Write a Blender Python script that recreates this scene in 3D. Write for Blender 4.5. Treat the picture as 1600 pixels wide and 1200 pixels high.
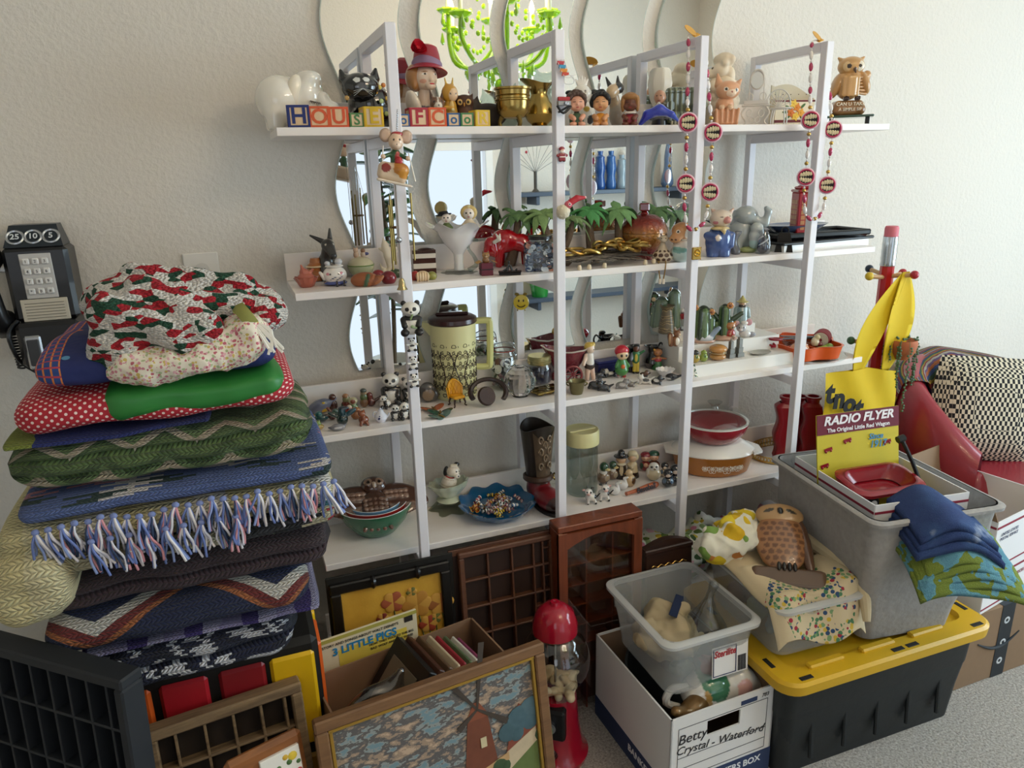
import bpy,math,random
import numpy as np
from mathutils import Matrix,Vector,Euler,noise
for _o in list(bpy.data.objects):bpy.data.objects.remove(_o)
C=bpy.context.scene.collection
PI=math.pi
rnd=random.Random(7)
def R3(rx=0,ry=0,rz=0):return np.array(Euler((math.radians(rx),math.radians(ry),math.radians(rz))).to_matrix())
FPX=1131.6
EYE=np.array([0.0,-1.807,1.5])
def _cam():
 c,s=math.cos,math.sin
 p,r,y=.2918,-.0267,.3612
 Rz=lambda a:np.array([[c(a),-s(a),0],[s(a),c(a),0],[0,0,1]])
 Rx=lambda a:np.array([[1,0,0],[0,c(a),-s(a)],[0,s(a),c(a)]])
 base=np.array([[1,0,0],[0,0,-1],[0,1,0]],float)
 return Rz(-y)@Rx(-p)@base@Rz(r)
CR=_cam()
cd=bpy.data.cameras.new('camera');cam=bpy.data.objects.new('camera',cd);C.objects.link(cam)
cd.sensor_width=36;cd.lens=FPX/1600*36;cd.clip_start=.02
_m=Matrix([list(CR[i])+[EYE[i]]for i in range(3)]+[[0,0,0,1]]);cam.matrix_world=_m
bpy.context.scene.camera=cam
vs=bpy.context.scene.view_settings
vs.view_transform='Standard';vs.look='None';vs.gamma=1;vs.use_curve_mapping=False;vs.exposure=-0.25
w=bpy.data.worlds.new('sky');bpy.context.scene.world=w;w.use_nodes=True
w.node_tree.nodes['Background'].inputs[0].default_value=(.75,.86,1,1);w.node_tree.nodes['Background'].inputs[1].default_value=1.0
def area(name,loc,rot,sx,sy,power,col):
 l=bpy.data.lights.new(name,'AREA');l.shape='RECTANGLE';l.size=sx;l.size_y=sy;l.energy=power;l.color=col
 o=bpy.data.objects.new(name,l);C.objects.link(o);o.location=loc;o.rotation_euler=[math.radians(a)for a in rot];return o
RX,LX,FY,CZ=3.5,-1.9,-3.3,2.75
area('daylight_right',(RX-.03,-1.55,1.4),(0,90,0),1.5,1.6,76,(.68,.88,1))
area('daylight_front',(1.2,FY+.02,.9),(90,0,0),1.15,1.5,2.4,(.78,.89,1))
area('side_fill',(-.8,FY+.02,1.5),(90,0,0),1.2,1.2,4,(.95,.97,1))  # added fill lamp behind the camera, brightens the faces turned to it
def ray(px,py):
 return CR@np.array([(px-800)/FPX,-(py-600)/FPX,-1.0])
def onz(px,py,z):
 d=ray(px,py);return EYE+d*((z-EYE[2])/d[2])
def ony(px,py,y):
 d=ray(px,py);return EYE+d*((y-EYE[1])/d[1])
def depth_of(p):return float(-((np.asarray(p,float)-EYE)@CR)[2])
def ppm(p):return FPX/depth_of(p)
def height_at(p,py,px=None):
 d=ray(px if px is not None else proj(p)[0],py)
 h=np.array([p[0]-EYE[0],p[1]-EYE[1]]);t=(h@h)/(d[:2]@h)
 return float(EYE[2]+d[2]*t-p[2])
def proj(p):
 v=(np.asarray(p,float)-EYE)@CR;return 800+FPX*v[0]/-v[2],600-FPX*v[1]/-v[2]
_mats={}
def srgb(c):
 if isinstance(c,str):
  c=c.lstrip('#');c=tuple(int(c[i:i+2],16)/255 for i in(0,2,4))
 return tuple((x/12.92 if x<=.04045 else((x+.055)/1.055)**2.4)for x in c[:3])
def nset(n,k,v):
 if k in n.inputs:n.inputs[k].default_value=v
class NT:
 def __init__(s,name):
  s.m=bpy.data.materials.new(name);s.m.use_nodes=True;s.t=s.m.node_tree;s.b=s.t.nodes['Principled BSDF']
 def n(s,typ,**kw):
  x=s.t.nodes.new(typ)
  for k,v in kw.items():
   if k.startswith('i_'):
    kk=k[2:];x.inputs[int(kk)if kk.isdigit()else kk].default_value=v
   else:setattr(x,k,v)
  return x
 def l(s,a,b):s.t.links.new(a,b)
 def math(s,op,a,b=None,clamp=False):
  x=s.n('ShaderNodeMath',operation=op,use_clamp=clamp)
  for i,v in enumerate((a,b)):
   if v is None:continue
   if isinstance(v,(int,float)):x.inputs[i].default_value=v
   else:s.l(v,x.inputs[i])
  return x.outputs[0]
 def mix(s,f,a,b):
  x=s.n('ShaderNodeMix',data_type='RGBA');
  for sock,v in((x.inputs[0],f),(x.inputs[6],a),(x.inputs[7],b)):
   if isinstance(v,(int,float)):sock.default_value=v
   elif isinstance(v,(tuple,list)):sock.default_value=tuple(v[:3])+(1,)
   else:s.l(v,sock)
  return x.outputs[2]
 def ramp(s,f,stops,interp='LINEAR'):
  x=s.n('ShaderNodeValToRGB');r=x.color_ramp;r.interpolation=interp
  while len(r.elements)<len(stops):r.elements.new(.5)
  for e,(p,c)in zip(r.elements,stops):e.position=p;e.color=tuple(srgb(c))+(1,)
  s.l(f,x.inputs[0]);return x.outputs[0]
 def coord(s,kind='Object',scale=None):
  x=s.n('ShaderNodeTexCoord');o=x.outputs[kind]
  if scale is not None:
   mp=s.n('ShaderNodeMapping');mp.inputs['Scale'].default_value=scale if isinstance(scale,(tuple,list))else(scale,)*3
   s.l(o,mp.inputs[0]);o=mp.outputs[0]
  return o
 def noise(s,sc,vec=None,detail=3,rough=.5):
  x=s.n('ShaderNodeTexNoise');x.inputs['Scale'].default_value=sc;x.inputs['Detail'].default_value=detail;x.inputs['Roughness'].default_value=rough
  s.l(vec if vec is not None else s.coord(),x.inputs['Vector']);return x
 def bump(s,h,strength=.4,dist=.002):
  x=s.n('ShaderNodeBump');x.inputs['Strength'].default_value=strength;x.inputs['Distance'].default_value=dist
  s.l(h,x.inputs['Height']);s.l(x.outputs[0],s.b.inputs['Normal']);return x
 def col(s,c):
  if isinstance(c,tuple):s.b.inputs['Base Color'].default_value=c+(1,)
  else:s.l(c,s.b.inputs['Base Color'])
def mat(col,rough=.45,metal=0,coat=0,trans=0,ior=1.45,bump=0,bscale=60,var=0,emit=0,alpha=1,sss=0,name=None):
 key=('m',col,rough,metal,coat,trans,ior,bump,bscale,var,emit,alpha,sss)
 if key in _mats:return _mats[key]
 k=NT(name or 'surface');b=k.b;c=srgb(col)
 k.col(c);nset(b,'Roughness',rough);nset(b,'Metallic',metal);nset(b,'Coat Weight',coat);nset(b,'Coat Roughness',.06)
 nset(b,'Transmission Weight',trans);nset(b,'IOR',ior)
 if var or bump:
  nz=k.noise(bscale)
  if var:k.col(k.mix(k.math('MULTIPLY',nz.outputs[0],var),c,tuple(x*.45 for x in c)))
  if bump:k.bump(nz.outputs[0],bump,.004)
 if emit:nset(b,'Emission Color',c+(1,));nset(b,'Emission Strength',emit)
 if alpha<1:nset(b,'Alpha',alpha)
 _mats[key]=k.m;return k.m
def vcmat(rough=.3,coat=.5,metal=0,bump=0,bscale=90,sss=0):
 key=('vc',rough,coat,metal,bump,bscale)
 if key in _mats:return _mats[key]
 k=NT('glazed_paint');a=k.n('ShaderNodeAttribute',attribute_name='Col');k.l(a.outputs[0],k.b.inputs['Base Color'])
 nset(k.b,'Roughness',rough);nset(k.b,'Coat Weight',coat);nset(k.b,'Coat Roughness',.05);nset(k.b,'Metallic',metal)
 if bump:k.bump(k.noise(bscale).outputs[0],bump,.004)
 _mats[key]=k.m;return k.m
def glass(col='#ffffff',rough=.02,alpha=None):
 key=('glass',col,rough)
 if key in _mats:return _mats[key]
 k=NT('clear_glass');t=k.t;b=k.b
 c=srgb(col);out=t.nodes['Material Output']
 tr=k.n('ShaderNodeBsdfTransparent');tr.inputs[0].default_value=c+(1,)
 gl=k.n('ShaderNodeBsdfGlossy');gl.inputs['Roughness'].default_value=rough;gl.inputs[0].default_value=(1,1,1,1)
 lw=k.n('ShaderNodeLayerWeight');lw.inputs[0].default_value=.35
 ms=k.n('ShaderNodeMixShader');ge=k.n('ShaderNodeNewGeometry');f=k.math('MULTIPLY',k.math('ADD',k.math('MULTIPLY',lw.outputs['Fresnel'],.85),.06,True),k.math('SUBTRACT',1,ge.outputs['Backfacing']))
 k.l(f,ms.inputs[0]);k.l(tr.outputs[0],ms.inputs[1]);k.l(gl.outputs[0],ms.inputs[2]);k.l(ms.outputs[0],out.inputs[0])
 t.nodes.remove(b);_mats[key]=k.m;return k.m
def wood(c1,c2,scale=14,rough=.45,axis=0,name='wood_grain',coat=0.1):
 key=('wood',c1,c2,scale,rough,axis)
 if key in _mats:return _mats[key]
 k=NT(name);sc=[scale,scale,scale];sc[axis]=scale*.12
 v=k.coord('Object',tuple(sc));n=k.noise(2.2,v,5,.6)
 k.col(k.ramp(n.outputs[0],[(.3,c1),(.55,c2),(.75,c1)]));nset(k.b,'Roughness',rough);nset(k.b,'Coat Weight',coat)
 k.bump(n.outputs[0],.15,.002);_mats[key]=k.m;return k.m
def box(sx,sy,sz,c=(0,0,0),bev=0):
 x,y,z=sx/2,sy/2,sz/2
 if bev<=0:
  v=[(-x,-y,-z),(x,-y,-z),(x,y,-z),(-x,y,-z),(-x,-y,z),(x,-y,z),(x,y,z),(-x,y,z)]
  f=[(0,3,2,1),(4,5,6,7),(0,1,5,4),(1,2,6,5),(2,3,7,6),(3,0,4,7)]
 else:
  b=min(bev,x*.99,y*.99,z*.99);v=[];idx={}
  for ix in(-1,1):
   for iy in(-1,1):
    for iz in(-1,1):
     for a in range(3):
      p=[ix*(x-b),iy*(y-b),iz*(z-b)];q=(ix*x,iy*y,iz*z);p[a]=q[a]
      idx[(ix,iy,iz,a)]=len(v);v.append(tuple(p))
  f=[]
  for a in range(3):
   o=[i for i in range(3)if i!=a]
   for s in(-1,1):
    loop=[]
    for(i,j)in((-1,-1),(1,-1),(1,1),(-1,1)):
     k=[0,0,0];k[a]=s;k[o[0]]=i;k[o[1]]=j;loop.append(idx[tuple(k)+(a,)])
    flip=(s<0)!=(a==1)
    f.append(tuple(loop[::-1])if flip else tuple(loop))
  for a in range(3):
   o=[i for i in range(3)if i!=a]
   for i in(-1,1):
    for j in(-1,1):
     k0=[0,0,0];k0[o[0]]=i;k0[o[1]]=j;k1=list(k0);k0[a]=-1;k1[a]=1
     f.append((idx[tuple(k0)+(o[0],)],idx[tuple(k1)+(o[0],)],idx[tuple(k1)+(o[1],)],idx[tuple(k0)+(o[1],)]))
  for ix in(-1,1):
   for iy in(-1,1):
    for iz in(-1,1):
     f.append(tuple(idx[(ix,iy,iz,a)]for a in range(3)))
 return([(p[0]+c[0],p[1]+c[1],p[2]+c[2])for p in v],f)
def bar(p0,p1,wx,wz):
 p0=np.array(p0,float);p1=np.array(p1,float);d=p1-p0;L=np.linalg.norm(d);d=d/L
 up=np.array([0,0,1.])if abs(d[2])<.9 else np.array([0,1.,0]);a=np.cross(d,up);a/=np.linalg.norm(a);b=np.cross(a,d)
 v=[]
 for p in(p0,p1):
  for s,t in((-1,-1),(1,-1),(1,1),(-1,1)):v.append(tuple(p+a*s*wx/2+b*t*wz/2))
 return(v,[(0,1,2,3),(7,6,5,4),(0,4,5,1),(1,5,6,2),(2,6,7,3),(3,7,4,0)])
def lathe(prof,seg=28,c=(0,0,0),wav=None):
 v=[];f=[];n=len(prof)
 for i in range(seg):
  a=2*PI*i/seg
  for j,(r,z)in enumerate(prof):
   q=wav(a,r,z)if wav else(r,z)
   v.append((c[0]+q[0]*math.cos(a),c[1]+q[0]*math.sin(a),c[2]+q[1]))
 for i in range(seg):
  k=(i+1)%seg
  for j in range(n-1):
   f.append((i*n+j,k*n+j,k*n+j+1,i*n+j+1))
 return(v,f)
def bowlprof(outer,t):
 inn=[(max(r-t,0.0),max(z,outer[0][1]+t))for r,z in outer[::-1]]
 return[(0,outer[0][1])]+outer+inn+[(0,outer[0][1]+t)]
def tube(pts,r,seg=8,closed=False,cap=True):
 pts=[np.array(p,float)for p in pts];n=len(pts);rs=list(r)if hasattr(r,'__len__')else[r]*n
 if 3<=n<=8 and not closed:
  P_s,R_s=[],[]
  for i in range(n-1):
   a,b,c,d=pts[max(i-1,0)],pts[i],pts[i+1],pts[min(i+2,n-1)]
   for t in(0,.25,.5,.75):P_s.append(.5*(2*b+(c-a)*t+(2*a-5*b+4*c-d)*t*t+(3*b-a-3*c+d)*t**3));R_s.append(rs[i]*(1-t)+rs[i+1]*t)
  pts,rs=P_s+[pts[-1]],R_s+[rs[-1]];n=len(pts)
 v=[];f=[];up=None
 for i,p in enumerate(pts):
  t=(pts[(i+1)%n]-pts[i-1])if closed else(pts[min(i+1,n-1)]-pts[max(i-1,0)])
  t=t/(np.linalg.norm(t)+1e-12)
  if up is None:up=np.array([0,0,1.])if abs(t[2])<.9 else np.array([1.,0,0])
  a=np.cross(t,up);a/=(np.linalg.norm(a)+1e-12);up=np.cross(a,t)
  for k in range(seg):
   th=2*PI*k/seg;v.append(tuple(p+(a*math.cos(th)+up*math.sin(th))*rs[i]))
 for i in range(n if closed else n-1):
  j=(i+1)%n
  for k in range(seg):
   q=(k+1)%seg;f.append((i*seg+k,i*seg+q,j*seg+q,j*seg+k))
 if cap and not closed:f.append(tuple(range(seg))[::-1]);f.append(tuple((n-1)*seg+k for k in range(seg)))
 return(v,f)
def sph(r,c=(0,0,0),seg=14,rings=8):
 r=r if hasattr(r,'__len__')else(r,r,r)
 v=[(c[0],c[1],c[2]-r[2])];f=[]
 for i in range(1,rings):
  a=PI*i/rings
  for k in range(seg):
   t=2*PI*k/seg;v.append((c[0]+r[0]*math.sin(a)*math.cos(t),c[1]+r[1]*math.sin(a)*math.sin(t),c[2]-r[2]*math.cos(a)))
 v.append((c[0],c[1],c[2]+r[2]));L=len(v)-1
 for k in range(seg):f.append((0,1+(k+1)%seg,1+k))
 for i in range(rings-2):
  for k in range(seg):
   a=1+i*seg;f.append((a+k,a+(k+1)%seg,a+seg+(k+1)%seg,a+seg+k))
 for k in range(seg):f.append((L,1+(rings-2)*seg+k,1+(rings-2)*seg+(k+1)%seg))
 return(v,f)
def prism(poly,z0,z1):
 n=len(poly);v=[(x,y,z0)for x,y in poly]+[(x,y,z1)for x,y in poly]
 return(v,[tuple(range(n))[::-1],tuple(range(n,2*n))]+[(i,(i+1)%n,n+(i+1)%n,n+i)for i in range(n)])
def grid(fn,nu,nv,closeu=False,closev=False):
 v=[tuple(fn(i/(nu if closeu else nu-1),j/(nv if closev else nv-1)))for i in range(nu)for j in range(nv)]
 f=[]
 for i in range(nu if closeu else nu-1):
  for j in range(nv if closev else nv-1):
   a,b=(i+1)%nu,(j+1)%nv;f.append((i*nv+j,a*nv+j,a*nv+b,i*nv+b))
 return(v,f)
def xf(g,loc=(0,0,0),rot=(0,0,0),sc=1):
 M=R3(*rot);s=np.array(sc if hasattr(sc,'__len__')else(sc,)*3,float)
 V=(np.array(g[0],float)*s)@M.T+np.array(loc);return([tuple(p)for p in V],g[1])
def merge(gs):
 v=[];f=[]
 for g in gs:
  o=len(v);v.extend(g[0]);f.extend([tuple(i+o for i in q)for q in g[1]])
 return(v,f)
def mesh(name,g,m,smooth=35):
 me=bpy.data.meshes.new(name);me.from_pydata([tuple(map(float,p))for p in g[0]],[],g[1]);me.update()
 if m is not None:me.materials.append(m)
 if smooth:
  me.polygons.foreach_set('use_smooth',[True]*len(me.polygons))
  if smooth<180:me.set_sharp_from_angle(angle=math.radians(smooth))
 return me
def obj(name,g,m,parent=None,loc=None,rot=None,sc=None,smooth=35):
 if isinstance(g,list):g=merge(g)
 me=g if isinstance(g,bpy.types.Mesh)else mesh(name,g,m,smooth)
 o=bpy.data.objects.new(name,me);C.objects.link(o)
 if parent is not None:o.parent=parent
 if loc is not None:o.location=loc
 if rot is not None:o.rotation_euler=[math.radians(a)for a in rot]
 if sc is not None:o.scale=sc if hasattr(sc,'__len__')else(sc,)*3
 return o
def tag(o,label=None,cat=None,group=None,kind=None):
 if label:o['label']=label
 if cat:o['category']=cat
 if group:o['group']=group
 if kind:o['kind']=kind
 return o
def thing(name,label,cat,loc=(0,0,0),rz=0,sc=1,group=None,rot=None):
 o=bpy.data.objects.new(name,None);C.objects.link(o);o.empty_display_size=.02
 o.location=[float(a)for a in loc];o.rotation_euler=[math.radians(a)for a in(rot or(0,0,rz))]
 o.scale=sc if hasattr(sc,'__len__')else(sc,)*3
 return tag(o,label,cat,group)
def copy_tree(o,parent=None):
 c=o.copy();C.objects.link(c);c.parent=parent
 for ch in list(o.children):copy_tree(ch,c)
 return c
def struct(name,g,m,smooth=35):return tag(obj(name,g,m,smooth=smooth),kind='structure')
def text(body,size,m,parent=None,loc=(0,0,0),rot=(0,0,0),ext=.0004,align='CENTER',bold=0,shear=0,sx=1,name='lettering',space=1):
 c=bpy.data.curves.new(name,'FONT');c.body=body;c.size=size;c.extrude=ext;c.align_x=align;c.align_y='CENTER';c.offset=bold;c.shear=shear;c.space_character=space;c.resolution_u=3
 t=bpy.data.objects.new(name,c);C.objects.link(t)
 me=bpy.data.meshes.new_from_object(t);bpy.data.objects.remove(t);me.name=name;me.materials.clear();me.materials.append(m)
 o=bpy.data.objects.new(name,me);C.objects.link(o);o.parent=parent;o.location=loc;o.rotation_euler=[math.radians(a)for a in rot];o.scale=(sx,1,1)
 return o
def E_(c,r,col,rot=None):return('e',np.array(c,float),np.array(r if hasattr(r,'__len__')else(r,)*3,float),col,None if rot is None else R3(*rot))
def K_(a,b,ra,rb,col):return('k',np.array(a,float),np.array(b,float),col,(ra,rb))
def B_(c,h,col,rot=None,rd=.02):return('b',np.array(c,float),np.array(h,float),col,(None if rot is None else R3(*rot),rd))
def P_(c,r,col,rot=None):return('p',np.array(c,float),np.array(r if hasattr(r,'__len__')else(r,)*3,float),col,None if rot is None else R3(*rot))
def N_(c,r,col='#000000',rot=None):return('n',np.array(c,float),np.array(r if hasattr(r,'__len__')else(r,)*3,float),col,None if rot is None else R3(*rot))
def _sd(pr,X):
 t,c,r,col,ex=pr
 if t in 'epn':
  q=X-c
  if ex is not None:q=q@ex
  k0=np.sqrt(((q/r)**2).sum(1));k1=np.sqrt(((q/r**2)**2).sum(1))+1e-9;return k0*(k0-1)/k1
 if t=='k':
  d=r-c;h=np.clip(((X-c)@d)/(d@d+1e-12),0,1);return np.sqrt(((X-c-h[:,None]*d)**2).sum(1))-(ex[0]+(ex[1]-ex[0])*h)
 q=X-c
 if ex[0]is not None:q=q@ex[0]
 a=np.abs(q)-r+ex[1];return np.sqrt((np.maximum(a,0)**2).sum(1))+np.minimum(a.max(1),0)-ex[1]
def sculpt(name,prims,m=None,res=32,k=.03,noise_amp=0,cut=None):
 lo=np.full(3,1e9);hi=-lo
 for p in prims:
  if p[0]in 'pn':continue
  if p[0]=='k':a=np.minimum(p[1]-p[4][0],p[2]-p[4][1]);b=np.maximum(p[1]+p[4][0],p[2]+p[4][1])
  else:
   r=p[2]if(p[0]=='e' and p[4]is None)else(p[2]if p[0]=='b' and p[4][0]is None else np.full(3,np.linalg.norm(p[2])if p[0]=='b' else p[2].max()));a=p[1]-r;b=p[1]+r
  lo=np.minimum(lo,a);hi=np.maximum(hi,b)
 h=(hi-lo).max()/res;lo=lo-2*h-k*.3;hi=hi+2*h+k*.3
 n=np.maximum(np.ceil((hi-lo)/h).astype(int)+1,4)
 ax=[lo[i]+h*np.arange(n[i])for i in range(3)]
 X=np.stack(np.meshgrid(*ax,indexing='ij'),-1).reshape(-1,3)
 D=None
 for p in prims:
  if p[0]=='p':continue
  d=_sd(p,X)
  if p[0]=='n':D=np.maximum(D,-d);continue
  if D is None:D=d
  else:
   hh=np.clip(.5+.5*(D-d)/k,0,1);D=D*(1-hh)+d*hh-k*hh*(1-hh)
 if cut is not None:D=np.maximum(D,cut-X[:,2])
 D=D.reshape(n)
 s=D<0
 cs=sum(s[i:n[0]-1+i,j:n[1]-1+j,l:n[2]-1+l].astype(int)for i in(0,1)for j in(0,1)for l in(0,1))
 act=(cs>0)&(cs<8);ids=-np.ones(act.shape,int);ai=np.argwhere(act);ids[act]=np.arange(len(ai))
 acc=np.zeros((len(ai),3));cnt=np.zeros(len(ai))
 cor=[(i,j,l)for i in(0,1)for j in(0,1)for l in(0,1)]
 for a in cor:
  for x in range(3):
   if a[x]:continue
   b=list(a);b[x]=1
   d0=D[ai[:,0]+a[0],ai[:,1]+a[1],ai[:,2]+a[2]];d1=D[ai[:,0]+b[0],ai[:,1]+b[1],ai[:,2]+b[2]]
   cr=(d0<0)!=(d1<0);t=np.where(cr,d0/np.where(cr,d0-d1,1),0)
   pt=np.tile(np.array(a,float),(len(ai),1));pt[:,x]+=t;acc[cr]+=pt[cr];cnt[cr]+=1
 V=lo+h*(ai+acc/np.maximum(cnt,1)[:,None])
 F=[]
 for x in range(3):
  y,z=(x+1)%3,(x+2)%3
  sl0=[slice(1,n[i]-1)for i in range(3)];sl1=list(sl0);sl0[x]=slice(0,n[x]-1);sl1[x]=slice(1,n[x])
  A=s[tuple(sl0)];B=s[tuple(sl1)]
  for sign,msk in((0,A&~B),(1,~A&B)):
   e=np.argwhere(msk)
   if not len(e):continue
   off=np.array([1,1,1]);off[x]=0;e=e+off
   q=[]
   for dy,dz in((0,0),(-1,0),(-1,-1),(0,-1)):
    c=e.copy();c[:,y]+=dy;c[:,z]+=dz;q.append(ids[c[:,0],c[:,1],c[:,2]])
   q=np.stack(q,1);F.append(q[:,::-1]if sign==1 else q)
 F=np.concatenate(F)if F else np.zeros((0,4),int)
 me=bpy.data.meshes.new(name);me.from_pydata(V.tolist(),[],F.tolist());me.update()
 best=np.full(len(V),1e9);colr=np.zeros((len(V),4));colr[:,3]=1
 for p in prims:
  if p[0]=='n':continue
  d=_sd(p,V);w_=d<(0 if p[0]=='p' else best)
  if p[0]!='p':best=np.minimum(best,d)
  colr[w_,:3]=srgb(p[3])
 a=me.color_attributes.new('Col','FLOAT_COLOR','POINT');a.data.foreach_set('color',colr.ravel())
 me.polygons.foreach_set('use_smooth',[True]*len(F));me.materials.append(m or vcmat());return me
def blob(name,prims,parent,m=None,res=32,k=.03,cut=0.0,wr=None,**kw):
 me=sculpt(name,prims,m,res,k,cut=cut)
 if wr:
  N=len(me.vertices);co=np.empty(N*3);me.vertices.foreach_get('co',co);no=np.empty(N*3);me.vertex_normals.foreach_get('vector',no);co=co.reshape(-1,3);no=no.reshape(-1,3);r=np.array([.8-2*abs(noise.noise(Vector(c)*wr[1]))-abs(noise.noise(Vector(c)*(wr[1]*2.1)+Vector((7,3,1))))for c in co])
  me.vertices.foreach_set('co',(co+no*(wr[0]*r)[:,None]).ravel());me.update()
 return obj(name,me,None,parent,**kw)
def mir(prims):
 out=[]
 for p in prims:
  t,c,r,col,ex=p;c2=c*np.array([-1,1,1])
  if t=='k':out.append((t,c2,r*np.array([-1,1,1]),col,ex))
  elif t=='b':out.append((t,c2,r,col,(None if ex[0]is None else np.diag([-1,1,1])@ex[0]@np.diag([-1,1,1]),ex[1])))
  else:out.append((t,c2,r,col,None if ex is None else np.diag([-1,1,1])@ex@np.diag([-1,1,1])))
 return prims+out
 # the room
FZ=.1
Z1,Z2,Z3,Z4,Z5=1.584,1.259,.939,.623,.302
PX=(.348,.7045,1.063,1.423);PWD=.0215
YF,YS,YR=-.307,-.254,-.024
def wall_mat():
 k=NT('wall_paint');v=k.coord('Object');n=k.noise(85,v,3,.55);n2=k.noise(260,v,2)
 k.col(srgb('#dcd5ca'));nset(k.b,'Roughness',.75)
 h=k.math('ADD',k.math('MULTIPLY',k.math('GREATER_THAN',n.outputs[0],.52),.0),k.math('ADD',k.math('POWER',n.outputs[0],1.5),k.math('MULTIPLY',n2.outputs[0],.15)))
 k.bump(h,.4,.006);return k.m
WALL=wall_mat()
def plane(name,pts,m):return struct(name,(pts,[tuple(range(len(pts)))]),m,0)
struct('wall_back',box(RX-LX,.1,CZ,((RX+LX)/2,.05,CZ/2)),WALL,0)
struct('wall_left',box(.1,-FY,CZ,(LX-.05,FY/2,CZ/2)),WALL,0)
wy0,wy1,wz0,wz1=-2.35,-.75,.65,2.15
struct('wall_right',[box(.1,wy0-FY,CZ,(RX+.05,(wy0+FY)/2,CZ/2)),box(.1,-wy1,CZ,(RX+.05,wy1/2,CZ/2)),box(.1,wy1-wy0,wz0,(RX+.05,(wy0+wy1)/2,wz0/2)),box(.1,wy1-wy0,CZ-wz1,(RX+.05,(wy0+wy1)/2,(CZ+wz1)/2))],WALL,0)
WHT=mat('#f1efec',.4,name='white_trim')
struct('window_1',[box(.06,.05,wz1-wz0,(RX+.05,wy0,(wz0+wz1)/2)),box(.06,.05,wz1-wz0,(RX+.05,wy1,(wz0+wz1)/2)),box(.06,wy1-wy0,.05,(RX+.05,(wy0+wy1)/2,wz0)),box(.06,wy1-wy0,.05,(RX+.05,(wy0+wy1)/2,wz1))],WHT)
dx0,dx1,dz1=.62,1.78,1.66
struct('wall_front',[box(-1.4-LX,.1,CZ,((-1.4+LX)/2,FY-.05,CZ/2)),box(dx0+.2,.1,CZ,((dx0-.2)/2,FY-.05,CZ/2)),box(1.2,.1,.9,(-.8,FY-.05,.45)),box(1.2,.1,CZ-2.1,(-.8,FY-.05,(CZ+2.1)/2)),box(RX-dx1,.1,CZ,((RX+dx1)/2,FY-.05,CZ/2)),box(dx1-dx0,.1,CZ-dz1,((dx0+dx1)/2,FY-.05,(CZ+dz1)/2))],WALL,0)
struct('added_fill_window',[box(.05,.08,1.25,(x,FY,1.5))for x in(-1.4,-.2)]+[box(1.25,.08,.05,(-.8,FY,z))for z in(.9,2.1)],WHT)  # frame of an unseen window, added to go with the side fill lamp
struct('door_1',[box(.05,.08,dz1,(x,FY,dz1/2))for x in(dx0,dx1)]+[box(dx1-dx0,.08,.05,((dx0+dx1)/2,FY,dz1-.02))],WHT)
struct('ceiling',box(RX-LX,-FY,.1,((RX+LX)/2,FY/2,CZ+.05)),mat('#e6e1d8',.85),0)
def carpet_mat():
 k=NT('carpet_pile');n=k.noise(170,None,4,.75);n2=k.noise(6)
 c=k.ramp(n.outputs[0],[(.32,'#857c73'),(.5,'#bdb5ab'),(.68,'#e2dcd4')]);k.col(c);nset(k.b,'Roughness',.95);k.bump(n.outputs[0],.9,.01);return k.m
struct('floor',box(RX-LX,-FY,.1,((RX+LX)/2,FY/2,FZ-.05)),carpet_mat(),0)
struct('baseboard_back',box(RX-LX,.014,.09,((RX+LX)/2,-.007,FZ+.045)),WHT,0)
# shelving unit: four frames are one welded rack with its boards
UNIT=mat('#e9e6ea',.35,name='white_lacquer')
BRD=wood('#efe6df','#f3ece7',8,.4,0,'white_board',.15)
rack=thing('display_rack','white metal and board display rack with five long shelves against the wall','shelf unit')
PD=.022
for i,xr in enumerate(PX):
 xc=xr-PWD/2
 obj('front_post',box(PWD,PD,1.77-FZ,(xc,YF+PD/2,(1.77+FZ)/2),.0015),UNIT,rack)
 obj('rear_post',box(PWD,PD,1.77-FZ,(xc,YR-PD/2,(1.77+FZ)/2),.0015),UNIT,rack)
 obj('top_rail',box(PWD,YR-YF-2*PD,PD,(xc,(YR+YF)/2,1.77-PD/2),.0015),UNIT,rack)
 for z in(Z1,Z2,Z3,Z4,Z5):
  obj('cross_rail',box(PWD,YR-YF-2*PD,.024,(xc,(YR+YF)/2,z-.016-.012),.0012),UNIT,rack)
XL,XR=.112,1.688
for z in(Z1,Z2,Z3,Z4,Z5):
 s=obj('shelf_board',box(XR-XL,YR-PD-YS-.0005,.016,((XL+XR)/2,(YS+YR-PD)/2,z-.008),.001),BRD,rack)
 obj('back_lip',box(XR-XL,.010,.062,((XL+XR)/2,YR-PD-.0055,z+.0312),.001),BRD,rack)
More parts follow.
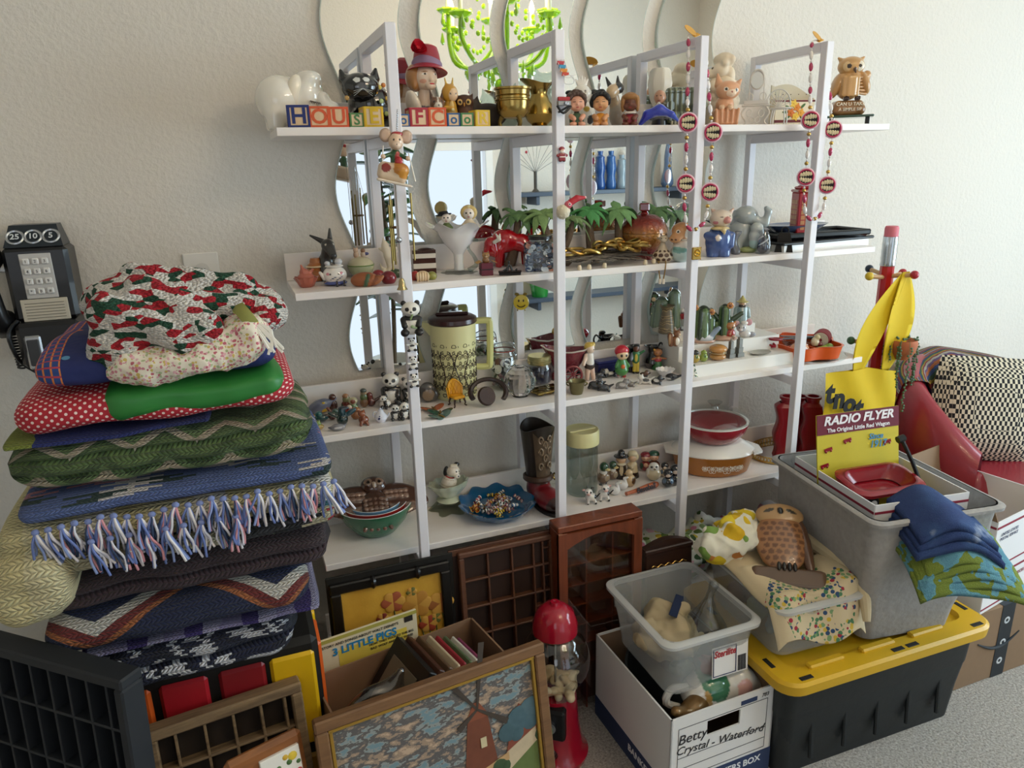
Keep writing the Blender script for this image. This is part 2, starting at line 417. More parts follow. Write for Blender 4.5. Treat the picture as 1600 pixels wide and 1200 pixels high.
 # wavy wall mirrors
MIR=NT('mirror_silver');nset(MIR.b,'Metallic',1);nset(MIR.b,'Roughness',.012);MIR.col((.86,.88,.87));MIR=MIR.m
MEDGE=mat('#c9d3cd',.15,.3)
mz0=ony(560,577,0)[2];mz1=2.2
edges=[ony(497,20,0)[0],ony(619,20,0)[0],ony(651,20,0)[0],ony(762,20,0)[0],ony(784,20,0)[0],ony(886,20,0)[0],ony(907,20,0)[0],ony(1001,20,0)[0],ony(1024,20,0)[0],ony(1111,20,0)[0]]
zl=ony(494,37,0)[2];zl2=ony(519,300,0)[2];per=zl-zl2
def wave(z):return-.021*math.cos(2*PI*(z-zl)/per)
for i in range(5):
 x0=edges[2*i]+.021;x1=edges[2*i+1]+.021;N=90
 zs=[mz0+(mz1-mz0)*j/N for j in range(N+1)]
 def strip(y,inset):
  return[((x0+inset+wave(z),y,z),(x1-inset+wave(z),y,z))for z in zs]
 v=[];f=[]
 for a,b in strip(-.012,.002):v+=[a,b]
 for j in range(N):f.append((2*j,2*j+1,2*j+3,2*j+2))
 t=thing('wavy_mirror','%s of the five tall wavy edged wall mirrors behind the rack'%('leftmost','second from left','middle one','second from right','rightmost')[i],'mirror',((x0+x1)/2,0,mz0),group='wavy wall mirrors')
 pv=[(a[0]-(x0+x1)/2,a[1],a[2]-mz0)for a in v]
 obj('mirror_glass',(pv,f),MIR,t,smooth=0)
 ev=[];ef=[]
 for a,b in strip(-.0115,0):ev+=[(a[0],0,a[2]),a,(a[0]+.003,a[1],a[2]),(b[0]-.003,b[1],b[2]),b,(b[0],0,b[2])]
 for j in range(N):
  for k in(0,1,3,4):ef.append((6*j+k,6*j+k+1,6*j+7+k,6*j+6+k))
 ef+=[(0,1,4,5)]
 obj('ground_edge',([(p[0]-(x0+x1)/2,p[1],p[2]-mz0)for p in ev],ef),MEDGE,t,smooth=0)
 # placing things on the shelves
def spot(px,py,z,back=0.0):
 p=onz(px,py,z);y=min(max(p[1]+back,YS+.012),-.085)
 if z==Z1:y=-.235+back
 if abs(y-p[1])>1e-6:p=ony(px,py,y)
 return np.array([p[0],y,z])
def facing(p):return-math.degrees(math.atan2(p[0]-EYE[0],p[1]-EYE[1]))
def fig(name,label,cat,px,py,top,z,parts,rel=0,back=0,res=30,k=.03,m=None,group=None,h=None,wide=1):
 p=spot(px,py,z,back);hh=h or height_at(p,top)
 t=thing(name,label,cat,p,facing(p)+rel,(hh*wide,hh*wide,hh),group)
 for pn,pr in parts.items():
  kk,rr,mm,cc=k,res,m,0.0
  if isinstance(pr,dict):kk=pr.get('k',k);rr=pr.get('res',res);mm=pr.get('m',m);cc=pr.get('cut',0.0);pr=pr['p']
  blob(pn,pr,t,mm,rr,kk,cc)
 return t
BRASS=mat('#a98f52',.22,1,name='brass');DBRASS=mat('#7d6a3c',.3,1,name='dull_brass');GOLD=mat('#c2a05a',.28,1,name='gold');STEEL=mat('#b9bcc0',.25,1,name='steel');BLACK=mat('#141414',.3,name='black_gloss')
VC=vcmat();VM=vcmat(.6,0);VG=vcmat(.12,1)
W='#efe9dc'
t=fig('elephant_bank','big glossy white ceramic elephant bank with closed eyes at shelf end','figurine',462,199,109,Z1,{'body':dict(p=[E_((-.2,.1,.5),(.42,.38,.42),W),E_((.22,0,.58),(.33,.32,.37),W),K_((-.38,-.1,.25),(-.38,-.1,.08),.15,.14,W),K_((.2,-.08,.25),(.22,-.1,.08),.15,.14,W),K_((-.3,.3,.25),(-.3,.3,.08),.13,.13,W),E_((.3,-.12,.86),(.2,.2,.13),W)],res=52,k=.12),'trunk':dict(p=[K_((.45,-.2,.5),(.52,-.3,.3),.15,.12,W),K_((.52,-.3,.3),(.62,-.32,.38),.12,.09,W)],k=.08),'ear':dict(p=[E_((.0,-.18,.62),(.16,.1,.3),'#efe4d0',(0,12,0))],res=26),'eyelash':dict(p=[K_((.2,-.335,.47),(.42,-.32,.43),.012,.012,'#4a3a30')]+[K_((.22+.04*i,-.33,.465-.008*i),(.22+.042*i,-.345,.43-.008*i),.008,.005,'#4a3a30')for i in range(6)],k=.005,res=40)},rel=18,back=0.105,m=VG)
K0='#0c0c0e'
t=fig('black_cat_bank','glossy black ceramic cat bank with white eyes and painted flowers','figurine',573,197,108,Z1,{'body':dict(p=[E_((.1,.1,.42),(.38,.42,.4),K0),E_((.28,0,.2),(.25,.3,.2),K0),K_((-.2,-.2,.2),(-.2,-.25,.06),.12,.12,K0),K_((.15,-.22,.2),(.15,-.26,.06),.12,.12,K0)],k=.1,res=40),'head':dict(p=[E_((-.1,-.22,.68),(.33,.27,.24),K0),K_((-.36,-.18,.82),(-.4,-.16,.95),.1,.03,K0),K_((.16,-.18,.84),(.2,-.16,.98),.1,.03,K0),P_((-.19,-.46,.78),(.06,.06,.045),'#e8e8e0'),P_((-.02,-.46,.79),(.06,.06,.045),'#e8e8e0'),P_((-.1,-.47,.68),(.1,.09,.055),'#55565a')],k=.06,res=44)},rel=10,back=0.1,m=VG)
for i,(x,y,z,c)in enumerate([(.14,-.33,.6,'#d59a3c'),(.22,-.29,.68,'#dcc35a'),(.3,-.24,.72,'#c8752e'),(.22,-.37,.45,'#b7c88a'),(.34,-.3,.5,'#d2a948'),(.4,-.2,.4,'#b9c27a'),(.42,-.2,.28,'#d6b65c'),(-.36,-.36,.5,'#c89a55'),(.3,-.33,.25,'#a8b56c'),(.44,-.1,.55,'#cfae62')]):
 obj('painted_flower',sph((.042,.03,.042),(x,y,z),8,5),mat(c,.2,coat=.6),t)
obj('whisker',[tube([(-.1,-.49,.64),(-.1+s*.16,-.48,.6-.04*k)],.003,4)for s in(-1,1)for k in range(3)],mat('#cfcfc8',.4),t)
LET=dict(H='#1f2f6e',O='#d2592f',U='#d2552f',S='#4f7d48',E='#e0b52c',F='#a92a3a',C='#d2572f',o='#2f5c8f',p='#3f8050',R='#e2bf3a')
BW=wood('#d8b58c','#e3c6a0',30,.6,2,'block_wood')
def block(ch,x0,x1,top,bot,col,rz=0,idx='',lab=None):
 p=spot((x0+x1)/2,bot,Z1);s=(x1-x0)/ppm(p)*.97/math.cos(math.radians(20));s=s*1.0
 p[1]+=s/2+.002
 t=thing('alphabet_block',lab or 'wooden toy block with %s letter %s on the top shelf edge'%(idx,ch),'toy block',p,rz,1,'alphabet blocks along the top shelf')
 obj('cube',box(s,s,s,(0,0,s/2),s*.06),BW,t)
 M=mat(col,.5);fr=s*.11
 for sgn,rot in((1,(90,0,0)),(1,(90,0,-90))):
  f=[]
  for a,b in(((0,.5-.055),(1,.11)),((0,-.5+.055),(1,.11)),((.5-.055,0),(.11,.78)),((-.5+.055,0),(.11,.78))):
   f.append(box(s*b[0]*.98,s*b[1]*.98,s*.05,(s*a[0]*.98,s*a[1]*.98,s*.5)))
  rim=obj('painted_rim',f,M,t,loc=(0,0,s/2),rot=rot)
 text(ch.upper()if ch!='o' else 'o',s*(.95 if ch!='o' else .95),M,t,(0,-s*.505,s*(.49 if ch!='o' else .53)),(90,0,0),ext=s*.015,bold=s*.022,sx=1.05)
block('H',454,487,165,198,LET['H'],-6,'navy blue');block('O',485,516,167,198,LET['O'],0,'orange');block('U',516,546,166,198,LET['U'],0,'orange')
block('S',548,569,175,198,LET['S'],2,'small green');block('E',570,600,166,198,LET['E'],3,'yellow')
block('o',622,641,176,198,LET['o'],0,'blue','small wooden block with blue letter o right beside the post');block('F',642,670,167,198,LET['F'],0,'dark red');block('C',671,699,167,197,LET['C'],0,'orange')
block('o',700,720,175,197,LET['o'],0,'blue','small wooden block with blue letter o right of the orange C');block('o',721,741,175,197,LET['p'],0,'green','small wooden block with green letter o');block('R',742,766,169,197,LET['R'],8,'yellow')
SK='#e8cdb4'
t=fig('lady_head_vase','lady head vase with red hat and rose on the top shelf','figurine',664,178,65,Z1,{'bust':dict(p=[E_((0,.02,.08),(.22,.17,.14),'#5a4a5e'),K_((0,.02,.12),(.02,0,.36),.09,.08,SK)],k=.05),'collar':dict(p=[E_((-.16,-.06,.2),(.06,.12,.16),'#eadccb',(0,-25,20)),E_((.15,-.08,.15),(.07,.1,.13),'#8a2f50',(0,30,-20))],k=.03,res=26),'head':dict(p=[E_((.02,-.02,.49),(.145,.16,.19),SK),E_((.03,-.17,.36),(.06,.05,.055),SK),K_((.035,-.165,.52),(.035,-.195,.44),.018,.026,SK),P_((-.04,-.15,.53),(.03,.05,.014),'#f6f2ea'),P_((.1,-.15,.53),(.03,.05,.014),'#f6f2ea'),P_((-.035,-.16,.53),(.013,.06,.015),'#4a3526'),P_((.105,-.16,.53),(.013,.06,.015),'#4a3526'),P_((-.04,-.16,.565),(.04,.06,.008),'#9a6b45'),P_((.1,-.16,.565),(.04,.06,.008),'#9a6b45'),P_((.035,-.19,.39),(.035,.07,.014),'#b3202a'),P_((-.06,-.15,.43),(.04,.06,.03),'#e0a58e')],k=.03,res=52),'hair':dict(p=[E_((-.08,.05,.5),(.12,.14,.2),'#b07a45'),E_((-.13,-.03,.4),(.035,.05,.09),'#b57f48')],k=.03,res=26)},rel=22,back=0.115)
red='#a81f2f'
obj('hat_brim',lathe([(.13,.62),(.19,.61),(.27,.575),(.285,.582),(.21,.65),(.16,.67)],32,(.01,0,0)),mat(red,.4,coat=.3),t,rot=(0,6,0))
obj('hat_crown',lathe([(.2,.6),(.2,.68),(.175,.82),(.15,.9),(.1,.93),(0,.94)],28,(.02,0,0)),mat('#a8303f',.45,coat=.2,var=.3,bscale=9),t,rot=(0,5,0))
obj('hat_band',lathe([(.205,.635),(.215,.66),(.212,.71),(.2,.735)],28,(.02,0,0),lambda a,r,z:(r,z+.02*math.sin(2*a))),mat('#9b7f9d',.5,var=.5,bscale=12),t,rot=(0,5,0))
rose=[xf(lathe([(0,0),(.03+.014*i,.005),(.045+.016*i,.03),(.05+.02*i,.05)],10+i,(0,0,-.008*i),lambda a,r,z:(r*(1+.12*math.sin(3*a+r*40)),z)),(-.1,-.2,.83),(70,-20,0))for i in range(4)]
obj('rose',rose,mat('#c2162b',.5),t)
for ch in t.children:
 n_=ch.name.split('.')[0]
 if n_ in('head','hair'):ch.scale=(1,1,.8);ch.location.z=.2
 elif n_ in('bust','collar'):ch.scale=(1,1,1.3)
 else:ch.scale=(.88,.88,.9);ch.location=(0,-.07,.145);ch.rotation_euler.x-=math.radians(9)
fig('terrier_figurine','tiny brindle terrier figurine beside the lady head vase','figurine',683,172,139,Z1,{'body':[E_((0,.05,.25),(.2,.2,.26),'#6b4a36'),E_((0,-.1,.62),(.2,.2,.18),'#7a5742'),K_((-.13,-.05,.75),(-.17,-.05,.97),.06,.02,'#5b3d2c'),K_((.13,-.05,.75),(.17,-.05,.97),.06,.02,'#5b3d2c'),E_((0,-.27,.55),(.1,.1,.09),'#e6dccc'),P_((0,-.2,.7),(.03,.2,.15),'#e8dfd0'),P_((-.1,-.25,.66),.035,'#111111'),P_((.1,-.25,.66),.035,'#111111'),P_((0,-.37,.58),.03,'#111111')]},rel=8,back=0.075,k=.05)
fig('golden_girl_figurine','small figurine in a golden robe and crown beside the terrier','figurine',704,178,120,Z1,{'robe':[K_((0,0,.02),(0,0,.45),.2,.13,'#c8932f'),E_((0,-.14,.3),(.06,.05,.25),'#d8b46a'),K_((-.13,-.1,.4),(0,-.18,.38),.05,.04,'#d9a23a')],'head':[E_((0,0,.68),(.17,.17,.19),'#d29a35'),E_((.03,-.09,.66),(.12,.1,.13),'#ecc9a2'),P_((-.03,-.18,.66),.018,'#3a2a1e'),P_((.09,-.18,.66),.018,'#3a2a1e'),K_((-.06,0,.84),(-.09,0,.98),.03,.012,'#d6b050'),K_((.06,0,.84),(.08,0,.98),.03,.012,'#d6b050')],'pendant':dict(p=[E_((0,-.2,.36),(.035,.02,.035),'#e9d9a0')],res=12)},rel=15,back=0.072)
def owl(name,label,px,py,top,z,c1,c2,rel=0,back=.02,res=28,m=None):
 return fig(name,label,'figurine',px,py,top,z,{'body':[E_((0,0,.38),(.3,.26,.38),c1),E_((0,-.02,.75),(.29,.24,.22),c1),K_((-.18,0,.85),(-.27,0,.99),.08,.02,c1),K_((.18,0,.85),(.27,0,.99),.08,.02,c1),P_((0,-.25,.35),(.18,.12,.26),c2)],'eye':dict(p=mir([E_((.12,-.22,.74),(.09,.05,.09),'#d9b36b'),P_((.12,-.27,.74),(.04,.04,.04),'#0c0a08')]),k=.005,res=26),'beak':dict(p=[K_((0,-.25,.7),(0,-.29,.62),.03,.015,'#c08a3a')],res=12)},rel,back,res,.05,m)
owl('wooden_owl','small dark brown owl with pale eyes behind the letter blocks',726,178,146,Z1,'#4a2c1c','#5d3a24',0,.082,m=VM)
fig('brown_cat_figurine','dark brown wooden cat lying between owl and brass pot','figurine',757,194,149,Z1,{'body':[E_((.1,.1,.4),(.62,.35,.38),'#2e2118'),E_((-.35,0,.62),(.28,.25,.28),'#35271c'),K_((-.5,0,.8),(-.55,0,.98),.1,.03,'#2e2118'),K_((-.22,0,.82),(-.2,0,.98),.1,.03,'#2e2118'),E_((-.3,-.25,.1),(.2,.15,.1),'#2e2118')]},rel=0,back=0.105,m=VM)
p=spot(802,197,Z1,.05);hh=height_at(p,137);t=thing('brass_cauldron','round brass cauldron on three feet at the top shelf','pot',p,0,hh)
obj('bowl',lathe(bowlprof([(.1,.22),(.3,.25),(.42,.38),(.45,.55),(.45,.78),(.47,.8),(.45,.82),(.46,.93),(.5,.95),(.5,1)],.03),36),BRASS,t)
obj('raised_band',lathe([(.45,.66),(.48,.68),(.48,.71),(.45,.73)],36),BRASS,t)
for a in(-80,40,160):
 c,s=math.cos(math.radians(a)),math.sin(math.radians(a));obj('foot',tube([(.28*c,.28*s,.3),(.36*c,.36*s,.15),(.33*c,.33*s,.012)],[.08,.055,.05],8),DBRASS,t)
p=spot(843,196,Z1,.1);hh=height_at(p,122);t=thing('brass_pitcher','tall brass pitcher with curled handle beside the cauldron','pitcher',p,0,hh)
def lip(a,r,z):
 s=max(0,math.cos(a-math.radians(190)))**3*max(0,(z-.75)/.25);return(r*(1+.9*s),z+.12*s-(.06 if z>.8 else 0))
obj('body',lathe(bowlprof([(.2,0),(.22,.03),(.16,.07),(.25,.15),(.33,.28),(.32,.4),(.22,.55),(.17,.68),(.19,.8),(.24,.92),(.26,.95)],.015),36,(0,0,0),lip),BRASS,t)
obj('handle',tube([(.18,-.02,.8),(.3,-.05,.92),(.42,-.06,.86),(.45,-.05,.65),(.4,-.03,.5),(.3,0,.4)],.025,8),DBRASS,t)
GL=glass('#dfe9e4')
for(px,py,tp,lb)in((853,186,102,'clear glass cat ornament behind the brass pitcher'),(795,186,128,'small clear glass cat behind the brass cauldron')):
 fig('glass_cat',lb,'figurine',px,py,tp,Z1,{'body':dict(p=[E_((0,0,.3),(.22,.2,.3),'#ffffff'),E_((0,-.03,.72),(.2,.17,.17),'#ffffff'),K_((-.12,0,.82),(-.17,0,.98),.07,.02,'#ffffff'),K_((.12,0,.82),(.17,0,.98),.07,.02,'#ffffff')],m=GL)},back=.152,k=.06,group='glass cats')
fig('cow_jar','white cow jar with black spots and tufted hair behind the dolls','figurine',909,188,117,Z1,{'body':[E_((.02,0,.25),(.25,.2,.27),'#f0ebe0'),P_((.2,-.15,.15),.1,'#151515'),P_((-.12,-.2,.3),.07,'#151515'),E_((.1,-.2,.36),(.06,.04,.05),'#dcb64a')],'head':[E_((0,-.05,.65),(.18,.16,.17),'#f0ebe0'),E_((0,-.17,.57),(.1,.09,.07),'#ecd5c8'),E_((-.24,0,.68),(.09,.05,.05),'#151515'),E_((.24,0,.68),(.09,.05,.05),'#151515'),P_((-.07,-.2,.68),.03,'#111111'),P_((.07,-.2,.68),.03,'#111111')],'tuft':dict(p=[K_((.03*i,0,.8),(.06*i,.02,.98-.03*abs(i)),.035,.015,'#f4efe6')for i in(-2,-1,0,1,2)],res=24)},back=0.12,res=34)
fig('donkey_figurine','grey and tan donkey figurine with tall ears behind the dolls','figurine',962,188,118,Z1,{'body':[E_((.05,.05,.25),(.2,.22,.26),'#8d8172'),K_((0,0,.4),(-.03,-.08,.62),.12,.11,'#9a8468')],'head':[E_((-.02,-.12,.7),(.12,.18,.13),'#c2a682',(25,0,0)),K_((-.12,0,.78),(-.24,.02,.99),.06,.015,'#33302e'),K_((.04,0,.8),(.02,.02,.99),.06,.015,'#33302e'),E_((.06,.02,.76),(.08,.15,.1),'#26221f'),P_((-.08,-.2,.74),.03,'#1a1512')]},rel=-25,back=0.12,res=34,k=.05)
def doll(px,py,tp,hair,skin,dress,style,lb,rel=0):
 parts={'body':[E_((0,0,.17),(.2,.17,.19),dress),K_((-.17,-.08,.27),(-.1,-.2,.2),.065,.06,skin),K_((.17,-.08,.27),(.1,-.2,.2),.065,.06,skin),E_((-.12,-.17,.06),(.1,.12,.065),skin),E_((.12,-.17,.06),(.1,.12,.065),skin)],'head':dict(p=[E_((0,-.01,.6),(.21,.2,.21),skin),E_((-.12,-.11,.53),(.08,.08,.07),skin),E_((.12,-.11,.53),(.08,.08,.07),skin),E_((0,-.2,.57),(.03,.03,.028),skin),P_((-.09,-.2,.63),(.05,.06,.01),'#2a1a14'),P_((.09,-.2,.63),(.05,.06,.01),'#2a1a14'),P_((-.09,-.2,.68),(.04,.06,.007),'#4a2c1c'),P_((.09,-.2,.68),(.04,.06,.007),'#4a2c1c'),P_((0,-.2,.49),(.045,.08,.013),'#a8323a')],res=44,k=.03)}
 h=[]
 rr=random.Random(px)
 if style=='curly':
  for i in range(46):
   a=rr.uniform(-.3,PI+.3);e=rr.uniform(-.35,1.4);h.append(E_((.22*math.cos(a)*math.cos(e),.04+.2*math.sin(a)*math.cos(e),.65+.24*math.sin(e)),rr.uniform(.06,.09),hair))
  h+=[E_((.2*math.cos(a),-.1,.72+.12*math.sin(a)),.065,hair)for a in np.linspace(.1,PI-.1,7)]
 else:
  h=[E_((0,.05,.66),(.25,.22,.25),hair),E_((-.2,-.03,.6),(.07,.14,.22),hair),E_((.2,-.03,.6),(.07,.14,.22),hair),E_((0,-.13,.78),(.2,.1,.09),hair)]
 parts['hair']=dict(p=h,k=.03,res=36)
 if dress=='#8a2030':parts['collar']=dict(p=[E_((0,-.06,.36),(.17,.14,.04),'#eae0d2')],res=20)
 return fig('squinting_doll',lb,'doll',px,py,tp,Z1,parts,rel,.035,m=vcmat(.5,.1),group='three squinting dolls')
doll(901,197,137,'#4a3326','#dea184','#35543a','curly','doll with curly brown hair and green dress beside the post',8)
doll(938,197,137,'#100c0c','#d49a6a','#d08a28','curly','doll with black curly hair and mustard dress')
doll(984,197,138,'#a0703c','#6b3b28','#8a2030','bob','dark doll with straight golden brown hair and red dress')
def whale_tail(u,v):
 x=-1+2*u;zc=.9*(1-x*x);wd=.28*(1-.75*abs(x)**1.4);a=2*PI*v
 return(x*.95,wd*math.cos(a),max(0.0,zc*.95-.1)+.03+wd*.55*math.sin(a)+.16*(1 if 0 else 0))
p=spot(1030,196,Z1,.02);hh=height_at(p,163);t=thing('glass_dolphin','cobalt blue and clear glass leaping dolphin paperweight','ornament',p,facing(p)-12,hh)
blob('body',[K_((-.95,0,.12),(-.6,0,.55),.1,.22,'#1c35b8'),K_((-.6,0,.55),(0,0,.74),.22,.26,'#1c35b8'),K_((0,0,.74),(.6,0,.5),.26,.14,'#2440c0'),K_((.6,0,.5),(.98,0,.14),.14,.05,'#3a58cc')],t,vcmat(.05,1),44,.12)
blob('clear_belly',[K_((-.75,-.03,.1),(-.2,-.05,.45),.08,.12,'#ffffff'),K_((-.2,-.05,.45),(.35,-.05,.42),.12,.1,'#ffffff'),K_((.35,-.05,.42),(1.05,0,.06),.1,.05,'#ffffff')],t,glass('#e8eef2'),36,.1)
fig('gentleman_figurine','small bald gentleman figurine in black tailcoat beside the armchair','figurine',1030,189,140,Z1,{'coat':[K_((0,0,.05),(0,0,.5),.22,.17,'#1b1a1c'),E_((0,-.14,.48),(.08,.07,.2),'#e6e0d6'),K_((-.2,-.03,.5),(-.22,-.12,.25),.07,.06,'#1b1a1c'),K_((.2,-.03,.5),(.22,-.12,.25),.07,.06,'#1b1a1c')],'head':[E_((0,-.02,.8),(.16,.16,.19),'#c99474'),E_((0,-.16,.77),(.035,.04,.04),'#c99474'),E_((0,.05,.8),(.17,.13,.14),'#8a7a6a'),P_((-.06,-.17,.83),.02,'#241a14'),P_((.06,-.17,.83),.02,'#241a14'),P_((0,-.17,.7),(.06,.06,.014),'#a34a42')]},back=0.1,rel=-10)
p=spot(1030,182,Z1,.155);hh=height_at(p,107);t=thing('cream_tulip_vase','cream fluted vase standing behind the gentleman figurine','vase',p,0,hh)
obj('vase_body',lathe(bowlprof([(.1,0),(.16,.02),(.08,.1),(.08,.3),(.17,.5),(.21,.75),(.18,.95),(.14,1)],.02),28,(0,0,0),lambda a,r,z:(r*(1+.05*math.cos(7*a)),z)),mat('#e6dfcf',.35,coat=.3),t)
def stripe_mat(a,b,n,axis=0):
 k=NT('striped_glaze');v=k.n('ShaderNodeSeparateXYZ');k.l(k.coord('Object'),v.inputs[0])
 s=k.math('SINE',k.math('MULTIPLY',v.outputs[axis],n));k.col(k.ramp(s,[(.3,a),(.5,b)]));nset(k.b,'Roughness',.25);nset(k.b,'Coat Weight',.5);k.bump(s,.4,.02);return k.m
CH=stripe_mat('#4d5440','#7b8268',42)
p=spot(1066,192,Z1,.1);hh=height_at(p,133);t=thing('armchair_figurine','green striped ceramic armchair with rolled arms','figurine',p,facing(p)+20,hh)
obj('seat',box(.7,.6,.3,(0,.02,.22),.06),CH,t)
obj('backrest',[box(.85,.18,.6,(0,.28,.6),.07),xf(lathe([(0,-.42),(.1,-.42),(.1,.42),(0,.42)],16),(0,.28,.88),(0,90,0))],CH,t)
for s in(-1,1):obj('arm',[box(.16,.62,.38,(s*.42,0,.3),.05),xf(lathe([(0,-.32),(.11,-.32),(.11,.32),(0,.32)],16),(s*.42,0,.5),(90,0,0))],CH,t)
for sx in(-1,1):
 for sy in(-1,1):obj('leg',lathe([(.05,0),(.05,.08)],8,(sx*.36,sy*.24,0)),mat('#4a3a28',.4),t)
obj('skirt_fringe',[box(.06,.03,.12,(-.38+.085*i,-.315,.09),.01)for i in range(10)],mat('#a09a80',.5),t)
PO='#e3d2b8'
poo=[E_((0,.03,.3),(.2,.18,.26),PO),K_((-.09,-.12,.3),(-.09,-.16,.05),.08,.08,PO),K_((.09,-.12,.3),(.09,-.16,.05),.08,.08,PO),E_((0,0,.55),(.19,.16,.17),PO)]
rr=random.Random(3)
poo+=[E_((rr.uniform(-.18,.18),rr.uniform(-.16,.12),rr.uniform(.1,.62)),rr.uniform(.05,.08),PO)for i in range(26)]
fig('poodle_figurine','tall cream chalkware poodle behind the orange kitten','figurine',1126,189,83,Z1,{'body':dict(p=poo,res=44,k=.03),'head':dict(p=[E_((-.03,-.04,.76),(.13,.13,.11),PO),K_((-.1,-.1,.74),(-.17,-.16,.71),.07,.05,PO),E_((0,.02,.9),(.14,.13,.11),PO)]+[E_((rr.uniform(-.1,.12),rr.uniform(-.1,.1),rr.uniform(.84,.97)),.05,PO)for i in range(12)]+[E_((.1,.03,.68),(.06,.08,.13),PO),E_((-.12,.04,.68),(.05,.08,.13),PO),P_((-.09,-.14,.79),.022,'#2a1d15'),P_((-.22,-.2,.71),.03,'#2a1d15')],res=44,k=.03)},rel=-25,back=0.125,m=VM)
OC='#d9a078'
fig('kitten_figurine','orange kitten figurine peeking from a basket beside the poodle','figurine',1131,194,114,Z1,{'basket':dict(p=[B_((0,0,.16),(.24,.2,.16),'#c98a60',None,.06)]+[K_((-.2+.1*i,-.2,.05),(-.22+.11*i,-.21,.3),.03,.03,'#d49a70')for i in range(5)]+[E_((0,0,.04),(.28,.24,.04),'#c98a60')],k=.02,res=36),'body':[E_((0,.02,.4),(.18,.16,.2),OC),E_((-.1,-.16,.34),(.06,.07,.06),'#e5bd98'),E_((.06,-.18,.34),(.06,.07,.06),'#e5bd98')],'head':dict(p=[E_((.03,-.05,.67),(.24,.19,.18),OC),E_((.06,-.2,.61),(.1,.07,.07),'#efd2b4'),K_((-.14,0,.78),(-.17,.02,.98),.09,.02,OC),K_((.2,0,.74),(.3,.02,.87),.09,.02,OC),P_((-.05,-.22,.68),(.045,.06,.04),'#efe3d0'),P_((.16,-.2,.66),(.045,.06,.04),'#efe3d0'),P_((-.05,-.23,.68),(.022,.06,.03),'#20160f'),P_((.16,-.22,.66),(.022,.06,.03),'#20160f'),P_((.06,-.27,.63),.02,'#9c4a40')],res=44)},rel=15,back=0.05,m=vcmat(.35,.3),res=34)
WW=mat('#d5d0c8',.4,.2,name='painted_wire')
p=spot(1179,193,Z1,.045);hh=height_at(p,108);t=thing('miniature_vanity','miniature white wire vanity table with oval mirror','miniature',p,facing(p),hh)
obj('table_top',box(.5,.24,.025,(0,0,.36),.006),WW,t);obj('drawer',box(.44,.2,.07,(0,0,.41),.006),WW,t)
for sx in(-1,1):
 for sy in(-1,1):obj('leg',tube([(sx*.18,sy*.09,.35),(sx*.25,sy*.1,.22),(sx*.17,sy*.09,.08),(sx*.22,sy*.1,.008)],.014,6),WW,t)
 obj('scroll',[tube([(sx*(.11+.05*math.cos(a)),-.12,.22+.07*math.sin(a))for a in np.linspace(0,2*PI,13)],.01,5),tube([(sx*(.05+.04*math.cos(a)),-.12,.1+.05*math.sin(a))for a in np.linspace(0,2*PI,13)],.009,5),tube([(sx*(.12+.06*math.cos(a)),.02,.52+.07*math.sin(a))for a in np.linspace(0,2*PI,13)],.009,5)],WW,t)
fr=obj('mirror_frame',tube([(.12*math.cos(a),.02,.82+.17*math.sin(a))for a in np.linspace(0,2*PI,24,endpoint=False)],.018,6,True),WW,t)
obj('mirror_glass',xf(lathe([(0,0),(1,0)],24),(0,.015,.82),(78,0,0),(.115,.165,1)),mat('#ffffff',.02,1),fr)
for s in(-1,1):obj('mirror_post',tube([(s*.13,.02,.42),(s*.13,.02,.84)],.012,6),WW,t)
p=spot(1216,193,Z1,.035);hh=height_at(p,138);t=thing('miniature_chair','miniature white wire chair with peacock back','miniature',p,facing(p)+10,hh)
obj('seat',lathe([(0,.44),(.3,.44),(.32,.46),(.3,.48),(0,.48)],20),WW,t)
for a in(45,135,225,315):
 c,s=math.cos(math.radians(a)),math.sin(math.radians(a));obj('leg',tube([(.22*c,.22*s,.45),(.27*c,.27*s,.2),(.26*c,.26*s,.01)],.02,6),WW,t)
obj('backrest',[tube([(.34*math.cos(a),.22,.55+.44*math.sin(a))for a in np.linspace(0,PI,14)],.02,6)]+[tube([(0,.22,.5),(.33*math.cos(a),.22,.55+.43*math.sin(a))],.012,5)for a in np.linspace(.2,PI-.2,9)]+[tube([(.2*math.cos(a),.22,.55+.25*math.sin(a))for a in np.linspace(0,PI,10)],.012,5)],WW,t)
p=spot(1235,194,Z1,.115);hh=height_at(p,127);t=thing('letter_box','cream wooden letter box with painted orange flowers and curved top','box',p,facing(p)+32,hh)
poly=[(-.5,0),(.5,0),(.5,.72)]+[(.5-i/12,.86+.14*math.sin(PI*(i/12*1.1-.1))-.14*(1-i/12))for i in range(1,12)]+[(-.5,.92)]
obj('box_back',xf(prism([(x*1.0,z)for x,z in poly],-.02,.02),(0,.1,0),(90,0,0)),mat('#d9cfb6',.6,var=.2),t)
obj('box_front',box(1.0,.03,.58,(0,-.12,.3),.008),mat('#e8dcc2',.6),t);[obj('box_side',box(.03,.22,.62,(s*.48,-.01,.31),.005),mat('#ddd1b6',.6),t)for s in(-1,1)]
obj('red_stripe',[box(1.01,.012,.06,(0,-.137,.12)),box(1.01,.012,.04,(0,-.137,.56))],mat('#6b1d20',.5),t)
for i,(x,z,c)in enumerate(((.05,.42,'#d9822b'),(-.1,.3,'#d4722a'),(.16,.3,'#e2a23a'),(.02,.22,'#e8c04a'),(-.04,.5,'#e6bf4c'))):
 obj('painted_flower',[xf(lathe([(0,0),(.09,0),(.085,.012),(0,.015)],10,(0,0,0),lambda a,r,z:(r*(1+.25*math.cos(5*a)),z)),(x,-.14,z),(90,0,0)),sph((.025,.012,.025),(x,-.155,z),8,5)],mat(c,.6),t)
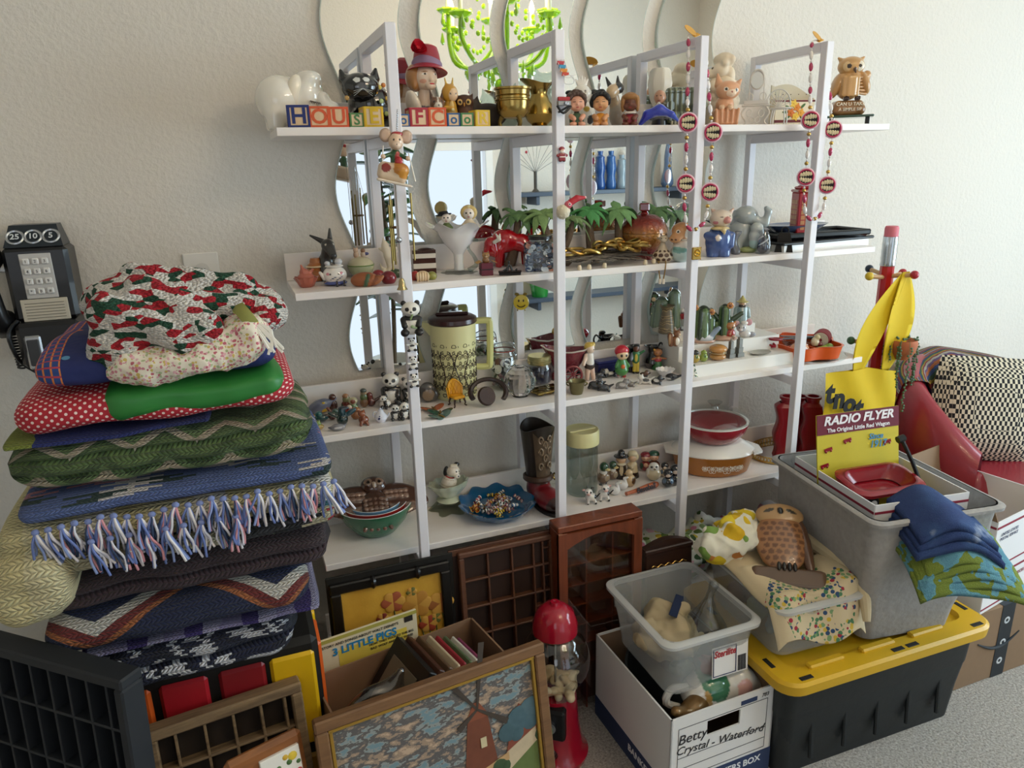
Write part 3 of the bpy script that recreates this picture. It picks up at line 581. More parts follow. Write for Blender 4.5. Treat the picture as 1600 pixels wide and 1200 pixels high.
obj('painted_leaf',[xf(sph((.08,.03,.006)),(x,-.138,z),(90,a,0))for x,z,a in((-.18,.42,30),(.2,.45,-40),(-.18,.2,-30),(.2,.18,40),(-.12,.55,70),(-.24,.32,0))],mat('#4a6b35',.6),t)
obj('painted_dot',[sph((.013,.006,.013),(-.42+.14*i,-.137,.05),6,4)for i in range(7)]+[sph((.013,.006,.013),(-.4+.2*i,.078,.72),6,4)for i in range(5)],mat('#3a2a20',.6),t)
OW='#c79a62'
p0=spot(1320,193,Z1,.07)
t=thing('display_stand','small dark green glass stand under the tan owl','stand',p0,facing(p0),1)
obj('glass_plate',box(.12,.09,.006,(.01,0,.022),.002),mat('#2f4a38',.1,coat=.5),t)
for s in(-1,1):
 for q in(-1,1):obj('foot',box(.01,.01,.019,(s*.045+.01,q*.03,.0095),.001),BLACK,t)
p=p0+np.array([0,0,.0253]);hh=height_at(p,90)
feath=[E_((.07*(i%4-1.5)-.02,-.245+.03*abs(i%4-1.5),.36+.055*(i//4)),(.05,.03,.045),OW)for i in range(24)]
t=thing('owl_bank','large tan ceramic owl perched on a log with raised lettering','figurine',p,facing(p)+18,hh)
blob('body',[E_((0,0,.55),(.24,.22,.28),OW),P_((0,0,.5),(.3,.3,.02),'#a97f4c'),E_((.24,-.02,.55),(.1,.2,.22),'#b98a52',(0,-20,0)),E_((-.22,.02,.52),(.08,.18,.22),'#b98a52',(0,15,0)),K_((.26,-.05,.42),(.3,0,.7),.05,.07,'#c08f55')]+feath,t,VC,48,.02)
blob('head',[E_((0,-.03,.84),(.23,.2,.17),'#c2955c'),K_((-.15,0,.93),(-.22,0,.99),.06,.02,OW),K_((.15,0,.93),(.22,0,.99),.06,.02,OW),E_((-.09,-.17,.83),(.085,.05,.085),'#d8b583'),E_((.1,-.17,.83),(.085,.05,.085),'#e6dcc8'),P_((-.09,-.21,.83),(.04,.05,.04),'#2a1a10'),P_((.1,-.21,.83),(.03,.05,.03),'#2a1a10'),K_((.01,-.2,.8),(.02,-.25,.72),.03,.015,'#4a3020')],t,VC,44,.02)
for i in range(6):blob('wing_feather',[K_((.02+.02*i,-.24+.01*i,.38+.05*i),(.27,-.12,.36+.06*i),.02,.03,'#b8874e')],t,VC,18,.01)
blob('log',[B_((0,0,.13),(.26,.19,.13),'#9b6f44',None,.08),E_((-.2,-.1,.1),(.1,.12,.1),'#8a6038'),E_((.2,-.1,.1),(.1,.12,.1),'#8a6038')],t,VC,36,.04)
for s in(-1,1):blob('claw',[E_((s*.1+.02+.03*i,-.18,.29),(.018,.05,.04),'#3a2418')for i in(-1,0,1)],t,VC,18,.01)
LW=mat('#f0e6d2',.5)
text('CAN U TAKE',.085,LW,t,(0,-.212,.19),(90,0,0),.008);text('A SIMPLE SIP',.075,LW,t,(0,-.212,.1),(90,0,0),.008)
# second shelf
p=spot(480,451,Z2,.025);s=37/ppm(p);t=thing('pink_glass_dish','small pink pressed glass covered dish at the shelf corner','dish',p,facing(p),s)
PKG=mat('#e0836c',.12,coat=.6,trans=.45,name='pink_glass')
obj('dish',lathe(bowlprof([(.25,0),(.3,.04),(.38,.2),(.5,.42)],.03),28,(0,0,0),lambda a,r,z:(r*(1+.04*math.cos(14*a)),z+.03*math.cos(7*a)*(z>.3))),PKG,t)
blob('lid',[E_((0,0,.4),(.36,.26,.2),'#e08a70'),E_((-.05,0,.62),(.2,.15,.16),'#e08a70'),K_((-.1,0,.7),(-.15,0,.92),.1,.04,'#e08a70'),K_((.15,0,.55),(.3,0,.72),.1,.05,'#e08a70')],t,PKG,30,.06,cut=.3)
DK='#35322e'
fig('donkey_planter','dark grey ceramic donkey with long ears behind the teapot','figurine',512,425,357,Z2,{'body':[E_((0,.02,.25),(.2,.2,.27),DK),K_((0,-.02,.4),(.04,-.1,.62),.13,.12,DK),K_((-.1,-.14,.25),(-.1,-.18,.03),.07,.06,DK),K_((.12,-.14,.25),(.12,-.18,.03),.07,.06,DK)],'head':dict(p=[E_((.04,-.1,.68),(.13,.14,.13),DK),K_((.06,-.2,.62),(.09,-.3,.5),.1,.075,'#3d3832'),K_((-.05,0,.76),(-.26,.05,.88),.055,.02,DK),K_((.1,0,.78),(.12,.02,.99),.055,.02,DK),P_((-.02,-.22,.71),.022,'#d8cdb8'),P_((.13,-.2,.71),.022,'#d8cdb8'),P_((.09,-.37,.52),(.06,.03,.02),'#15110f')],res=42)},rel=8,back=.055,res=36,k=.05)
p=spot(494,421,Z2,.0);hh=.052;t=thing('honey_pot','small brown ribbed beehive pot beside the grey donkey','pot',p,0,hh)
obj('pot',lathe([(0,0),(.3,0)]+[(.3+.13*math.sin(PI*(.2+.65*i/16))+(.02 if i%2 else 0),.02+.6*i/16)for i in range(17)]+[(0,.64)],24),mat('#a5622e',.25,coat=.5),t)
obj('rim',lathe([(.4,.6),(.45,.63),(.42,.67),(.35,.68)],24),mat('#e4c9a0',.3),t);obj('lid',lathe([(.36,.66),(.36,.72),(.26,.8),(.25,.9),(.2,1),(0,1.02)],24),mat('#b06a33',.25,coat=.5),t)
fig('face_teapot','white ceramic teapot man with painted face and blue trim','teapot',525,449,405,Z2,{'body':dict(p=[E_((0,0,.4),(.46,.4,.36),'#ece5dc'),E_((0,0,.1),(.46,.42,.1),'#3d4c8e'),P_((-.3,-.33,.48),(.07,.1,.06),'#d78a94'),P_((.24,-.36,.5),(.07,.1,.06),'#d78a94'),P_((-.2,-.38,.47),(.04,.1,.035),'#2a2024'),P_((.12,-.4,.48),(.04,.1,.035),'#2a2024')]+[P_((-.2+.09*i,-.42,.25+.05*(i%3)),(.06,.12,.02),'#3a3f6c')for i in range(7)],k=.04,res=44),'spout':[K_((-.4,-.05,.3),(-.55,-.08,.52),.1,.06,'#ece5dc')],'lid':[E_((0,0,.74),(.36,.32,.06),'#e6ded2'),E_((-.25,-.02,.86),(.11,.1,.09),'#b9bcc0'),E_((.18,-.02,.9),(.15,.13,.13),'#c4c4c6')],'leg':[K_((.02,-.46,.2),(.02,-.5,.04),.035,.03,'#1a1a22'),E_((.02,-.54,.035),(.06,.08,.035),'#1a1a22')],'leg.001':[K_((.3,-.4,.2),(.3,-.45,.04),.035,.03,'#1a1a22'),E_((.3,-.49,.035),(.06,.08,.035),'#1a1a22')]},rel=4,back=.035,k=.03,m=VG)
p=spot(565,430,Z2,.02);s=42/ppm(p);t=thing('green_sugar_bowl','pale green bowl with two little cats on its lid','bowl',p,facing(p),s)
CEL=mat('#b9bd95',.25,coat=.5,var=.3,bscale=5)
obj('bowl',lathe([(0,0),(.2,0),(.24,.04),(.42,.2),(.49,.38),(.48,.46),(0,.46)],28),CEL,t);obj('rim_stripe',lathe([(.49,.44),(.505,.46),(.49,.48)],28),mat('#6d8a44',.3),t)
obj('lid',lathe([(.48,.47),(.44,.58),(.3,.7),(.15,.75),(0,.76)],28),mat('#cdc39f',.25,coat=.5),t)
blob('cat_finial',[E_((-.14,0,.84),(.1,.1,.14),'#c7a48a'),E_((-.14,-.02,1.0),.09,'#d0ae94'),K_((-.2,0,1.06),(-.22,0,1.12),.03,.01,'#c7a48a'),K_((-.08,0,1.06),(-.07,0,1.12),.03,.01,'#c7a48a'),E_((.12,0,.84),(.1,.1,.13),'#c9b29c'),E_((.12,-.02,.98),.09,'#8a6248'),E_((.24,-.02,.86),(.09,.06,.06),'#4a4a78')],t,VC,30,.02,cut=None)
fig('ivory_dolphin','ivory dolphin leaping from a coral base beside the post','figurine',605,428,370,Z2,{'base':[E_((.05,0,.05),(.22,.15,.07),'#d9cbb0'),E_((-.08,0,.12),(.07,.07,.1),'#e0d3ba'),E_((.16,0,.12),(.08,.07,.08),'#d6c8ac'),K_((.02,0,.08),(.06,0,.2),.06,.05,'#d9cbb0'),K_((-.1,0,.1),(-.16,0,.3),.03,.02,'#ddcfb5')],'body':[K_((.06,0,.15),(.06,0,.5),.04,.11,'#ddd0b8'),K_((.06,0,.5),(0,0,.78),.11,.1,'#e2d6bf'),K_((0,0,.78),(-.04,-.02,.97),.09,.025,'#e2d6bf'),E_((-.12,0,.68),(.09,.03,.04),'#ddd0b8',(0,40,0)),E_((.17,0,.66),(.1,.03,.04),'#ddd0b8',(0,-40,0))]},back=.01,k=.04,m=vcmat(.4,.2))
def lump(name,lab,px,py,w,h,d,col,rel=0,extra=None,back=.012,m=None):
 p=spot(px,py,Z2,back);q=ppm(p);t=thing(name,lab,'ornament',p,facing(p)+rel,1)
 pr=[E_((0,0,h/q*.42),(w/q/2,d/q/2,h/q*.56),col)]+(extra(1/q)if extra else[]);blob('body',pr,t,m or VC,30,.003);return t
lump('squash_ornament','brown and green ceramic squash shell at the shelf edge',571,448,44,22,26,'#9a5a34',0,lambda u:[E_((3*u+i*6*u,-8*u,9*u),(4*u,8*u,11*u),('#4f6a4c','#a8643c','#8d5030','#b36d42')[i],(0,20+10*i,0))for i in range(4)],m=vcmat(.5,.1))
for i,(a,b)in enumerate(((594,'left'),(606,'right'))):pass
lump('red_apple','shiny dark red apple half lying beside the squash',608,444,24,20,22,'#7d1622')
lump('red_pepper','smaller dark red ceramic fruit tucked behind the apple half',592,440,20,16,18,'#8a1a24',back=.03)
lump('green_pepper','dark green ceramic vegetable behind the hanging bell',619,436,22,14,16,'#36492c',back=.025)
lump('tomato_ornament','small red ceramic tomato under the cake slice',649,439,14,15,14,'#a5281f')
lump('shell_ornament','cream ribbed ceramic shell under the cake slice',661,440,22,16,16,'#d9b98e',0,lambda u:[E_((-8*u+4*u*i,-5*u,6*u),(1.6*u,5*u,8*u),'#e2c69e')for i in range(5)])
lump('corn_ornament','olive ceramic corn cob under the cake slice',675,438,16,13,14,'#8b8a3c')
p=spot(664,432,Z2,.055);hh=height_at(p,387);t=thing('cake_slice','slice of chocolate layer cake ornament with white filling','ornament',p,facing(p)+8,hh)
CK=mat('#4a2419',.7,bump=.8,bscale=40);CR_=mat('#e9e2d6',.5);FR=mat('#3a1a12',.35,bump=.5,bscale=25)
wedge=[(-.45,-.25),(.42,-.32),(.42,.3),(-.45,-.1)]
def wz(z0,z1,g=0):return prism([(x*(1+g),y*(1+g))for x,y in wedge],z0,z1)
obj('cake_layer',wz(0,.22),CK,t);obj('cream_layer',wz(.22,.42,.01),CR_,t);obj('cake_layer',wz(.42,.62),CK,t);obj('cream_layer',wz(.62,.8,.01),CR_,t);obj('frosting',[wz(.8,.93,.03),sph((.3,.2,.07),(.05,-.03,.93),16,6)],FR,t)
p=spot(718,430,Z2,.045);hh=height_at(p,343);t=thing('milk_glass_compote','white ruffled milk glass compote on a clear glass swan stem','compote',p,facing(p),hh)
MILK=mat('#f2efee',.15,coat=.8)
def ruf(a,r,z):
 q=max(0,(z-.6)/.4);return(r*(1+.12*q*math.cos(6*a)),z+.07*q*math.cos(6*a+.6))
obj('ruffled_bowl',lathe(bowlprof([(.1,.36),(.14,.42),(.26,.55),(.35,.72),(.42,.84),(.56,.92)],.02),60,(0,0,0),ruf),MILK,t)
obj('stem',lathe([(.1,.05),(.09,.2),(.1,.37),(0,.37)],20),mat('#e8e6e2',.1,coat=.8),t)
CG=glass('#f2f5f4')
obj('clear_foot',lathe([(0,.05),(.15,.06),(.3,.03),(.33,0),(0,0)],28,(0,0,0),lambda a,r,z:(r*(1+.12*math.cos(8*a)),z)),CG,t)
obj('swan_neck',tube([(.18,-.1,.05),(.33,-.12,.15),(.3,-.12,.3),(.2,-.12,.45),(.2,-.12,.58),(.28,-.12,.64),(.38,-.12,.6)],[.05,.045,.035,.03,.03,.04,.02],10),glass('#dfe6e4'),t)
base=p
def bowl_doll(lab,dx,top,hatcol,bodycol,hairc,hat):
 q=p+np.array([dx,-.005,hh*.66]);s=height_at(q,top)
 d=thing('bowl_doll',lab,'doll',q,facing(p)-5,s,'dolls in the compote')
 blob('body',[E_((0,0,.3),(.22,.17,.3),bodycol),K_((-.18,-.05,.4),(-.1,-.16,.25),.06,.05,bodycol),K_((.18,-.05,.4),(.1,-.16,.25),.06,.05,bodycol)],d,VM,26,.05,cut=None)
 blob('head',[E_((0,0,.74),(.18,.16,.18),'#f0e2d4'),E_((0,-.16,.72),.025,'#eacdb8'),P_((-.07,-.15,.77),(.03,.05,.03),'#1a1412'),P_((.07,-.15,.77),(.03,.05,.03),'#1a1412'),P_((0,-.15,.65),(.045,.05,.015),'#a8323a')],d,VM,32,.02)
 if hat:obj('hat',lathe([(.3,.88),(.31,.895),(.2,.9),(.17,1.0),(0,1.02)],24),mat('#15120f',.5),d,rot=(-10,-8,0))
 else:
  r2=random.Random(4);blob('hair',[E_((.19*math.cos(a),.05,.78+.16*math.sin(a)),.085,hairc)for a in np.linspace(-.9,PI+.9,12)]+[E_((0,.1,.8),(.2,.12,.2),hairc),E_((0,0,.97),(.05,.05,.06),'#e8d4a0')],d,VM,30,.03)
bowl_doll('doll with black hat and green shirt sitting in the compote',-.027,330,0,'#5f7041',0,True)
bowl_doll('blond curly doll sitting on the right inside the compote',.028,321,0,'#e3d2b5','#dcbf7c',False)
RB='#b3101c'
p=spot(797,421,Z2,.055);hh=height_at(p,355);t=thing('buffalo_bank','glossy red ceramic buffalo with white horns','figurine',p,facing(p)+4,hh)
blob('body',[E_((-.12,0,.66),(.36,.27,.31),RB),E_((.3,0,.6),(.26,.22,.24),RB),K_((-.28,-.12,.45),(-.3,-.14,.06),.13,.09,RB),K_((-.22,.14,.45),(-.22,.14,.06),.13,.09,RB),K_((.42,-.12,.5),(.42,-.13,.06),.11,.08,RB),K_((.4,.14,.5),(.4,.14,.06),.11,.08,RB)],t,VG,56,.1)
blob('head',[E_((-.48,-.1,.58),(.19,.18,.21),RB),E_((-.56,-.14,.42),(.13,.12,.13),RB),E_((-.4,-.18,.4),(.1,.1,.14),RB)],t,VG,36,.08)
blob('horn',[K_((-.4,-.29,.66),(-.28,-.33,.73),.05,.045,'#e9e2d2'),K_((-.28,-.33,.73),(-.26,-.34,.86),.045,.02,'#e9e2d2'),K_((-.28,-.33,.73),(-.36,-.34,.87),.04,.02,'#e9e2d2')],t,VG,24,.03)
obj('tail',tube([(.5,0,.7),(.6,-.02,.9),(.74,-.03,1.0),(.86,-.04,.9),(.86,-.04,.72)],[.07,.06,.05,.05,.055],10),mat(RB,.12,coat=1),t)
p=spot(760,432,Z2,.022);hh=height_at(p,392);t=thing('jack_in_the_box','tiny cat popping out of a dark red checked box','toy',p,facing(p)+12,hh)
obj('toy_box',box(.5,.5,.52,(0,0,.26),.02),mat('#6e2a3c',.5,var=.5,bscale=14),t);obj('band',box(.52,.52,.05,(0,0,.26)),mat('#2a1a1c',.5),t)
obj('flap',[xf(box(.2,.5,.02),(s*.33,0,.56),(0,s*25,0))for s in(-1,1)],mat('#b98a4a',.6),t)
blob('cat',[E_((0,0,.62),(.15,.14,.16),'#8a5f34'),E_((0,-.03,.82),(.16,.14,.12),'#a0743f'),K_((-.1,0,.9),(-.13,0,1.0),.05,.015,'#7a522c'),K_((.1,0,.9),(.13,0,1.0),.05,.015,'#7a522c'),P_((-.06,-.16,.84),.025,'#141010'),P_((.06,-.16,.84),.025,'#141010'),P_((0,-.16,.77),(.05,.05,.03),'#e4d2b2')],t,VC,28,.03,cut=.5)
p=spot(797,431,Z2,.014);s=36/ppm(p);t=thing('iron_miniature','tiny black iron tray ornament with two figures on it','ornament',p,facing(p),s)
obj('tray',[box(.95,.4,.12,(0,0,.07),.03),box(1,.45,.04,(0,0,.15),.015)],mat('#1f1a16',.4,.3),t)
blob('figures',[K_((-.12,0,.15),(-.05,0,.5),.06,.04,'#1c1815'),E_((-.04,0,.56),.06,'#1c1815'),K_((.1,0,.15),(.02,0,.42),.06,.04,'#1c1815'),K_((-.3,0,.16),(-.1,0,.3),.05,.04,'#1c1815'),K_((.2,0,.15),(.3,0,.25),.05,.04,'#1c1815')],t,VC,26,.02)
p=spot(844,426,Z2,.04);w=50/ppm(p);hh=height_at(p,368);t=thing('button_jar','square glass jar of dark blue and silver buttons with black lid','jar',p,facing(p)+6,1)
obj('glass_wall',[box(w,w*.8,hh*.8,(0,0,hh*.4),.008)],glass('#f4f8fa'),t);obj('shoulder',lathe([(w*.45,hh*.79),(w*.34,hh*.88),(w*.34,hh*.9)],24),glass('#e4ecef'),t)
obj('lid',lathe([(0,hh),(w*.36,hh),(w*.37,hh*.98),(w*.37,hh*.9),(0,hh*.9)],28),BLACK,t)
rr=random.Random(5);cols=['#1f2a44','#39465e','#8b98a8','#c9ced3','#16181f','#4a5a7a','#a8705e','#5f6f86']
disc=lathe([(0,-.0014),(.0062,-.0014),(.0068,0),(.0062,.0014),(.004,.001),(0,.001)],10)
dms=[mesh('button',disc,mat(c,.15,coat=.8))for c in cols]
for i in range(190):
 face_=rr.random()
 if face_<.6:q=(rr.uniform(-.44,.44)*w,-w*.4+.004+rr.uniform(0,.004),rr.uniform(.04,.76)*hh);ro=(90+rr.uniform(-30,30),rr.uniform(-30,30),0)
 elif face_<.8:q=(-w*.5+.005,rr.uniform(-.36,.36)*w,rr.uniform(.04,.76)*hh);ro=(rr.uniform(-30,30),90+rr.uniform(-30,30),0)
 else:q=(rr.uniform(-.44,.44)*w,rr.uniform(-.3,.34)*w,rr.uniform(.2,.78)*hh);ro=(rr.uniform(0,180),rr.uniform(0,90),0)
 obj('button',rr.choice(dms),None,t,q,ro)
obj('fill',box(w*.86,w*.66,hh*.72,(0,0,hh*.38),.004),mat('#1a2233',.4,var=.8,bscale=90),t)
def palm(px,py,tp,lab,sc=1,lean=.1,y=-.12,col='#5b7a45'):
 p=ony(px,py,y);p=np.array([p[0],y,Z2]);hh=height_at(p,tp);t=thing('palm_tree_ornament',lab,'ornament',p,facing(p),hh,'palm tree ornaments along the second shelf')
 obj('trunk',tube([(lean*(1-q)**2*1.6,0,q*.78)for q in np.linspace(0.0,1,9)],[.1-.045*q for q in np.linspace(0,1,9)],10),mat('#6d5a48',.8,bump=.6,bscale=20),t)
 r=random.Random(px)
 for i in range(13):
  a=2*PI*i/13+r.uniform(-.15,.15);L=r.uniform(.36,.46)*sc;dr=r.uniform(.12,.42)
  def fr(u,v):
   x=u*L;wd=.085*math.sin(PI*min(1,u*.93+.07))*(v-.5)*2;z=.82+.2*u-dr*1.5*u*u
   if a<PI and math.sin(a)>0.2:z+=.14*u
   return(x*math.cos(a)-wd*math.sin(a),(x*math.sin(a)+wd*math.cos(a))*.55,z-abs(v-.5)*.05)
  g=grid(fr,9,3);g2=([(a_,b_,c_-.012)for a_,b_,c_ in g[0]],[tuple(q[::-1])for q in g[1]])
  obj('frond',[g,g2],mat(['#5f7d48','#4b6a3a','#3f5c38'][i%3]if col is None else col,.75,bump=.3,bscale=40),t)
palm(810,392,318,'dark green palm tree leftmost, behind the red buffalo',.8,-.1,-.095,'#5f8050')
palm(850,408,317,'olive green palm tree behind the button jar',1.0,.25,-.13,'#82a064')
palm(893,405,327,'olive palm tree standing just right of the post',.9,-.25,-.14,'#7a9460')
palm(920,384,312,'bright green small palm tree beside the red-beaked bird',.85,.05,-.095,'#559a58')
palm(965,400,311,'green palm tree left of the amber candy dish',.95,.05,-.12,'#7aa568')
palm(1026,384,313,'dark palm tree right behind the amber candy dish',.85,0,-.092,'#668a5a')
palm(1058,398,319,'grey green palm tree behind the cow creamer',.9,0,-.1,'#86a888')
p=spot(930,412,Z2,.03);p[1]=-.19;p=np.array([ony(945,412,-.19)[0],-.19,Z2]);t=thing('twig_mat','mat of thin grey twigs with pale bead feet at the shelf edge','ornament',p,0,1)
rr=random.Random(11)
for i in range(70):
 y=rr.uniform(-.05,.05);x0=rr.uniform(-.13,-.02);L=rr.uniform(.08,.18);a=rr.uniform(-.35,.35)
 obj('twig',tube([(x0,y,.012+rr.uniform(0,.016)),(x0+L*.5,y+a*L*.5+rr.uniform(-.005,.005),.014+rr.uniform(0,.016)),(x0+L,y+a*L,.012+rr.uniform(0,.012))],.0013,4),mat(['#5d5348','#4a4138','#7b7062'][i%3],.8),t)
for x,y in((-.1,-.06),(-.075,-.062),(-.03,-.055),(.08,-.06),(.11,-.05),(.0,.04)):obj('bead',lathe([(0,0),(.005,.001),(.0055,.006),(.004,.012),(0,.013)],10,(x,y,0)),mat('#ddc9a8',.5),t)
gp=p+np.array([.0,.0,.028]);t=thing('gold_chain','coiled gold chain of big oval links lying on the twig mat','jewelry',gp,0,1)
for i,(x,y,z,a,r)in enumerate([(-.115,-.02,.004,20,.022),(-.085,-.01,.009,-30,.024),(-.05,-.025,.004,10,.026),(-.015,-.01,.009,60,.02),(.005,-.015,.02,0,.018),(.03,.0,.01,-20,.026),(.045,.015,.022,30,.022),(.065,-.01,.006,0,.028),(.075,.01,.018,-45,.026),(.095,-.015,.012,20,.026),(.035,-.025,.012,80,.018),(-.01,.015,.016,40,.022)]):
 obj('link',xf(tube([(r*math.cos(b),r*.62*math.sin(b),.003*math.sin(2*b))for b in np.linspace(0,2*PI,18,endpoint=False)],.0042,7,True),(x,y,z+.004),(rr.uniform(-12,12),rr.uniform(-12,12),a)),GOLD,t)
p=spot(1005,402,Z2,.05);p[1]=-.135;p=np.array([ony(1005,402,-.135)[0],-.135,Z2]);hh=height_at(p,316);w=73/ppm(p)/hh/2
AMB=NT('amber_carnival_glass');v=AMB.n('ShaderNodeSeparateXYZ');AMB.l(AMB.coord('Object'),v.inputs[0]);AMB.col(AMB.ramp(v.outputs[2],[(.0,'#6a1008'),(.16,'#8c1a0c'),(.24,'#9a5a20'),(.45,'#a8712c'),(.62,'#8e3218'),(.8,'#7c140c')]));nset(AMB.b,'Roughness',.28);nset(AMB.b,'Metallic',.35);nset(AMB.b,'Coat Weight',.8);AMB.bump(AMB.noise(16).outputs[0],.25,.03);AMB=AMB.m
t=thing('amber_candy_dish','round amber red carnival glass candy dish with lid and square knob','dish',p,facing(p),hh)
obj('bowl',lathe([(0,0),(w*.62,0),(w*.6,.03),(w*.5,.1),(w*.7,.2),(w*.95,.34),(w,.45),(w*.98,.47),(0,.47)],40),AMB,t)
obj('lid',lathe([(w*1.0,.475),(w*1.0,.5),(w*.97,.56),(w*.8,.7),(w*.45,.78),(w*.15,.8),(0,.8)],40),AMB,t)
obj('knob',[lathe([(w*.2,.79),(w*.14,.83),(w*.1,.86),(0,.86)],16),box(w*.42,w*.42,.14,(0,0,.92),.02)],mat('#8a130c',.1,coat=.8,trans=.3),t)
p=spot(1034,434,Z2,.02);p[1]=-.232;p=np.array([ony(1034,433,-.228)[0],-.228,Z2]);hh=height_at(p,364)
GI='#c9b79c'
rr=random.Random(8)
spots_=[P_((.34*math.sin(a)*(1-.45*z),-.34*math.cos(a)*(1-.45*z),z),(.085,.085,.07),'#4e3224')for z,aa in((.1,(-1.2,-.5,.15,.8)),(.27,(-.9,-.2,.5,1.2)),(.43,(-1.1,-.4,.3,1.0)),(.58,(-.6,.2,.9)))for a in aa]
t=thing('giraffe_pot','spotted ceramic giraffe sitting on the shelf edge with dangling rope legs','figurine',p,facing(p),hh)
blob('body',[E_((0,0,.2),(.36,.3,.24),GI),K_((0,0,.35),(0,0,.62),.22,.1,GI)]+spots_,t,vcmat(.4,.2),48,.08)
blob('head',[E_((.02,-.04,.8),(.15,.13,.12),GI),E_((.03,-.15,.76),(.09,.08,.06),'#d9c9b0'),E_((-.17,0,.82),(.06,.03,.035),'#a98e70'),E_((.2,0,.82),(.06,.03,.035),'#a98e70'),K_((-.06,0,.9),(-.08,0,.97),.025,.025,'#5a3c2a'),K_((.09,0,.9),(.11,0,.97),.025,.025,'#5a3c2a'),P_((-.05,-.15,.83),.022,'#1c130e'),P_((.09,-.15,.83),.022,'#1c130e')],t,vcmat(.4,.2),34,.04)
for s in(-1,1):
 obj('rope_leg',tube([(s*.1,-.2,.08),(s*.12,-.34,.0),(s*.1,-.36,-.25),(s*.06,-.36,-.52)],.022,6),mat('#a8854e',.9,bump=.8,bscale=60),t)
 obj('hoof',lathe([(0,-.7),(.05,-.7),(.05,-.56),(.03,-.52),(0,-.52)],12,(s*.06,-.36,0)),mat('#e3d8c6',.4),t)
fig('cow_creamer','orange and white cow figurine behind the giraffe and post','figurine',1062,424,341,Z2,{'body':[E_((.02,0,.2),(.26,.24,.22),'#cfe0d6'),E_((.05,-.1,.36),(.22,.18,.14),'#e9dfd0'),P_((0,-.22,.3),(.2,.1,.08),'#8fc0b4')],'head':dict(p=[E_((.03,-.05,.72),(.24,.2,.2),'#c98a55'),E_((-.1,-.22,.55),(.13,.12,.09),'#d9a06c'),K_((-.0,-.15,.7),(-.08,-.22,.58),.14,.12,'#d0935e'),P_((-.02,-.28,.72),(.05,.1,.04),'#f0e6d6'),P_((-.02,-.3,.72),.03,'#1a120d'),P_((-.15,-.33,.54),(.03,.04,.02),'#5a2c1c'),P_((-.06,-.35,.54),(.03,.04,.02),'#5a2c1c'),E_((.26,0,.72),(.1,.05,.06),'#c07d48'),P_((.2,-.2,.6),(.08,.12,.2),'#ece0d0')],res=44)},rel=-10,back=.03)
PG='#ddc9b4';BL='#3a5590'
p=np.array([ony(1121,403,-.205)[0],-.205,Z2]);hh=height_at(p,326);t=thing('pig_cookie_jar','ceramic pig in blue overalls with a yellow kerchief','figurine',p,facing(p)+12,hh)
blob('body',[E_((0,0,.33),(.28,.25,.33),BL),K_((-.12,-.03,.12),(-.12,-.05,.04),.14,.13,BL),K_((.12,-.03,.12),(.12,-.05,.04),.14,.13,BL),K_((-.25,-.05,.45),(-.1,-.25,.42),.08,.07,'#4a66a0'),E_((-.08,-.27,.42),(.07,.06,.06),PG),K_((.26,-.05,.45),(.24,-.12,.25),.08,.07,BL),P_((0,-.28,.02),(.02,.3,.16),'#2a3f70')],t,VG,44,.05)
blob('kerchief',[E_((.0,-.1,.6),(.2,.16,.05),'#d9bf82'),K_((.05,-.24,.57),(.06,-.26,.5),.06,.02,'#d9bf82')],t,VG,26,.03)
blob('head',[E_((.02,-.02,.8),(.24,.21,.19),PG),E_((.12,-.22,.77),(.08,.07,.07),'#cf8a80'),K_((-.12,0,.93),(-.18,0,.99),.06,.02,'#d4b09c'),K_((.2,0,.9),(.28,0,.99),.06,.02,'#d4b09c'),P_((-.12,-.18,.72),(.06,.08,.04),'#c9767a'),P_((-.0,-.21,.84),(.035,.06,.01),'#3a2a26'),P_((.18,-.17,.85),(.03,.06,.01),'#3a2a26')],t,VG,40,.04)
EG='#a9b0ae'
p=np.array([ony(1160,396,-.15)[0],-.15,Z2]);hh=height_at(p,320);t=thing('grey_elephant','pale grey ceramic elephant with raised trunk holding a baby','figurine',p,facing(p)+20,hh)
blob('body',[E_((-.05,.02,.45),(.28,.25,.32),EG),K_((-.15,-.05,.25),(-.15,-.08,.06),.12,.11,EG),K_((.12,-.05,.25),(.12,-.08,.06),.12,.11,EG)],t,VG,36,.07)
blob('head',[E_((.0,-.08,.78),(.25,.23,.21),EG),E_((-.24,-.02,.72),(.14,.06,.17),'#9aa2a2'),K_((.18,-.2,.68),(.36,-.25,.62),.1,.08,EG),K_((.36,-.25,.62),(.42,-.25,.86),.08,.07,EG),K_((.42,-.25,.86),(.36,-.26,.93),.06,.05,EG),P_((.14,-.27,.8),.025,'#1d1d1f')],t,VG,40,.06)
blob('baby',[E_((.15,-.28,.35),(.14,.12,.16),'#b4bab6'),E_((.17,-.3,.53),(.14,.12,.12),'#b4bab6'),K_((.24,-.38,.48),(.28,-.4,.34),.05,.035,'#b4bab6'),E_((.14,-.3,.2),(.12,.1,.12),'#a5c0b8')],t,VG,32,.04)
blob('base',[E_((.05,-.2,.06),(.2,.16,.07),'#9aa468')],t,VC,22,.02)
fig('seal_figurine','dark grey curved seal figurine between the pig and the elephant','figurine',1147,399,358,Z2,{'body':[K_((.05,0,.1),(-.1,0,.45),.2,.17,'#5a5b60'),K_((-.1,0,.45),(.05,0,.8),.17,.13,'#6a6b70'),K_((.05,0,.8),(.22,0,.88),.12,.05,'#6a6b70')]},back=.02,k=.08,m=VG)
p=spot(1191,398,Z2,.022);hh=height_at(p,357);t=thing('glass_paperweight','egg shaped glass paperweight with dark blue and white swirls','ornament',p,0,hh)
obj('clear_shell',lathe([(0,0),(.27,0),(.31,.08),(.33,.35),(.29,.65),(.18,.9),(0,1)],24),glass('#e6eaef'),t)
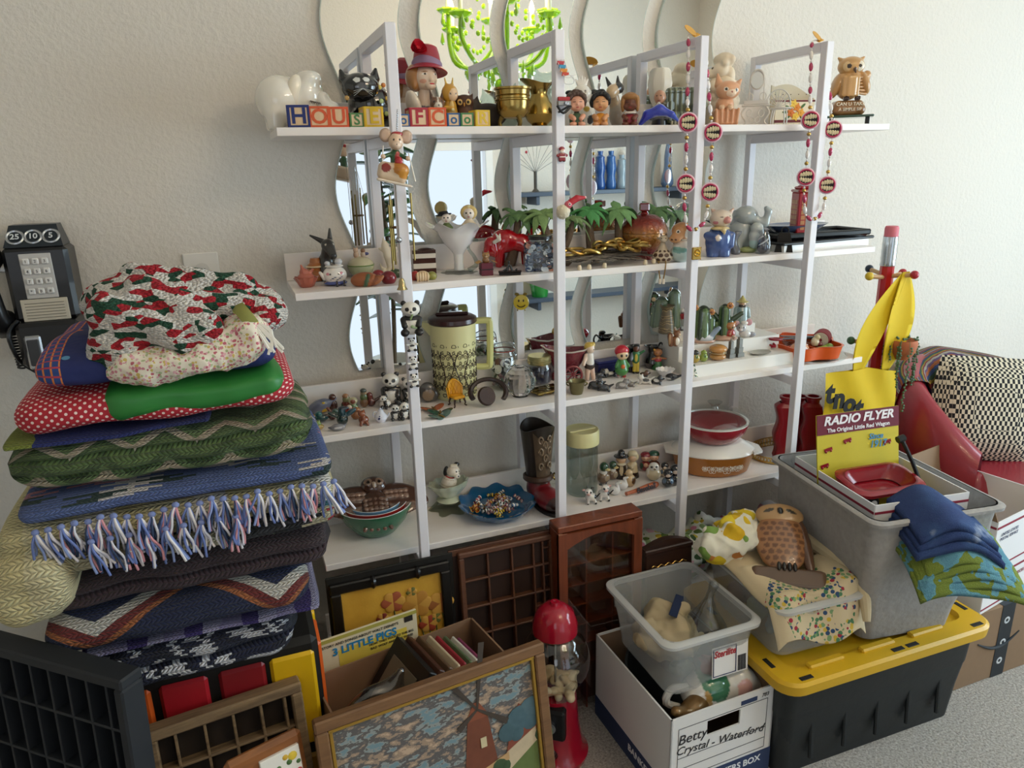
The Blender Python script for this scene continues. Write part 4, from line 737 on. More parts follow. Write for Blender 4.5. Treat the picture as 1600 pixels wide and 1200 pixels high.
blob('dark_core',[E_((0,0,.25),(.24,.24,.24),'#15152e'),K_((0,0,.3),(.05,0,.75),.16,.06,'#22223c')],t,VG,26,.08);obj('white_swirl',[tube([(.2*math.cos(a+s),.2*math.sin(a+s),.2+.13*a)for a in np.linspace(0,4,12)],.03,6)for s in(0,2.1,4.2)],mat('#e9e6e4',.2),t)
p=spot(1224,395,Z2,.02);hh=height_at(p,355);t=thing('cowbell','matte black iron cowbell with loop handle','bell',p,facing(p),hh)
obj('bell_body',([(-.36,-.24,0),(.36,-.24,0),(.36,.24,0),(-.36,.24,0),(-.22,-.13,.78),(.22,-.13,.78),(.22,.13,.78),(-.22,.13,.78)],[(0,3,2,1),(4,5,6,7),(0,1,5,4),(1,2,6,5),(2,3,7,6),(3,0,4,7)]),mat('#2c2926',.55,.5,bump=.2),t)
obj('handle',tube([(-.13,0,.78),(-.13,0,.92),(0,0,.99),(.13,0,.92),(.13,0,.78)],.035,6),mat('#2c2926',.55,.5),t)
ZP=Z2
p=np.array([ony(1262,384,-.15)[0],-.15,Z2]);ang=4
t=thing('white_tray','white rectangular platter with black face at the bottom of the stack','platter',p,ang,1)
obj('rim',xf(prism([(-.16,-.07),(.16,-.07),(.16,.07),(-.16,.07)],0,.018),(0,0,0)),mat('#e9e6e0',.3,coat=.3),t);obj('face',box(.345,.16,.008,(0,0,.0225),.003),BLACK,t)
t=thing('black_tray','shiny black painted tray lying on the white platter','platter',p+np.array([.0,.0,.0268]),ang-8,1)
obj('tray_base',box(.3,.13,.012,(0,0,.006),.005),mat('#17141a',.12,coat=.8,var=.4,bscale=20),t);obj('tray_rim',[box(.31,.012,.016,(0,s*.064,.012),.004)for s in(-1,1)]+[box(.012,.14,.016,(s*.15,0,.012),.004)for s in(-1,1)],BLACK,t)
t=thing('blue_platter','blue grey oval dish on the black tray behind the cowbell','dish',p+np.array([-.05,.0,.0472]),0,1)
obj('dish',xf(lathe([(0,0),(.05,0),(.07,.012),(.075,.014),(.06,.01),(0,.006)],32),sc=(1.4,.8,1.3)),mat('#5b6a8c',.2,coat=.6,var=.3,bscale=15),t)
p2=p+np.array([.0,-.005,.0275]);p2=np.array([ony(1254,357,-.18)[0],-.18,Z2+.0435]);hh=height_at(p2,288);t=thing('phone_box','red toy telephone box standing on the stacked trays','toy',p2,facing(p2)+22,hh)
RD=mat('#a8161f',.35,coat=.3)
obj('body',box(.42,.42,.84,(0,0,.42),.02),RD,t);obj('roof',[box(.46,.46,.06,(0,0,.87),.02),box(.38,.38,.06,(0,0,.93),.03),sph((.18,.18,.04),(0,0,.96),14,6)],RD,t)
for(dx,dy,rz_)in((0,-.213,0),(-.213,0,-90)):
 for i in range(3):
  for j in range(6):obj('pane',box(.085,.008,.085,(0,0,0)),mat('#c58a5c',.3),t,(dx+(-.1+.1*i if dy else 0),dy+(-.1+.1*i if dx else 0),.12+.105*j),(0,0,rz_))
 text('TELEPHONE',.06,mat('#f0e8e0',.5),t,(dx*1.06,dy*1.06,.87),(90,0,rz_),.006)
 # third shelf
def mini(name,label,px,py,tp,parts,rel=0,back=.01,res=24,k=.05,m=None,cat='figurine',group=None,z=Z3,wide=1):return fig(name,label,cat,px,py,tp,z,parts,rel,back,res,k,m or VG,group,wide=wide)
TG='tiny glazed animals at the shelf end'
mini('glazed_bird','tiny blue grey glazed bird at the far left back',500,638,622,{'body':[E_((0,0,.45),(.8,.4,.45),'#6d7186',(0,-20,0)),K_((.5,0,.6),(1.1,0,.9),.25,.05,'#6d7186')]},0,.02,group=TG)
mini('glazed_giraffe','tiny yellow glazed animal behind the dark birds',506,648,627,{'body':[E_((0,0,.4),(.5,.3,.3),'#c9a42e'),K_((.2,0,.5),(.1,0,.9),.2,.13,'#d0ae3a'),E_((.05,-.1,.9),(.2,.2,.12),'#c9a42e'),K_((-.3,0,.2),(-.3,0,.05),.12,.12,'#b08a20')]},0,.01,group=TG)
mini('glazed_duck','tiny teal glazed duck at the left shelf edge',503,661,641,{'body':[E_((0,0,.35),(.6,.35,.3),'#1f4a4a'),E_((-.2,0,.7),(.3,.25,.25),'#1d5a58'),K_((.3,0,.4),(.8,0,.55),.25,.05,'#3a2a20'),E_((-.5,0,.66),(.16,.1,.06),'#b98a3a')]},group=TG)
mini('glazed_frog','tiny green and amber glazed frog at the very shelf edge',497,674,656,{'body':[E_((0,0,.3),(.6,.4,.3),'#b59a55'),E_((0,-.05,.65),(.35,.3,.28),'#6f8a3c'),E_((-.2,-.1,.9),.1,'#6f8a3c'),E_((.2,-.1,.9),.1,'#6f8a3c')]},group=TG)
mini('glazed_monkey','tall dark brown glazed figure standing at the back',521,640,615,{'body':[E_((0,0,.35),(.25,.22,.36),'#4a2218'),E_((0,0,.8),(.2,.2,.2),'#55291c')]},0,.015,group=TG)
mini('glazed_cat','tiny red brown glazed cat with arched back',520,658,636,{'body':[E_((0,0,.3),(.3,.3,.3),'#5f2a22'),K_((.1,0,.4),(-.3,0,.95),.2,.1,'#6b3228'),E_((.25,-.1,.6),(.25,.2,.3),'#3f5a50')]},0,.01,group=TG)
mini('glazed_lovebirds','dark iridescent glazed bird with spread wings',536,666,635,{'body':[E_((0,0,.3),(.3,.25,.3),'#17302f'),E_((0,0,.7),(.2,.2,.3),'#1b3f45'),E_((-.45,0,.6),(.3,.12,.12),'#2a3f3a',(0,30,0)),E_((.45,0,.65),(.35,.12,.14),'#244a55',(0,-30,0)),E_((.1,0,.9),(.3,.15,.1),'#1d2a36')]},group=TG,res=30)
mini('silver_fish','silvery glazed fish lying at the shelf edge',529,675,661,{'body':[E_((0,0,.45),(.95,.5,.45),'#85858a'),K_((-.7,0,.4),(-1.2,0,.5),.3,.1,'#6a6a70'),K_((.6,0,.5),(1.1,0,.8),.3,.05,'#5a5c66'),P_((0,-.4,.5),(.5,.3,.15),'#c2c2c6')]},group=TG)
mini('glazed_girl','tiny glazed girl figure in red and green behind the bird',543,640,615,{'body':[E_((0,0,.3),(.35,.25,.32),'#7a2a20'),P_((-.3,0,.2),.25,'#4f5a38'),E_((0,0,.65),(.25,.22,.2),'#8a8a5c'),E_((-.05,0,.87),(.2,.18,.15),'#a07048')]},0,.02,group=TG)
mini('glazed_angel','tiny green glazed figure with a pale face in the middle',553,646,620,{'body':[E_((0,0,.3),(.3,.25,.32),'#5f7a4a'),E_((0,0,.75),(.3,.25,.24),'#b8ae86'),P_((0,-.2,.75),(.15,.15,.14),'#8a4a34')]},0,.01,group=TG)
mini('glazed_tortoise','red and white tiny glazed figure behind the amber bears',547,652,632,{'body':[E_((0,0,.4),(.5,.35,.4),'#8d2c22'),E_((0,-.1,.8),(.25,.2,.2),'#d8c8b0')]},0,.02,group=TG)
mini('glazed_soldier','tall green and tan glazed figure with dark cap',570,640,607,{'body':[E_((0,0,.25),(.22,.2,.26),'#7a5636'),E_((0,0,.55),(.2,.18,.2),'#586a3e'),E_((0,0,.75),(.16,.15,.14),'#8a7a60'),E_((0,0,.9),(.17,.16,.12),'#3c4640')]},0,.02,group=TG)
mini('glazed_squirrel','red brown glazed squirrel with a bushy tail',581,637,614,{'body':[E_((0,0,.3),(.3,.25,.3),'#5a2014'),K_((0,.05,.3),(-.1,.05,.85),.2,.22,'#6a281a'),K_((.2,0,.4),(.6,0,.6),.15,.1,'#3a1a12')]},0,.02,group=TG)
mini('amber_bear','glossy amber glazed bear sitting behind another bear',557,657,636,{'body':[E_((0,0,.35),(.4,.32,.36),'#9a5f30'),E_((.1,0,.78),(.28,.25,.23),'#a3683a')]},group=TG)
mini('brown_bear','small brown glazed bear sitting at the shelf edge',569,665,640,{'body':[E_((0,0,.3),(.33,.3,.32),'#7a3c20'),E_((-.1,-.05,.75),(.25,.22,.22),'#8a4a28'),E_((-.26,0,.92),.07,'#8a4a28'),E_((.06,0,.94),.07,'#8a4a28'),K_((-.15,-.25,.2),(-.2,-.35,.05),.12,.1,'#7a3c20'),K_((.15,-.25,.2),(.25,-.35,.05),.12,.1,'#7a3c20')]},group=TG)
PWH,PBK='#e9e3d8','#1a1716'
def panda(lab,px,py,tp,pose='sit',rel=0,back=.01,res=32,group='panda figurines on the third shelf',loc=None,h=None):
 pr_b=[E_((0,0,.3),(.27,.22,.3),PWH),E_((0,.0,.48),(.26,.2,.1),PBK),K_((-.22,-.05,.45),(-.2,-.2,.3),.09,.08,PBK),K_((.22,-.05,.45),(.2,-.2,.3),.09,.08,PBK),E_((-.2,-.18,.1),(.12,.16,.11),PBK),E_((.2,-.18,.1),(.12,.16,.11),PBK)]
 pr_h=[E_((0,-.04,.74),(.26,.22,.21),PWH),E_((0,-.22,.68),(.1,.07,.07),PWH),P_((-.1,-.22,.77),(.06,.1,.06),PBK,(0,25,0)),P_((.1,-.22,.77),(.06,.1,.06),PBK,(0,-25,0)),P_((0,-.28,.7),(.035,.05,.025),PBK)]
 pr_e=[E_((.19,0,.91),(.08,.05,.08),PBK)]
 if pose=='lie':pr_b=[E_((.15,.1,.3),(.42,.3,.3),PWH),E_((.1,.0,.35),(.15,.31,.31),PBK),K_((-.15,-.2,.2),(-.25,-.3,.08),.11,.1,PBK),K_((.15,-.22,.2),(.1,-.35,.08),.11,.1,PBK),E_((.45,0,.12),(.18,.2,.13),PBK)]
 parts={'body':pr_b,'head':pr_h,'ears':dict(p=mir(pr_e),res=26)}
 if loc is None:return fig('panda_figurine',lab,'figurine',px,py,tp,Z3,parts,rel,back,res,.04,VG,group)
 t=thing('panda_figurine',lab,'figurine',loc,rel,h,group)
 for n_,q in parts.items():blob(n_,q['p']if isinstance(q,dict)else q,t,vcmat(.5,.1),34,.04)
 return t
panda('tall standing panda with bow at the back of the third shelf',612,621,580,'sit',-4,.01)
panda('panda half hidden behind the post beside the agate',640,622,588,'sit',10,.02)
panda('round panda lying down beside the white teapot',600,642,617,'lie',15,.02)
panda('grey striped small panda behind the lying panda',621,630,612,'sit',10,.01)
panda('slim standing panda at the edge right of the teapot',619,658,631,'sit',0,.01)
panda('seated panda with turned head closest to the post',633,657,627,'sit',20,.012)
p=spot(596,661,Z3,.01);hh=height_at(p,636);t=thing('miniature_teapot','tiny white teapot with blue mill painting','teapot',p,facing(p),hh)
obj('body',lathe([(0,0),(.25,0),(.3,.05),(.42,.25),(.4,.45),(.25,.62),(.18,.75),(0,.75)],24),mat('#eceaf0',.12,coat=.8),t)
obj('lid',lathe([(.2,.74),(.16,.82),(.06,.86),(.07,.93),(0,.97)],16),mat('#e4e4ee',.12,coat=.8),t);obj('handle',tube([(-.2,0,.65),(-.42,0,.7),(-.5,0,.5),(-.38,0,.32)],.04,6),mat('#e4e4ee',.12,coat=.8),t);obj('spout',tube([(.36,0,.3),(.5,0,.42),(.55,0,.58)],[.09,.06,.045],8),mat('#e4e4ee',.12,coat=.8),t)
obj('blue_painting',[sph((.12,.03,.1),(-.08,-.38,.32),8,5),sph((.06,.03,.1),(-.08,-.36,.43),8,5)],mat('#2a3568',.3),t)
p=spot(669,632,Z3,.02);hh=height_at(p,597);t=thing('agate_stone','polished grey and tan agate stone behind the post','stone',p,facing(p),hh)
blob('stone',[E_((0,0,.5),(.42,.3,.5),'#4a4642'),P_((.05,-.25,.4),(.3,.25,.3),'#8d7760'),P_((0,-.2,.85),(.3,.25,.1),'#5d5a58'),E_((.25,.05,.35),(.3,.25,.35),'#55504a')],t,vcmat(.15,.5),32,.1)
for i,(px,py,c,lb,a)in enumerate(((678,641,'#b5623c','orange enamel butterfly brooch by the pitcher',10),(688,647,'#2f5a4a','green enamel butterfly brooch by the post',-15),(690,653,'#5f7a72','grey green enamel butterfly brooch lying nearest the shelf edge',20))):
 p=spot(px,py,Z3,.004);t=thing('butterfly_brooch',lb,'brooch',p,a,.034,'enamel butterfly brooches')
 for s in(-1,1):
  obj('wing',xf(lathe([(0,0),(.5,.02),(.55,.05),(.4,.08),(0,.09)],18),(s*.42,.12,.06+.02*i),(0,-s*14,s*25),(1,.62,1)),mat(c,.2,coat=.7,var=.6,bscale=4),t)
 obj('wing_tip',xf(sph((.3,.22,.05)),(-.3,-.3,.06),(0,0,40)),mat(c,.2,coat=.7),t);obj('body',sph((.07,.45,.07),(0,0,.12),8,6),GOLD,t)
p=spot(713,627,Z3,.05);hh=height_at(p,488);rr_=68/ppm(p)/2;r=rr_
t=thing('pale_yellow_pitcher','tall pale yellow pitcher with brown lid and scroll print','pitcher',p,facing(p),1)
PY=mat('#dfd9a0',.35,coat=.2,name='yellow_plastic');BRN=mat('#3a1d1a',.3,coat=.3,name='brown_plastic')
obj('body',lathe([(0,0),(r*.92,0),(r*.97,.004),(r*1.0,hh*.5),(r*1.04,hh*.9),(r*.98,hh*.9),(0,hh*.88)],40),PY,t)
obj('lid',lathe([(r*1.06,hh*.885),(r*1.1,hh*.9),(r*1.08,hh*.945),(r*.9,hh*.97),(0,hh*.97)],40),BRN,t);obj('lid_grip',box(r*1.5,r*.22,hh*.04,(0,0,hh*.985),.004),BRN,t)
obj('spout',([(-r*.85,-r*.45,hh*.9),(-r*.85,r*.45,hh*.9),(-r*1.55,0,hh*.91),(-r*.95,-r*.2,hh*.72),(-r*.95,r*.2,hh*.72)],[(0,1,2),(0,2,3),(1,4,2),(3,2,4)]),PY,t)
hx=r*1.0
obj('handle',[tube([(hx,0,hh*.89),(hx+r*.55,0,hh*.89),(hx+r*.66,0,hh*.84),(hx+r*.62,0,hh*.4),(hx+r*.5,0,hh*.34),(hx,0,hh*.34)],.0085,8)],mat('#d8d48c',.35),t)
def on_cyl(u,z,dr=.0004):a=-PI/2+u/r;return((r*(1.0+.04*(z/hh-.5))+dr)*math.cos(a),(r*(1.0+.04*(z/hh-.5))+dr)*math.sin(a),z)
INK=mat('#3a2a22',.5)
sc=[]
def crv(pts,w=.00085):sc.append(tube([on_cyl(u,z)for u,z in pts],w,4))
def spiral(u,z,R,s=1,turns=1.4,ph=0):crv([(u+s*R*(1-q*.8)*math.cos(ph+q*turns*2*PI),z+R*(1-q*.8)*math.sin(ph+q*turns*2*PI))for q in np.linspace(0,1,14)])
for row in range(4):
 z0=hh*(.14+.125*row)
 for c_ in range(-5,6):
  u=c_*r*.26;s=1 if c_%2 else-1
  spiral(u,z0,r*.11,s);spiral(u,z0+hh*.062,r*.085,-s,1.2,1)
  crv([(u-r*.1,z0+hh*.03),(u,z0+hh*.05),(u+r*.1,z0+hh*.03)])
  crv([(u+r*.13+r*.03*math.cos(a),z0+r*.04*math.sin(a)+hh*.03)for a in np.linspace(0,2*PI,6)])
for c_ in(-2,-1,0,1,2):
 u=c_*r*.52
 for z0,sg in((hh*.085,-1),(hh*.64,1)):crv([(u-r*.09,z0),(u-r*.06,z0+sg*hh*.03),(u+r*.06,z0+sg*hh*.03),(u+r*.09,z0),(u-r*.09,z0)]);crv([(u+r*.2,z0),(u+r*.2,z0+sg*hh*.018)])
for s in(-1,1):crv([(s*r*(.12+.1*math.sin(q*7)),hh*(.13+.46*q))for q in np.linspace(0,1,24)],.0012);crv([(s*r*(.55+.1*math.sin(q*7+2)),hh*(.13+.46*q))for q in np.linspace(0,1,24)],.0012)
obj('scroll_print',sc,INK,t)
p=spot(715,636,Z3,.014);hh=height_at(p,595);t=thing('doll_chair','tufted yellow toy chair on brown legs in front of the pitcher','toy',p,facing(p)+28,hh)
YC=mat('#e0a020',.35,coat=.3)
obj('seat',box(.5,.48,.12,(0,0,.36),.04),YC,t)
def back_(u,v):
 a=(u-.5)*2.3;h_=.3+v*(.7-.32*abs(u-.5)**1.5*2.4);return(.3*math.sin(a)*(1+.1*v),.22*math.cos(a)+.02+.06*v,h_)
g=grid(back_,15,8);g2=([(x*1.14,y*1.16+.01,z)for x,y,z in g[0]],[q[::-1]for q in g[1]])
obj('backrest',[g,g2,tube([g[0][i*8+7]for i in range(15)],.03,6),tube([(g2[0][i][0],g2[0][i][1],g2[0][i][2])for i in range(8)],.028,6),tube([g2[0][14*8+i]for i in range(8)],.028,6)],YC,t)
obj('tufting',[tube([tuple(np.array(back_(u,v))*np.array([.97,.97,1]))for u,v in zip(np.linspace(a,b,8),np.linspace(.05,.95,8))],.008,4)for a,b in((.1,.5),(.3,.7),(.5,.9),(.9,.5),(.7,.3),(.5,.1))],mat('#c58a18',.5),t)
for sx in(-1,1):
 for sy in(-1,1):obj('leg',tube([(sx*.2,sy*.18,.3),(sx*.24,sy*.22,.14),(sx*.22,sy*.2,.05),(sx*.28,sy*.26,.02)],[.05,.03,.022,.03],6),mat('#3a2015',.4),t)
p=spot(764,637,Z3,.02);s=66/ppm(p);t=thing('brown_horseshoe','dark brown horseshoe shaped ornament arching over a brown disc','ornament',p,facing(p)+6,s)
obj('horseshoe',xf(tube([(.42*math.cos(a),.1+.42*math.sin(a),0)for a in np.linspace(-.65,PI+.5,26)],.065,8),(0,-.02,.25),(48,0,0),(1,.8,1)),mat('#2a1711',.35,coat=.2),t)
obj('disc',xf(lathe([(0,-.06),(.2,-.06),(.23,0),(.2,.06),(0,.06)],28),(-.06,-.12,.26),(66,0,20)),mat('#38211a',.4,bump=.3),t)
p=spot(788,602,Z3,.02);hh=height_at(p,535);r=39/ppm(p)/2;t=thing('mason_jar','wire bail glass mason jar filled with loose buttons','jar',p,0,1)
GJ=glass('#f4f7f6');obj('glass_body',lathe([(0,.002),(r*.92,.002),(r,.006),(r,hh*.7),(r*.82,hh*.8),(r*.82,hh*.84)],28),GJ,t)
obj('glass_lid',lathe([(r*.9,hh*.85),(r*.92,hh*.9),(r*.7,hh*.97),(r*.3,hh),(0,hh)],28),GJ,t);obj('rubber_ring',lathe([(r*.86,hh*.83),(r*.94,hh*.84),(r*.86,hh*.855)],28),mat('#8d3c34',.5),t)
obj('wire_bail',[tube([(r*1.02*math.cos(a),r*1.02*math.sin(a),hh*.74)for a in np.linspace(0,2*PI,24,endpoint=False)],.0012,5,True),tube([(-r*1.03,0,hh*.72),(-r*.9,-.004,hh*.95),(0,-.006,hh*1.02),(r*.9,-.004,hh*.95),(r*1.03,0,hh*.72)],.0014,5)],STEEL,t)
rr=random.Random(21);bc=['#e9e6e0','#d8d8d4','#2e4a3a','#15161a','#efe9dc','#6d2a30','#3a5a48','#b8bcb8']
bms=[mesh('button',lathe([(0,-.002),(.009,-.002),(.01,0),(.009,.002),(.006,.001),(0,.001)],12),mat(c,.3,coat=.3))for c in bc]
for i in range(90):
 a=rr.uniform(0,2*PI);q=rr.uniform(.55,.86)*r;obj('button',rr.choice(bms),None,t,(q*math.cos(a),q*math.sin(a),rr.uniform(.06,.62)*hh),(rr.uniform(40,140),rr.uniform(-40,40),math.degrees(a)+90+rr.uniform(-30,30)))
obj('fill',lathe([(0,.01),(r*.6,.01),(r*.6,hh*.6),(0,hh*.62)],16),mat('#2a332e',.6,var=.8,bscale=70),t)
p=spot(813,621,Z3,.015);r=50/ppm(p)/2;t=thing('crystal_ball','faceted clear crystal ball beside the mason jar','ornament',p,20,1)
k=NT('cut_crystal');nset(k.b,'Roughness',.0);nset(k.b,'Transmission Weight',1);nset(k.b,'IOR',1.5);CRY=k.m
obj('crystal',sph(r,(0,0,r*.96),16,10),CRY,t,smooth=0);obj('base_ring',lathe([(0,0),(r*.5,0),(r*.45,r*.12),(0,r*.12)],16),CRY,t)
p=spot(843,598,Z3,.02);hh=height_at(p,555);r=38/ppm(p)/2;t=thing('small_jar','small glass jar with gold metal lid and dark beads','jar',p,0,1)
obj('glass_body',lathe([(0,.002),(r*.85,.002),(r,.01),(r,hh*.6),(r*.88,hh*.72)],28),GJ,t);obj('lid',lathe([(r*.94,hh*.72),(r*.96,hh*.74),(r*.96,hh*.97),(r*.9,hh),(0,hh)],32),mat('#b5ad7c',.3,.8),t);obj('lid_ridge',[lathe([(r*.95,hh*q),(r*1.0,hh*(q+.02)),(r*.95,hh*(q+.04))],32)for q in(.76,.84)],mat('#c2ba8a',.3,.8),t)
obj('fill',lathe([(0,.006),(r*.9,.006),(r*.93,hh*.5),(0,hh*.62)],24),mat('#2a2c44',.3,coat=.5,var=.9,bscale=80),t)
p=spot(853,618,Z3,.02);t=thing('brass_muffin_pan','miniature brass muffin pan behind the post','miniature',p,12,1)
obj('pan',box(.085,.055,.004,(0,0,.01),.001),BRASS,t)
for i in range(3):
 for j in range(2):obj('cup',lathe([(.011,.013),(.012,.012),(.009,.003),(0,.003)],16,(-.027+.027*i,-.013+.026*j,0)),DBRASS,t)
p=spot(901,618,Z3,.016);hh=height_at(p,595);r=29/ppm(p)/2;t=thing('pewter_pot','small olive grey metal pot with ears at the shelf edge','pot',p,facing(p),1)
obj('pot',lathe(bowlprof([(r*.62,0),(r*.7,hh*.2),(r*.85,hh*.8),(r*1.0,hh)],.0015),28),mat('#77704f',.3,.7),t)
for s in(-1,1):obj('ear',tube([(s*r*.9,0,hh*.9),(s*r*1.15,0,hh*.8),(s*r*.85,0,hh*.6)],.002,6),mat('#77704f',.3,.7),t)
p=spot(884,598,Z3,.03);hh=height_at(p,541);t=thing('ceramic_cart','dark red ruffled ceramic cart planter with spoked wheel','planter',p,facing(p),hh)
MR=mat('#7c2a34',.2,coat=.6,bump=.6,bscale=14)
def cart(a,r,z):q=max(0,z-.5)*2;return(r*(1+.25*abs(math.cos(a))*q+.04*math.cos(10*a)),z+.16*q*math.cos(a)**2*(1 if math.cos(a)<0 else .5))
obj('body',xf(lathe(bowlprof([(.15,.22),(.3,.3),(.42,.5),(.48,.75),(.55,.9)],.03),44,(0,0,0),cart),sc=(1.05,.6,1)),MR,t)
obj('pale_rim',xf(lathe([(.53,.86),(.565,.905),(.53,.91)],44,(0,0,0),cart),sc=(1.05,.6,1)),mat('#e4d8cc',.2),t)
wh=[tube([(.22+.24*math.cos(a),-.34,.25+.24*math.sin(a))for a in np.linspace(0,2*PI,20,endpoint=False)],.035,6,True)]+[tube([(.22,-.34,.25),(.22+.24*math.cos(a),-.34,.25+.24*math.sin(a))],.02,5)for a in np.linspace(0,2*PI,8,endpoint=False)]
obj('wheel',wh,mat('#8d3a40',.2,coat=.5),t);obj('support',box(.3,.3,.25,(-.25,0,.13),.05),MR,t)
fig('boy_figurine','china boy with yellow curls and brown shorts beside the cart','figurine',921,597,534,Z3,{'legs':[K_((-.05,0,.35),(-.06,0,.05),.07,.05,'#e4c0a8'),K_((.06,0,.35),(.1,-.03,.05),.07,.05,'#e4c0a8'),E_((0,0,.4),(.14,.12,.12),'#3a2a22')],'torso':[K_((0,0,.45),(0,0,.66),.12,.1,'#ebe2d6'),K_((-.1,0,.66),(-.2,-.08,.45),.05,.045,'#e9cdb8')],'head':[E_((.01,-.02,.82),(.11,.11,.12),'#ecd0b8'),E_((0,.02,.9),(.13,.12,.09),'#d9b552'),E_((-.08,.02,.86),.06,'#d9b552'),E_((.08,-.02,.93),.06,'#d9b552'),P_((.06,-.12,.82),.018,'#241a14')]},rel=25,back=.015,res=30)
fig('penguin_figurine','tiny black penguin figurine between cart wheel and boy','figurine',905,597,577,Z3,{'body':[E_((0,0,.4),(.3,.28,.42),'#15151a'),P_((0,-.25,.35),(.18,.15,.25),'#d8d4cc'),E_((0,0,.82),(.22,.22,.18),'#15151a')]},back=.004,res=22)
p=spot(948,578,Z3,.03);t=thing('navy_box','long dark blue embossed box behind the small figures','box',p,4,1)
obj('box_body',box(.075,.035,.034,(0,0,.017),.003),mat('#23255a',.35,var=.6,bscale=60),t);obj('box_lid',box(.077,.037,.008,(0,0,.0385),.003),mat('#2a2d66',.35),t)
fig('redhead_girl','figurine of a red haired girl in a green dress','figurine',971,592,538,Z3,{'legs':dict(p=[K_((-.07,0,.22),(-.07,0,.05),.05,.06,'#c8b8b0'),K_((.07,0,.22),(.08,0,.05),.05,.06,'#b03038'),P_((-.07,0,.14),(.1,.1,.02),'#2a4a8a'),P_((-.07,0,.08),(.1,.1,.02),'#b02838')],k=.02),'dress':[K_((0,0,.25),(0,0,.5),.2,.1,'#3c8038'),K_((-.1,0,.5),(-.18,-.08,.36),.05,.05,'#3c8038'),K_((.1,0,.5),(.19,-.06,.36),.05,.05,'#3c8038'),E_((0,-.17,.38),(.06,.04,.06),'#d96a2c')],'head':[E_((.01,-.03,.7),(.18,.16,.16),'#e9c89c'),P_((-.05,-.17,.7),(.035,.06,.045),'#1a1412'),P_((.1,-.17,.7),(.035,.06,.045),'#1a1412')],'hair':[E_((0,.03,.8),(.21,.19,.18),'#c22030')]},rel=15,back=.012,res=34,m=VC)
fig('yellow_trouser_man','figurine of a man in green jacket and yellow trousers','figurine',993,585,538,Z3,{'trousers':[K_((-.05,0,.4),(-.05,0,.06),.07,.06,'#d9bf4a'),K_((.05,0,.4),(.06,0,.06),.07,.06,'#d9bf4a'),E_((-.05,-.04,.03),(.06,.09,.035),'#15120f'),E_((.07,-.04,.03),(.06,.09,.035),'#15120f')],'jacket':[K_((0,0,.45),(0,0,.68),.12,.12,'#3a7a4a'),K_((.12,0,.68),(.26,-.04,.78),.05,.04,'#3a7a4a'),K_((-.12,0,.68),(-.16,-.1,.5),.05,.05,'#8a94a0'),P_((0,-.12,.56),(.05,.06,.14),'#d9bf4a')],'head':[E_((0,-.02,.85),(.1,.11,.13),'#6b3f28'),E_((0,.02,.93),(.12,.12,.07),'#14100e'),E_((0,-.11,.83),(.03,.03,.03),'#7a4a30')]},rel=5,back=.012,res=30,m=VC)
fig('hula_girl','little hula figure in red top and green skirt','figurine',1027,579,543,Z3,{'skirt':[K_((0,0,.06),(0,0,.3),.26,.18,'#2f6a38')],'torso':[K_((0,0,.35),(0,0,.5),.15,.14,'#b07044'),E_((0,-.05,.44),(.18,.14,.09),'#b02a3a'),K_((-.14,-.03,.52),(-.26,-.12,.5),.05,.045,'#b07044'),K_((.14,-.03,.52),(.36,-.06,.5),.05,.04,'#b07044')],'head':[E_((0,-.02,.78),(.2,.18,.17),'#b87848'),E_((0,.05,.84),(.21,.16,.14),'#2a1a12'),E_((-.17,-.06,.92),.05,'#d9a03a'),P_((-.07,-.18,.79),.022,'#140d0a'),P_((.08,-.18,.79),.022,'#140d0a')]},rel=8,back=.012,res=30,m=VC)
def pitcher_black(px,py,tp,lab,flip=1):
 p=spot(px,py,Z3,.03);hh=height_at(p,tp);t=thing('black_pitcher',lab,'pitcher',p,0,hh,'glossy black pitchers')
 obj('body',lathe(bowlprof([(.2,0),(.24,.03),(.36,.25),(.33,.45),(.2,.65),(.2,.8),(.27,.92)],.02),28,(0,0,0),lambda a,r,z:(r*(1+.7*max(0,-flip*math.cos(a))**4*max(0,z-.75)*4),z+.3*max(0,-flip*math.cos(a))**4*max(0,z-.75))),mat('#0d0c10',.1,coat=1),t)
 obj('handle',tube([(flip*.22,0,.85),(flip*.38,0,1.0),(flip*.48,0,.8),(flip*.33,0,.42)],.035,7),mat('#0d0c10',.1,coat=1),t)
pitcher_black(1019,573,537,'glossy black pitcher behind the hula figure');pitcher_black(983,577,538,'glossy black pitcher behind the yellow trousered man',-1)
p=spot(1039,590,Z3,.015);r=31/ppm(p)/2;t=thing('milk_glass_bowl','small white scalloped milk glass bowl','bowl',p,0,r)
obj('bowl',lathe(bowlprof([(.4,0),(.45,.08),(.7,.3),(.95,.72)],.07),44,(0,0,0),lambda a,r,z:(r,z+.06*math.cos(14*a)*(z>.5))),MILK,t)
mini('whale_figurine','tiny black and white whale with raised tail',1051,596,582,{'body':[E_((-.2,0,.45),(.7,.45,.45),'#15161c'),K_((.3,0,.4),(1.3,0,.8),.25,.08,'#15161c'),E_((1.4,0,.95),(.3,.3,.08),'#15161c'),P_((-.5,-.3,.3),(.35,.3,.15),'#dcd8d2')]},0,.008)
GB='small grey and black animals along the third shelf edge'
